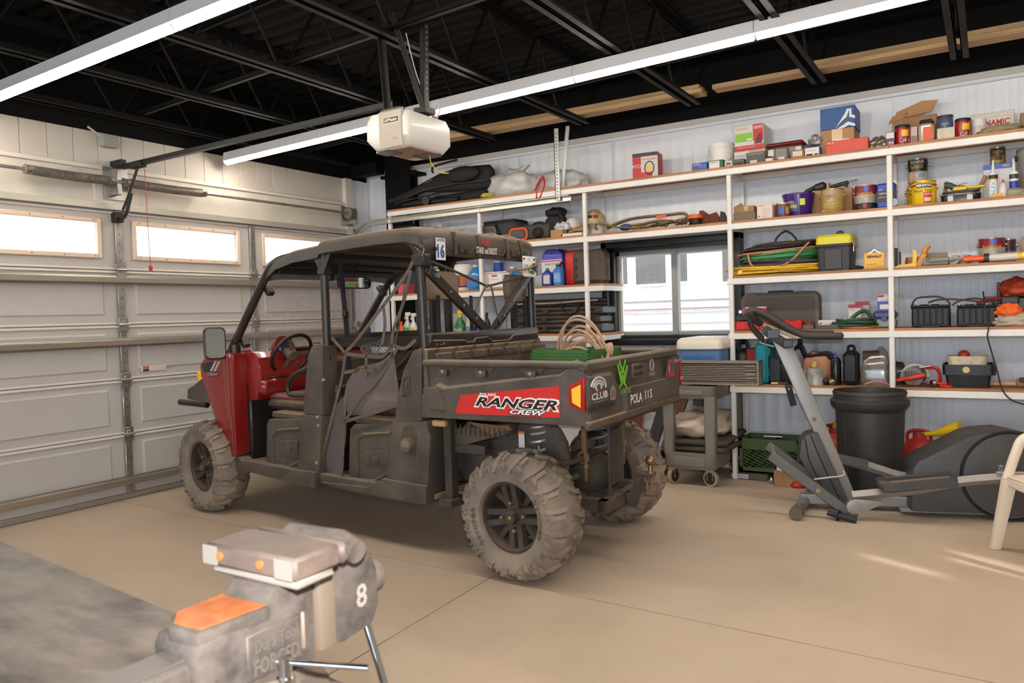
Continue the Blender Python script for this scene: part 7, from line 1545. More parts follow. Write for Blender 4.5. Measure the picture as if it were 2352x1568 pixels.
rk = thing('red_knob_tool', 'red plastic lever tool with a round steel wheel beside the saw', 'tool', (5.589, 6.22, z5 + .001)); obj('lever_arm', G().box(-.02, .06, -.02, .02, 0, .022, .005, mx=rotm(0, .15, -.4)).box(-.05, .03, .0, .02, .02, .034, .004), C(206, 40, 30, .4), rk); obj('steel_wheel', G().cyl((-.07, -.01, .025), (-.05, .0, .028), .024, n=16), chrome, rk)
PN = (5.743, 0.314, 0.161)
pn = thing('plastic_tub', 'black plastic tub with a round tan sticker on its lip', 'tub', (PN[0], 6.33, z5 + .001)); w, h = PN[1], PN[2]
obj('tub_body', G().loft([[(x * k, y * k, z) for x, y in rrect(-w * .46, w * .46, -.13, .13, .02)] for z, k in ((0, .88), (h * .55, .96), (h * .55, 1.06), (h, 1.08), (h, 1.02), (h * .5, .92), (.01, .84))]), C(24, 24, 25, .35), pn); obj('sticker', G().cyl((-.01, -.1435, h * .78), (-.01, -.1405, h * .78), .022, n=18), C(206, 184, 130, .6), pn)
obj('carry_handle', G().box(w * .48, w * .53, -.06, .06, h * .5, h * .9, .008), C(24, 24, 25, .35), pn)
IT = (5.738, 0.239, 0.218)
it = thing('metal_pan', 'stained white metal pan sitting in the black plastic tub', 'pan', (IT[0], 6.33, z5 + .012)); w2, h2 = IT[1], IT[2]
obj('pan_body', G().loft([[(x * k, y * k, z) for x, y in rrect(-w2 * .5, w2 * .5, -.10, .10, .05)] for z, k in ((0, .95), (h2 - .012, 1.0), (h2 - .012, .97), (.012, .92))]), C(206, 190, 156, .6, var=.15, sc=18, second=(222, 208, 180)), it)
one('red_ball', 'red ball sitting in the stained white metal pan', 'ball', G().ball(0, 0, .035, .038, nu=20, nv=14), C(190, 60, 44, .5), (IT[0] - .02, 6.30, z5 + .012 + h2 * .8))
hm_ = thing('wooden_mallet', 'wooden handled tool lying at the right of the black tub', 'mallet', (6.003, 6.32, z5 + .02)); obj('handle', G().cyl((-.14, 0, 0), (.02, 0, .005), .014, .020, 10), C(196, 146, 100, .6), hm_); obj('head', G().box(.02, .10, -.03, .03, -.015, .04, .01), C(150, 110, 80, .7), hm_); obj('iron_bar', G().box(.04, .14, -.05, -.03, .02, .05, .006), C(44, 40, 38, .6), hm_)
cbl = one('black_cable', 'thin black cable hanging from the batteries down past the shelves', 'cable', G().tube(smooth([(5.838, 6.24, 1.428), (5.848, 6.14, 1.338), (5.867, 6.13, 1.185), (5.861, 6.12, 1.126), (5.885, 6.12, 1.014), (5.914, 6.12, 0.897), (5.938, 6.12, 0.78), (5.981, 6.12, 0.708), (6.064, 6.14, 0.67), (6.182, 6.2, 0.662)], 4), .005, 6), blkp)

# ================= under the shelves and on the floor
def milk_crate(name, label, loc, w, d, h, mat, rz=0, group=None):
    o = thing(name, label, 'crate', loc, rz, group); t = .008
    obj('crate_base', G().cbox(0, 0, 0, w, d, .012), mat, o)
    for z0, z1_ in ((.0, .04), (h * .70, h * .76), (h * .80, h * .83), (h * .87, h * .90), (h - .02, h)):
        g = G().box(-w / 2, w / 2, -d / 2, -d / 2 + t, z0, z1_).box(-w / 2, w / 2, d / 2 - t, d / 2, z0, z1_).box(-w / 2, -w / 2 + t, -d / 2, d / 2, z0, z1_).box(w / 2 - t, w / 2, -d / 2, d / 2, z0, z1_)
        obj('rim' if z0 > h * .6 else 'crate_band', g, mat, o)
    each('corner_post', G().box(-w / 2, -w / 2 + .02, -d / 2, -d / 2 + .02, 0, h).box(w / 2 - .02, w / 2, -d / 2, -d / 2 + .02, 0, h).box(-w / 2, -w / 2 + .02, d / 2 - .02, d / 2, 0, h).box(w / 2 - .02, w / 2, d / 2 - .02, d / 2, 0, h), mat, o)
    obj('upper_wall', G().box(-w / 2 + .002, w / 2 - .002, -d / 2 + .003, -d / 2 + .006, h * .68, h).box(-w / 2 + .002, w / 2 - .002, d / 2 - .006, d / 2 - .003, h * .68, h).box(-w / 2 + .003, -w / 2 + .006, -d / 2, d / 2, h * .68, h).box(w / 2 - .006, w / 2 - .003, -d / 2, d / 2, h * .68, h), mat, o)
    lat = G(); n = 8
    for sx in (-1, 1):
        for k in range(-4, n + 1):
            x0 = -w / 2 + w * k / n; x1 = x0 + sx * h * .66
            if sx < 0: x0 += w * .5
            for y in (-d / 2 + .004, d / 2 - .004):
                a, b2 = max(-w / 2, min(w / 2, x0)), max(-w / 2, min(w / 2, x1))
                if abs(a - b2) > .02:
                    za, zb2 = .03 + (a - x0) / (x1 - x0) * h * .66, .03 + (b2 - x0) / (x1 - x0) * h * .66
                    lat.tube([(a, y, za), (b2, y, zb2)], .004, 4)
            for x in (-w / 2 + .004, w / 2 - .004):
                q0, q1 = -d / 2 + d * k / n + (d * .5 if sx < 0 else 0), 0
                q1 = q0 + sx * h * .66; a, b2 = max(-d / 2, min(d / 2, q0)), max(-d / 2, min(d / 2, q1))
                if abs(a - b2) > .02: lat.tube([(x, a, .03 + (a - q0) / (q1 - q0) * h * .66), (x, b2, .03 + (b2 - q0) / (q1 - q0) * h * .66)], .004, 4)
    l_ = obj('lattice', lat, mat, o, fix=False); l_['kind'] = 'stuff'
    return o
grn = C(34, 110, 44, .45, dust=.2, sc=8); olive = C(50, 84, 30, .45, dust=.2)
mc = milk_crate('milk_crate', 'dark green plastic milk crate on the floor under the shelves', (4.385, 6.36, .055), .46, .32, .27, olive)
one('crate_sheet', 'white folded sheet lying in the floor milk crate', 'sheet', G().box(-.06, .08, -.02, .06, .0, .01, .003, mx=rotm(-.2, 0, .1)), wht, (4.369, 6.36, .32)); one('black_rag', 'dark tools filling the floor milk crate', 'tools', G().ball(0, 0, .1, .19, .13, .14, 18, 10, .4, 4, flat=.0), C(44, 44, 46, .7), (4.385, 6.36, .07))
bx = carton('flat_battery_box', 'flat black box with worn red and blue print under the milk crate', 'box', (4.23, .30, .052), 6, 6.16, .42, C(52, 50, 48, .5, dust=.3), [(.06, .5, .15, .85, C(190, 186, 190, .5))], [('WILD', .18, .5, .2, .4, C(70, 90, 150, .5)), ('BOX', .38, .5, .16, .4, C(200, 100, 60, .5))])
hb = thing('hitch_ball_mount', 'chrome tow balls lying by the flat black box', 'hitch', (4.425, 6.13, .001)); obj('ball', G().ball(0, -.03, .03, .026), chrome, hb); obj('shank', G().cyl((0, 0, .03), (0, .09, .03), .012, n=10), C(70, 64, 58, .5, .5), hb); obj('ball', G().ball(.07, .02, .03, .024), C(120, 110, 96, .4, .6), hb)
# utility cart
ct = thing('utility_cart', 'dusty grey plastic two-shelf utility cart on casters under the window', 'cart', (3.885, 6.16, 0))
cm = C(122, 119, 114, .6, dust=.3, sc=5, dc=(134, 120, 104)); w, d = .40, .80
for z, hh_ in ((.13, .13), (.68, .10)):
    obj('tray', G().loft([[(x * k, y * kk, zz) for x, y in rrect(-w / 2, w / 2, -d / 2, d / 2, .05)] for zz, k, kk in ((z, .95, .97), (z + .02, 1, 1), (z + hh_, 1.04, 1.02), (z + hh_, .9, .94), (z + hh_ - .03, .86, .92))]), cm, ct, ang=50)
    obj('tray_recess', G().prism(rrect(-w * .3, w * .3, z + .03, z + hh_ - .03, .02), 'y', -d / 2 - .012, -d / 2 + .01), cm, ct, bev=.004)
for sx in (-1, 1):
    for sy in (-1, 1):
        obj('leg', G().box(sx * (w / 2 - .035) - .042, sx * (w / 2 - .035) + .042, sy * (d / 2 - .04) - .04, sy * (d / 2 - .04) + .04, .24, .70, .012), cm, ct)
        xw, yw_ = sx * (w / 2 - .05), sy * (d / 2 - .06)
        c_ = obj('caster_fork', G().box(xw - .022, xw - .018, yw_ - .03, yw_ + .03, .05, .125).box(xw + .018, xw + .022, yw_ - .03, yw_ + .03, .05, .125).box(xw - .03, xw + .03, yw_ - .035, yw_ + .035, .12, .132), chrome, ct)
        rim2 = rotm(0, 0, PI / 2 * (sx > 0) + .3 * sy)
        T = Matrix.Translation((xw, yw_, .062)) @ rim2
        obj('caster_wheel', G().cyl((-.014, 0, 0), (.014, 0, 0), .062, n=24, mx=T), C(170, 152, 130, .7), c_); obj('wheel_hub', G().cyl((-.016, 0, 0), (.016, 0, 0), .046, n=20, mx=T), C(44, 44, 46, .6), c_)
# cooler and heater on the cart
co = thing('ice_chest', 'blue ice chest with a white lid and white handle on the cart', 'cooler', (3.915, 6.26, .782)); w, d, h = .36, .60, .36
cbl_ = C(78, 120, 170, .4, dust=.15)
obj('chest_body', G().loft([[(x * k, y * k, z) for x, y in rrect(-w / 2, w / 2, -d / 2, d / 2, .04)] for z, k in ((0, .94), (h * .76, 1.0))]), cbl_, co, ang=50); obj('lid', G().loft([[(x * k, y * k, z) for x, y in rrect(-w / 2, w / 2, -d / 2, d / 2, .05)] for z, k in ((h * .76, 1.05), (h * .86, 1.06), (h * .95, 1.03), (h, .92))]), C(228, 218, 200, .45), co, ang=50)
obj('handle_recess', G().prism(rrect(-.13, .13, h * .25, h * .62, .03), 'y', -d / 2 - .004, -d / 2 + .01), C(58, 98, 150, .4), co, bev=.004); obj('handle', G().tube([(-.085, -d / 2 - .005, h * .48), (-.085, -d / 2 - .03, h * .46), (-.08, -d / 2 - .03, h * .20), (.08, -d / 2 - .03, h * .20), (.085, -d / 2 - .03, h * .46), (.085, -d / 2 - .005, h * .48)], .013, 8), C(226, 214, 196, .5), co); obj('latch', G().box(w * .5 - .005, w * .5 + .02, -.04, .02, h * .6, h * .84, .004), C(226, 214, 196, .5), co)
ht = thing('baseboard_heater', 'long grey louvred radiant heater lying across the front of the cart', 'heater', (4.06, 5.83, .792))
hw = .365; hm2 = C(150, 140, 128, .4, .2, dust=.2)
obj('housing', G().box(-hw, hw, -.05, .06, 0, .004).box(-hw, hw, -.05, .06, .176, .18).box(-hw, hw, .05, .06, .004, .176).box(-hw, -hw + .01, -.05, .05, .004, .176).box(hw - .012, hw, -.06, .06, 0, .18).box(-hw, hw, -.055, -.05, 0, .014).box(-hw, hw, -.055, -.05, .166, .18), hm2, ht)
for i in range(12): obj('slat', G().box(-hw + .012, hw - .012, -.046, -.012, .0, .005, mx=Matrix.Translation((0, 0, .018 + i * .0128)) @ rotm(-.35, 0, 0)), C(150, 138, 126, .4, .1), ht)
obj('reflector', G().box(-hw + .01, hw - .012, .0, .004, .01, .17), C(172, 162, 150, .5), ht); obj('grille_end', G().box(hw - .10, hw - .03, -.05, -.048, .02, .024).box(hw - .1, hw - .03, -.05, -.048, .05, .054).box(hw - .1, hw - .03, -.05, -.048, .08, .084).box(hw - .1, hw - .03, -.05, -.048, .11, .114).box(hw - .1, hw - .03, -.05, -.048, .14, .144), C(190, 184, 176, .4), ht); ht.children[-1]['kind'] = 'stuff'
tp = bag('canvas_tarp', 'crumpled off-white canvas tarp heaped on the lower tray of the cart', 'tarp', 3.86, 6.15, .36, .23, .34, .14, C(206, 188, 168, .85, var=.16, sc=5, bump=.7, bsc=9), 71, .3, 2.2, .55)
for i, (z, lab) in enumerate(((.262, 'folded black tarp, lower one on the bottom tray of the cart'), (.312, 'folded dark tarp under the off-white canvas on the cart'))):
    one('folded_tarp', lab, 'tarp', G().box(-.24 + .02 * i, .25, -.38, .36, 0, .046, .02), C(46, 42, 38, .8, dust=.2, bump=.4, bsc=20), (3.92 - .02 * i, 6.16, z), (0, 0, .06 * i))
# leaning boards and things behind the cart
for i, (x, m_, lab) in enumerate(((3.36, C(34, 34, 36, .5), 'black board leaning against the wall left of the cart'), (3.50, C(96, 62, 40, .6, var=.2, sc=6, aniso=(8, 8, 1)), 'dark brown wooden board leaning against the wall beside the cart'))):
    one('leaning_board', lab, 'board', G().box(-.05, .05, -.012, .012, 0, 1.05, .003, mx=rotm(-.36, .22, 0)), m_, (x, 6.12, .012))
one('red_toolbox', 'dusty red metal chest on the floor behind the right rear wheel', 'tool chest', G().box(-.22, .22, -.16, .16, .0, .52, .01).box(-.2, .2, -.165, -.16, .3, .46), C(196, 90, 70, .5, dust=.3), (2.98, 6.36, .001))
jk = thing('trailer_jack', 'black floor jack frame on small wheels left of the cart', 'jack', (3.52, 5.95, 0)); obj('frame', G().box(-.07, .07, -.15, .3, .06, .14, .01), C(36, 34, 34, .5, dust=.3), jk); obj('lift_arm', G().box(-.025, .025, -.1, .2, .14, .20, .01), C(40, 38, 38, .5), jk)
for x in (-.09, .09): obj('wheel', G().cyl((x - .02, -.10, .04), (x + .02, -.10, .04), .04, n=18), C(40, 38, 36, .6, dust=.4), jk)
# trash can
cnx, cny = 5.157, 5.86
rt_, rb_ = .238, .200
zt2 = 0.771
tc_ = thing('trash_can', 'large black plastic trash can without lid under the shelves', 'trash can', (cnx, cny, 0))
cn = C(46, 44, 44, .42, var=.14, sc=3, dust=.25, dc=(84, 74, 66))
H_ = zt2
obj('can_body', G().lathe([(rb_ * .97, 0.0), (rb_, .015), (rt_ * .93, H_ * .82), (rt_ * .99, H_ * .84), (rt_ * 1.06, H_ * .87), (rt_ * 1.07, H_ * .91), (rt_ * 1.02, H_ * .925), (rt_ * .98, H_ * .93), (rt_ * .98, H_ * .965), (rt_ * 1.0, H_ * .97), (rt_ * 1.0, H_ * .985), (rt_ * .97, H_), (rt_ * .93, H_), (rt_ * .86, H_ * .8), (rb_ * .92, .02), (.001, .02)], n=48), cn, tc_)
seam = G()
for a in [-.95 + .0 * i for i in range(1)]:
    q = [(-.62, .05), (-.64, .45), (-.62, .56), (-.5, .60), (-.36, .56), (-.30, .45), (-.29, .05)]
    pts = []
    for t, z in q:
        rr_ = rb_ + (rt_ * .93 - rb_) * (z / (H_ * .82)) + .001
        pts.append((rr_ * math.sin(t), -rr_ * math.cos(t), z))
    seam.tube(smooth(pts, 4), .004, 6)
obj('molded_ridge', seam, cn, tc_)
# gas cans
def gascan(label, x, y, s, rz, kind):
    o = thing('gas_can', label, 'gas can', (x, y, .001), rz); rm_ = C(176, 30, 26, .35, dust=.15)
    obj('can_body', G().loft([[(.14 * k * math.cos(a), .14 * k * math.sin(a), z) for a in [2 * PI * i / 24 for i in range(24)]] for z, k in ((0, .95), (.02, 1), (.22, 1), (.30, .9), (.36, .55), (.38, .3))]), rm_, o, ang=60)
    obj('spout_collar', G().cyl((0, 0, .37), (0, 0, .42), .045, n=16), rm_, o); obj('handle', G().tube(smooth([(-.08, 0, .34), (-.07, 0, .42), (.05, 0, .43), (.08, 0, .35)], 4), .012, 8), C(150, 26, 24, .4), o)
    if kind: obj('funnel', G().tube([(-.02, 0, .40), (.10, -.02, .42), (.22, -.04, .455), (.27, -.05, .465)], [.014, .018, .05, .055], 16), C(226, 184, 24, .4), o, label='yellow funnel spout')
    else: obj('cap', G().cyl((.02, 0, .41), (.03, 0, .46), .045, .035, 14), C(226, 184, 24, .4), o, label='yellow cap')
    return o
gascan('red gas can with long yellow funnel spout between trash can and exercise machine', 5.431, 6.33, 1, -.1, True)
gascan('red gas can with yellow cap half hidden behind the trash can', 4.84, 6.42, 1, 0, False)
bt_ = one('oil_bottle', 'white and yellow bottle standing beside the milk crate behind the machine', 'bottle', G().lathe([(.04, 0), (.045, .01), (.045, .2), (.02, .26), (.018, .30)], n=16), C(226, 206, 90, .4), (4.647, 6.42, .001)); patch(bt_, .045, -.7, .5, .08, .19, wht)
one('red_bowl', 'red plastic bowl on the floor behind the lever arm of the machine', 'lid', G().lathe([(.07, 0), (.08, .015), (.065, .05), (.001, .06)], n=24), C(176, 36, 34, .4), (4.63, 6.08, .001)); carton('white_box', 'plain white box behind the exercise machine', 'box', (4.552, .14, .07), 6, 6.02, .1, C(214, 206, 196, .5), z=.12); carton('brown_box', 'low brown carton under the plain white box', 'box', (4.55, .18, .118), 6, 6.02, .14, kraft2)
# ================= elliptical trainer (built in its own frame: x along the machine, z up)
el = thing('elliptical_trainer', 'grey and black elliptical exercise machine in front of the shelves', 'exercise machine', (5.121, 5.30, 0), math.radians(16.1))
eg = C(150, 148, 146, .35, .35, dust=.2, sc=5); ed = C(58, 60, 64, .4, dust=.25, sc=4, dc=(120, 104, 88)); ek = C(36, 35, 36, .5, dust=.12); eb = C(84, 94, 98, .4, .3, dust=.35, sc=8, dc=(140, 120, 98))
obj('base_rail', G().box(-.30, 1.75, .20, .27, .03, .10, .008).box(.30, 1.75, .12, .35, .02, .045, .004), eg, el)
obj('stabilizer', G().cyl((-.35, -.08, .05), (-.215, .43, .05), .034, n=18), eg, el)
for x, y in ((-.357, -.105), (-.215, .43)): obj('end_cap', G().cyl((x, y - .012, .046), (x + .015, y + .045, .046), .042, n=20), C(70, 66, 64, .6, dust=.3), el)
obj('rear_stabilizer', G().cyl((1.70, -.05, .045), (1.70, .52, .045), .034, n=16), eg, el)
obj('column', G().loft([[(.02 - .04, y, .06) for y in (.19, .27)] + [(.06, y, .06) for y in (.27, .19)], [(-.46, y, 1.14) for y in (.19, .27)] + [(-.345, y, 1.14) for y in (.27, .19)]]), eg, el, bev=.008)
obj('bolt', G().cyl((-.205, .18, .61), (-.205, .192, .61), .014, n=10), C(120, 104, 84, .4, .6), el)
cv = obj('shroud', G().prism([(-.31, .36), (-.295, .47), (-.26, .51), (-.19, .53), (.0, .06), (-.06, .05), (-.17, .10)], 'y', .13, .33), ed, el, bev=.012)
for q in ([(-.27, .49), (-.25, .35), (-.13, .08)], [(-.235, .51), (-.16, .31), (-.05, .06)]): obj('groove_line', G().tube([(x, .128, z) for x, z in q], .003, 4), C(26, 26, 28, .5), cv)
# crossed lever arms
for y in (-.04, .34):
    a = obj('lever_arm', G().box(0, .64, y - .018, y + .018, -.032, .032, .006, mx=Matrix.Translation((-.50, 0, .405)) @ rotm(0, math.atan2(.385, .50), 0)), eb, el)
    for t in (.36, .61): obj('bolt', G().cyl((-.50 + t * .79, y - .024, .405 - t * .61), (-.50 + t * .79, y - .016, .405 - t * .61), .013, n=8), C(170, 140, 90, .4, .6), a)
obj('cross_pin', G().cyl((-.47, -.02, .395), (-.47, .34, .395), .014, n=10), eg, el)
def pedalbar(y, z0, z1, dz, lab):
    p = obj('pedal_bar', G().tube(smooth([(-.01, y, z0), (.35, y, z0 + (z1 - z0) * .35), (.62, y, z0 + (z1 - z0) * .75), (.95, y, z1)], 4), .032, 4, flat=1.0), eg, el)
    x0 = .16; zz = z0 + (z1 - z0) * .15 + .034
    f = obj('foot_pedal', G().box(0, .42, y - .075, y + .075, 0, .018, .004, mx=Matrix.Translation((x0, 0, zz)) @ rotm(0, -dz, 0)).box(0, .42, y - .085, y - .075, -.01, .05, .006, mx=Matrix.Translation((x0, 0, zz)) @ rotm(0, -dz, 0)).box(0, .42, y + .075, y + .085, -.01, .05, .006, mx=Matrix.Translation((x0, 0, zz)) @ rotm(0, -dz, 0)).box(-.02, .05, y - .08, y + .08, .0, .06, .015, mx=Matrix.Translation((x0, 0, zz)) @ rotm(0, -dz, 0)), ed, p)
    obj('pedal_tread', G().box(.05, .41, y - .07, y + .07, .018, .024, .003, mx=Matrix.Translation((x0, 0, zz)) @ rotm(0, -dz, 0)), C(150, 128, 104, .8, dust=.6), p); return p
pedalbar(-.03, .15, .30, .12, ''); 
p2 = obj('pedal_bar', G().tube(smooth([(-.10, .26, .345), (.11, .26, .295), (.2, .26, .265), (.40, .26, .215), (.9, .26, .20)], 4), .032, 4), eg, el)
obj('foot_pedal', G().box(-.16, .13, .21, .31, 0, .02, .004, mx=Matrix.Translation((-.01, 0, .335)) @ rotm(0, .18, 0)).box(-.16, .13, .20, .21, -.03, .03, .004, mx=Matrix.Translation((-.01, 0, .335)) @ rotm(0, .18, 0)).box(.12, .135, .20, .31, -.03, .03, .004, mx=Matrix.Translation((-.01, 0, .335)) @ rotm(0, .18, 0)), ed, p2)
obj('hinge_bracket', G().prism([(-.02, .055), (.04, .05), (.16, .115), (.16, .13), (.0, .14), (-.045, .10)], 'y', -.075, -.04).cyl((-.005, -.08, .09), (-.005, -.035, .09), .045, n=18), eg, el, bev=.004)
obj('peg_handle', G().cyl((-.16, -.06, .045), (.0, -.12, .02), .018, .022, 12).cyl((-.10, -.08, .036), (-.095, -.083, .035), .036, n=14), C(30, 30, 32, .5), el)
obj('tie_strap', G().tube(smooth([(-.22, .12, .22), (-.14, .11, .235), (-.04, .12, .25), (-.03, .18, .27)], 4), .005, 6), C(200, 196, 190, .5), el)
# flywheel housing
hpts = [(.35, .04)] + [(0.363, 0.311), (0.396, 0.362), (0.496, 0.419), (0.607, 0.481), (0.68, 0.523), (0.75, 0.546), (0.89, 0.558), (0.982, 0.538)] + [(1.12, .50), (1.24, .40), (1.28, .28), (1.28, .04)]
qx, qz = (0.906, 0.283)
hs = obj('wheel_housing', G().prism(hpts, 'y', .06, .38), ed, el, bev=.018)
obj('crank_disc', G().cyl((qx, .045, qz), (qx, .07, qz), .262, n=56), ed, hs, bev=.006); obj('disc_rim', G().tube([(qx + .272 * math.cos(t), .058, qz + .272 * math.sin(t)) for t in [2 * PI * i / 56 for i in range(56)]], .008, 6, True), C(30, 30, 32, .4), hs)
text(hs, 'Track', (qx - .07, .042, qz + .03), (PI / 2, -1.25, 0), .10, .032, C(200, 200, 200, .4), shear=.2)
obj('crank_bar', G().box(.80, 1.1, -.05, -.01, .27, .33, .006), eg, el)
# console and handles
cs = obj('console', G().prism([(-.53, 1.19), (-.50, 1.25), (-.38, 1.155), (-.33, 1.10), (-.39, 1.09)], 'y', .08, .40), ek, el, bev=.012)
obj('console_face', G().prism([(-.545, 1.25), (-.53, 1.275), (-.31, 1.165), (-.325, 1.15)], 'y', .12, .36), C(176, 160, 136, .6, dust=.3), cs, bev=.004); obj('bracket_panel', G().box(-.50, -.42, .072, .082, 1.16, 1.22, .004), C(48, 52, 62, .35), cs); obj('bracket_panel', G().box(-.40, -.34, .072, .082, 1.10, 1.15, .004), C(48, 52, 62, .35), cs)
obj('bottle_cage', G().tube([(-.53, .2, 1.2), (-.54, .2, 1.13), (-.45, .2, 1.10)], .007, 6), eg, cs)
for y in (.02, .46):
    yy = y
    obj('hand_rail', G().tube(smooth([(-.54, .10 if y < .2 else .38, 1.26), (-.60, yy, 1.325), (-.58, yy, 1.35), (-.50, yy, 1.315), (-.38, yy, 1.235), (-.30, yy, 1.19), (-.24, yy, 1.175), (-.06, yy, 1.17)], 4), .024, 12), ek, el)
    obj('rail_end', G().ball(-.06, yy, 1.17, .0255, nu=12, nv=8), ek, el)
obj('hand_rail', G().tube(smooth([(-.595, .02, 1.335), (-.62, .12, 1.33), (-.625, .24, 1.33), (-.62, .36, 1.33), (-.595, .46, 1.335)], 3), .024, 12), ek, el)
obj('rail_drop', G().tube(smooth([(-.60, .04, 1.33), (-.60, .06, 1.25), (-.53, .10, 1.16)], 4), .02, 10), ek, el)

# ================= white plastic chair at the right edge
ch = thing('plastic_chair', 'white plastic armchair cut by the right edge of the picture', 'chair', (6.218, 4.817, 0), math.radians(115))
wp = C(232, 216, 194, .4, dust=.1)
for sx in (-1, 1):
    for sy in (-1, 1):
        obj('leg', G().loft([[(sx * .265 + a, sy * .24 + c, 0) for a, c in ((-.022, -.022), (.022, -.022), (.022, .022), (-.022, .022))], [(sx * .205 + a, sy * .19 + c, .40) for a, c in ((-.03, -.03), (.03, -.03), (.03, .03), (-.03, .03))]]), wp, ch, bev=.006)
    obj('arm_rest', G().tube(smooth([(sx * .21, .20, .40), (sx * .20, .16, .54), (sx * .205, .12, .615), (sx * .22, .02, .635), (sx * .23, -.10, .64), (sx * .23, -.22, .65)], 4), .026, 10, flat=.8), wp, ch)
obj('seat', G().grid(lambda u, v: (-.22 + .44 * u, -.23 + .44 * v, .415 - .02 * math.sin(PI * u) * math.sin(PI * v)), 10, 10).box(-.22, .22, .17, .215, .36, .415, .012).box(-.225, -.195, -.23, .21, .36, .42, .01).box(.195, .225, -.23, .21, .36, .42, .01), wp, ch)
for i in range(5): obj('back_slat', G().loft([[(-.2 + .1 * i + a, -.225 + c, .42) for a, c in ((-.03, 0), (.03, 0), (.03, .012), (-.03, .012))], [(-.2 + .1 * i + a, -.33 + c, .86) for a, c in ((-.03, 0), (.03, 0), (.03, .012), (-.03, .012))]]), wp, ch)
obj('back_top', G().tube(smooth([(-.26, -.24, .45), (-.26, -.32, .8), (-.2, -.345, .88), (0, -.35, .90), (.2, -.345, .88), (.26, -.32, .8), (.26, -.24, .45)], 4), .025, 8), wp, ch)

# ================= garage door opener and its rail
op = thing('door_opener', 'white and grey garage door opener hung from the joists by perforated straps', 'door opener', (2.95, 3.63, 2.345))
opw = C(232, 228, 222, .35, coat=.2); opg = C(176, 164, 150, .45)
x0, x1, ya, yb, h = -.165, .155, -.215, .235, .215
def hull(x0, x1, ya, yb, inset=0):
    return [[(x, y, z) for x, y in rrect(x0 + k, x1 - k, ya + k, yb - k, max(.012, .05 - k * .3))] for z, k in ((0, .05), (.012, .035), (.06, .0), (.16, .0), (.205, .02), (h, .055))]
obj('motor_cover', G().loft(hull(x0, x1, ya, yb)), opw, op, ang=40)
gp = obj('grey_panel', G().prism([(0, .0), (-.003, .06), (-.003, .2), (.02, h + .002)], 'x', -.04, .125).map(lambda x, y, z: (x, y, z)), opg, op)
gp.location = (0, ya - .002, 0)
lb3 = obj('name_plate', G().box(-.005, .105, ya - .008, ya - .004, .135, .165, .001), C(60, 52, 44, .4), op); obj('plate_rim', G().box(-.009, .109, ya - .0065, ya - .003, .131, .169, .001), C(226, 214, 196, .4), lb3)
text(lb3, 'LiftMaster', (.05, ya - .0092, .15), FRONT, .095, .019, C(230, 216, 200, .4), bold=.02)
text(op, 'my-Q', (.075, ya - .0045, .045), FRONT, .03, .012, C(90, 76, 66, .5))
obj('bottom_panel', G().box(x0 + .07, x1 - .02, ya + .06, yb - .14, -.004, .004), C(150, 120, 104, .5), op)
lmx = C(70, 48, 36, .2, spec=.7)
obj('lamp_lens', G().prism(rrect(-.13, .0, ya + .05, ya + .17, .03), 'z', -.006, .004), lmx, op); obj('lamp_lens', G().prism(rrect(-.02, .125, .03, .17, .03), 'z', -.006, .004), lmx, op)
obj('antenna_wire', G().tube(smooth([(.08, .09, .0), (.085, .095, -.05), (.11, .13, -.10), (.13, .18, -.105), (.135, .20, -.10)], 5), .0035, 6), C(214, 190, 60, .5), op, label='yellow wire')
wl_ = obj('wire_bundle', G().tube(smooth([(.10, .05, .20), (.13, .08, .26), (.14, .09, .30), (.145, .12, .26), (.13, .10, .2)], 4), .005, 6).tube(smooth([(.02, -.02, .25), (.08, .02, .23), (.14, .1, .215)], 4), .006, 6).tube(smooth([(.13, .08, .21), (.06, .02, .45), (.02, -.02, .70)], 4), .004, 6), C(206, 200, 190, .5), op)
blkst = C(44, 42, 40, .5, .3)
def punched(p0, p1, w, n, par, name='hanger_strap'):
    a, b2 = Vector(p0), Vector(p1); d = b2 - a; L_ = d.length; m_ = Matrix.Translation(a) @ d.to_track_quat('Z', 'Y').to_matrix().to_4x4()
    o = obj(name, G().box(-w / 2, w / 2, -.002, .002, 0, L_, mx=m_).box(-w / 2, -w / 2 + .003, -.002, .03, 0, L_, mx=m_), blkst, par)
    g = G()
    for i in range(n): g.cyl((0, -.0035, L_ * (i + .5) / n), (0, -.0022, L_ * (i + .5) / n), w * .18, n=6, mx=m_)
    obj('slot', g, C(120, 112, 100, .6), o)['kind'] = 'stuff'
punched((-.06, -.13, .22), (-.10, -.13, .80), .034, 18, op); punched((.12, -.02, .22), (-.02, -.12, .80), .034, 18, op); punched((.12, .02, .22), (.14, .02, .74), .045, 16, op)
obj('mount_plate', G().box(-.08, .06, -.15, -.10, .215, .245, .003).box(.07, .16, -.04, .06, .215, .25, .003), blkst, op)
obj('opener_rail', G().box(-2.86, -.10, -.014, .014, .262, .295, .003, mx=rotm(0, -.008, 0) @ Matrix.Translation((0, -.03, .03))).box(-2.86, -.1, -.02, .02, .258, .262, mx=rotm(0, -.008, 0) @ Matrix.Translation((0, -.03, .03))), C(20, 18, 18, .45), op)
ty = (0.22, 3.587, 2.592)
tr_ = obj('trolley', G().box(-2.74, -2.58, -.06, .0, .25, .295, .006), blkst, op); obj('header_bracket', G().box(-2.985, -2.84, -.055, -.005, .28, .34, .004), blkst, op)
obj('door_arm', G().tube([(-2.66, -.03, .25), (-2.78, -.05, .02), (-2.83, -.06, -.06)], .014, 4).tube(smooth([(-2.72, -.055, .06), (-2.79, -.06, -.10), (-2.86, -.06, -.12), (-2.90, -.055, -.115)], 4), .014, 6), C(36, 32, 30, .45), op)
obj('door_bracket', G().box(-2.95, -2.88, -.09, -.02, -.15, -.07, .006), blkst, op)
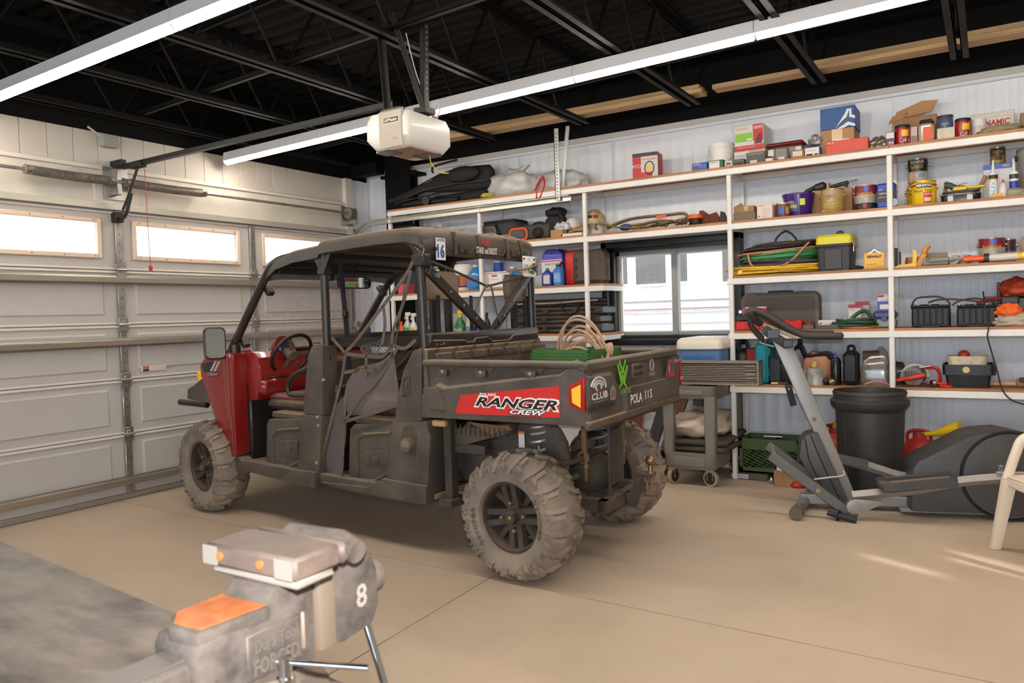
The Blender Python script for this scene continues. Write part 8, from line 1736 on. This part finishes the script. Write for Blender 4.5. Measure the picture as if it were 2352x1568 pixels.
rc = obj('release_cord', G().tube([(-2.66, .03, .25), (-2.655, .03, -.20), (-2.65, .035, -.50)], .003, 5), C(200, 60, 60, .5), op, label='red emergency release cord'); obj('cord_handle', G().box(-2.66, -2.64, .02, .05, -.54, -.50, .006), C(196, 40, 44, .5), rc)

# ================= lumber lying on the joist bottom chords
pine = C(206, 164, 116, .6, var=.22, sc=3, aniso=(.35, 7, 7), second=(226, 190, 140))
for x0, x1, y, z, hh_, lab, dy in ((1.45, 3.99, 6.02, 3.052, .038, 'pine board resting on the joists over the left bays, lower of two', .0), (1.5, 3.96, 6.04, 3.092, .038, 'pine board lying on top of the lower one over the left bays', .01), (4.08, 6.15, 5.99, 3.052, .036, 'pine board resting on the joists at the right, thin lower one', .0), (4.76, 6.2, 6.03, 3.090, .05, 'pine board on the joists at the right, upper piece with knots', .02)):
    one('pine_board', lab, 'board', G().box(-(x1 - x0) / 2, (x1 - x0) / 2, -.07, .07, 0, hh_, .003), pine, ((x0 + x1) / 2, y + dy, z))

# ================= crate and lasso in the cargo bed (world placement follows the bed)
VM = Matrix.Translation((3.854, 4.019, 0)) @ rotm(0, 0, math.radians(174.654))
def vb(s, y, z): return tuple(VM @ Vector((us(s, y), y, z)))
bc = milk_crate('milk_crate', 'bright green plastic crate holding a coiled lasso in the cargo bed', vb(-.03, -.02, .876), .42, .33, .285, grn, rz=math.radians(-8))
cx0, cy0, cz0 = vb(-.04, -.02, .876)
for i in range(2): obj('grip_hole', G().cyl((.02 + .06 * i, -.1655, .20), (.02 + .06 * i, -.164, .20), .018, n=12), C(26, 26, 26, .7), bc)
las = thing('lasso', 'tan rope lasso coiled upright in the green crate', 'rope', (cx0 + .03, cy0, .90), math.radians(-8))
rm2 = C(190, 154, 126, .75, bump=.5, bsc=200)
for i, (rx_, rz2, dx, dy) in enumerate(((.22, .45, .0, .0), (.235, .39, -.01, .02), (.22, .34, .0, -.02), (.24, .305, -.02, .03), (.20, .32, .02, .05), (.19, .27, .0, -.05), (.235, .43, -.015, .01), (.215, .37, .01, -.03), (.23, .36, -.01, .04), (.21, .30, .01, .0))):
    obj('rope_loop', G().tube(smooth([(dx + rx_ * math.cos(a) * (.72 + .28 * math.sin(a)), dy + .03 * math.cos(a * 2 + i), max(.0, rz2 * math.sin(a))) for a in [PI * k / 14 for k in range(15)]], 2), .0075, 7), rm2, las)
obj('knot', G().ball(.225, -.05, .26, .022, .022, .04, 10, 8, .3, 4), rm2, las)
each('rope_fringe', (lambda g: [g.tube(smooth([(.225, -.06, .25), (.235 + .006 * k, -.09 - .004 * k, .21), (.24 + .008 * k, -.10, .165 - .004 * k)], 3), .003, 4) for k in range(-3, 4)] and g)(G()), rm2, las)

# ================= workbench and vise in the foreground
bsm = C(68, 60, 54, .45, .1, var=.3, sc=7, second=(150, 139, 130), dust=.3, dc=(112, 94, 78), aniso=(1, 2.2, 1))
BZ = .955
wb2 = thing('workbench', 'steel-topped workbench in the lower left foreground', 'workbench', (4.4, .2, 0))
obj('bench_top', G().prism([(-2.4, .785), (.90, .418), (.90, -.9), (-2.4, -.9)], 'z', BZ - .04, BZ), bsm, wb2, bev=.003)
for x, y in ((-2.2, .65), (.80, .36), (-2.2, -.8), (.80, -.8)): obj('leg', G().box(x - .03, x + .03, y - .03, y + .03, 0, BZ - .04, .004), C(70, 66, 62, .5, .4), wb2)
vs = thing('bench_vise', 'large worn grey bench vise with rust-orange jaws on the workbench', 'vise', (5.20, .55, BZ + .001))
vg2 = C(84, 85, 87, .5, .15, var=.4, sc=26, dust=.4, dc=(140, 114, 92))
vo = C(206, 104, 58, .6, .2, var=.2, sc=25, second=(222, 140, 84))
jt = C(100, 96, 92, .5, .1, var=.2, sc=18, dust=.4, dc=(142, 104, 80))
brt = C(164, 158, 152, .4, .2, dust=.2)
jf = obj('fixed_jaw', G().box(-.074, .072, -.008, .058, .139, .164, .004), jt, vs); obj('jaw_ledge', G().box(-.064, .070, -.004, .05, .130, .140, .003), brt, jf)
for x in (-.045, .02): obj('bolt', G().cyl((x, -.010, .152), (x, -.007, .152), .005, n=8), C(206, 150, 90, .4, .5), jf)
for xa, xb in ((-.074, -.05), (.042, .068)): obj('bright_patch', G().box(xa, xb, -.0088, -.0078, .141, .162), brt, jf)
mj = obj('moving_jaw', G().box(-.072, .072, .0595, .074, .139, .1635, .005), jt, vs)
obj('jaw_horn', G().tube([(-.04, .088, .150), (.04, .09, .150), (.068, .088, .145)], [.016, .017, .013], 12), vg2, mj)
obj('fixed_body', G().prism([(-.095, .03), (-.10, .09), (-.095, .104), (-.03, .106), (-.012, .118), (-.006, .131), (.05, .131), (.05, .03)], 'x', -.034, .038), vg2, vs, bev=.008)
av = obj('anvil', G().loft([[(x, y, z) for x, y in ((-.038, -.012), (-.036, -.075), (-.01, -.098), (.034, -.096), (.040, -.012))] for z in (.098, .1135)]), vg2, vs, bev=.004)
obj('anvil_face', G().prism([(-.034, -.015), (-.032, -.072), (-.008, -.092), (.030, -.090), (.036, -.015)], 'z', .1138, .1146), vo, av)
obj('side_boss', G().box(.036, .041, .028, .033, .05, .092, .002), C(140, 124, 108, .6), vs)
pt = obj('cast_plate', G().box(.0375, .0405, -.045, .026, .044, .092, .003), vg2, vs)
cst = C(116, 108, 100, .5, .2)
text(pt, 'Dura-Tool', (.0425, -.009, .078), (PI / 2, 0, PI / 2), .056, .014, cst, bold=.02); text(pt, 'FORGED', (.0425, -.009, .057), (PI / 2, 0, PI / 2), .060, .017, cst, bold=.03)
obj('slide_bar', G().box(-.022, .022, -.36, .12, .045, .084, .006), vg2, vs); obj('slide_top', G().box(-.018, .018, -.36, -.1, .0845, .087), C(112, 106, 100, .5, .2), vs)
mh = obj('jaw_housing', G().prism([(.06, .045), (.06, .134), (.075, .140), (.11, .138), (.14, .128), (.15, .105), (.15, .06), (.14, .04), (.09, .035)], 'x', -.040, .042), vg2, vs, bev=.008)
obj('collar', G().prism([(.051, .04), (.051, .128), (.075, .132), (.075, .04)], 'x', -.041, .0445), C(134, 118, 104, .55, .2), mh, bev=.003)
text(mh, '8', (.0435, .118, .082), (PI / 2, 0, PI / 2), .018, .028, C(190, 182, 174, .4, .3), bold=.02)
chv = C(226, 226, 228, .12, 1.0)
hx0, hz0 = (5.222, 1.009)
hx1, hz1 = (5.257, 0.915)
obj('screw_head', G().cyl((0, .145, .08), (0, .185, .08), .022, n=16), vg2, mh); obj('handle_bar', G().cyl((hx0 - 5.20, .14, hz0 - BZ), (hx1 - 5.20, .14, hz1 - BZ), .005, n=12), chv, mh, label='chrome handle bar')
obj('swivel_base', G().lathe([(.075, 0), (.075, .010), (.06, .014), (.05, .022), (.045, .035), (.001, .035)], n=32), C(108, 98, 90, .55, .2, dust=.3), vs); obj('swivel_tab', G().cyl((.066, .0, 0), (.066, .0, .022), .030, n=18), C(112, 102, 92, .55, .2), vs)
bx0, by0 = (5.257, 0.538)
bx1, by1 = (5.343, 0.569)
ax0, ay0 = (5.248, 0.535)
lk = obj('lock_bolt', G().cyl((bx0 - 5.2, by0 - .55, .02), (bx0 - 5.2, by0 - .55, .062), .007, n=14).cyl((bx0 - 5.2, by0 - .55, .036), (bx0 - 5.2, by0 - .55, .042), .0095, n=14), chv, vs, label='chrome swivel lock bolt'); obj('lock_bar', G().cyl((ax0 - 5.2, ay0 - .55, .057), (bx1 - 5.2, by1 - .55, .057), .0032, n=10), chv, lk)
flush_text()
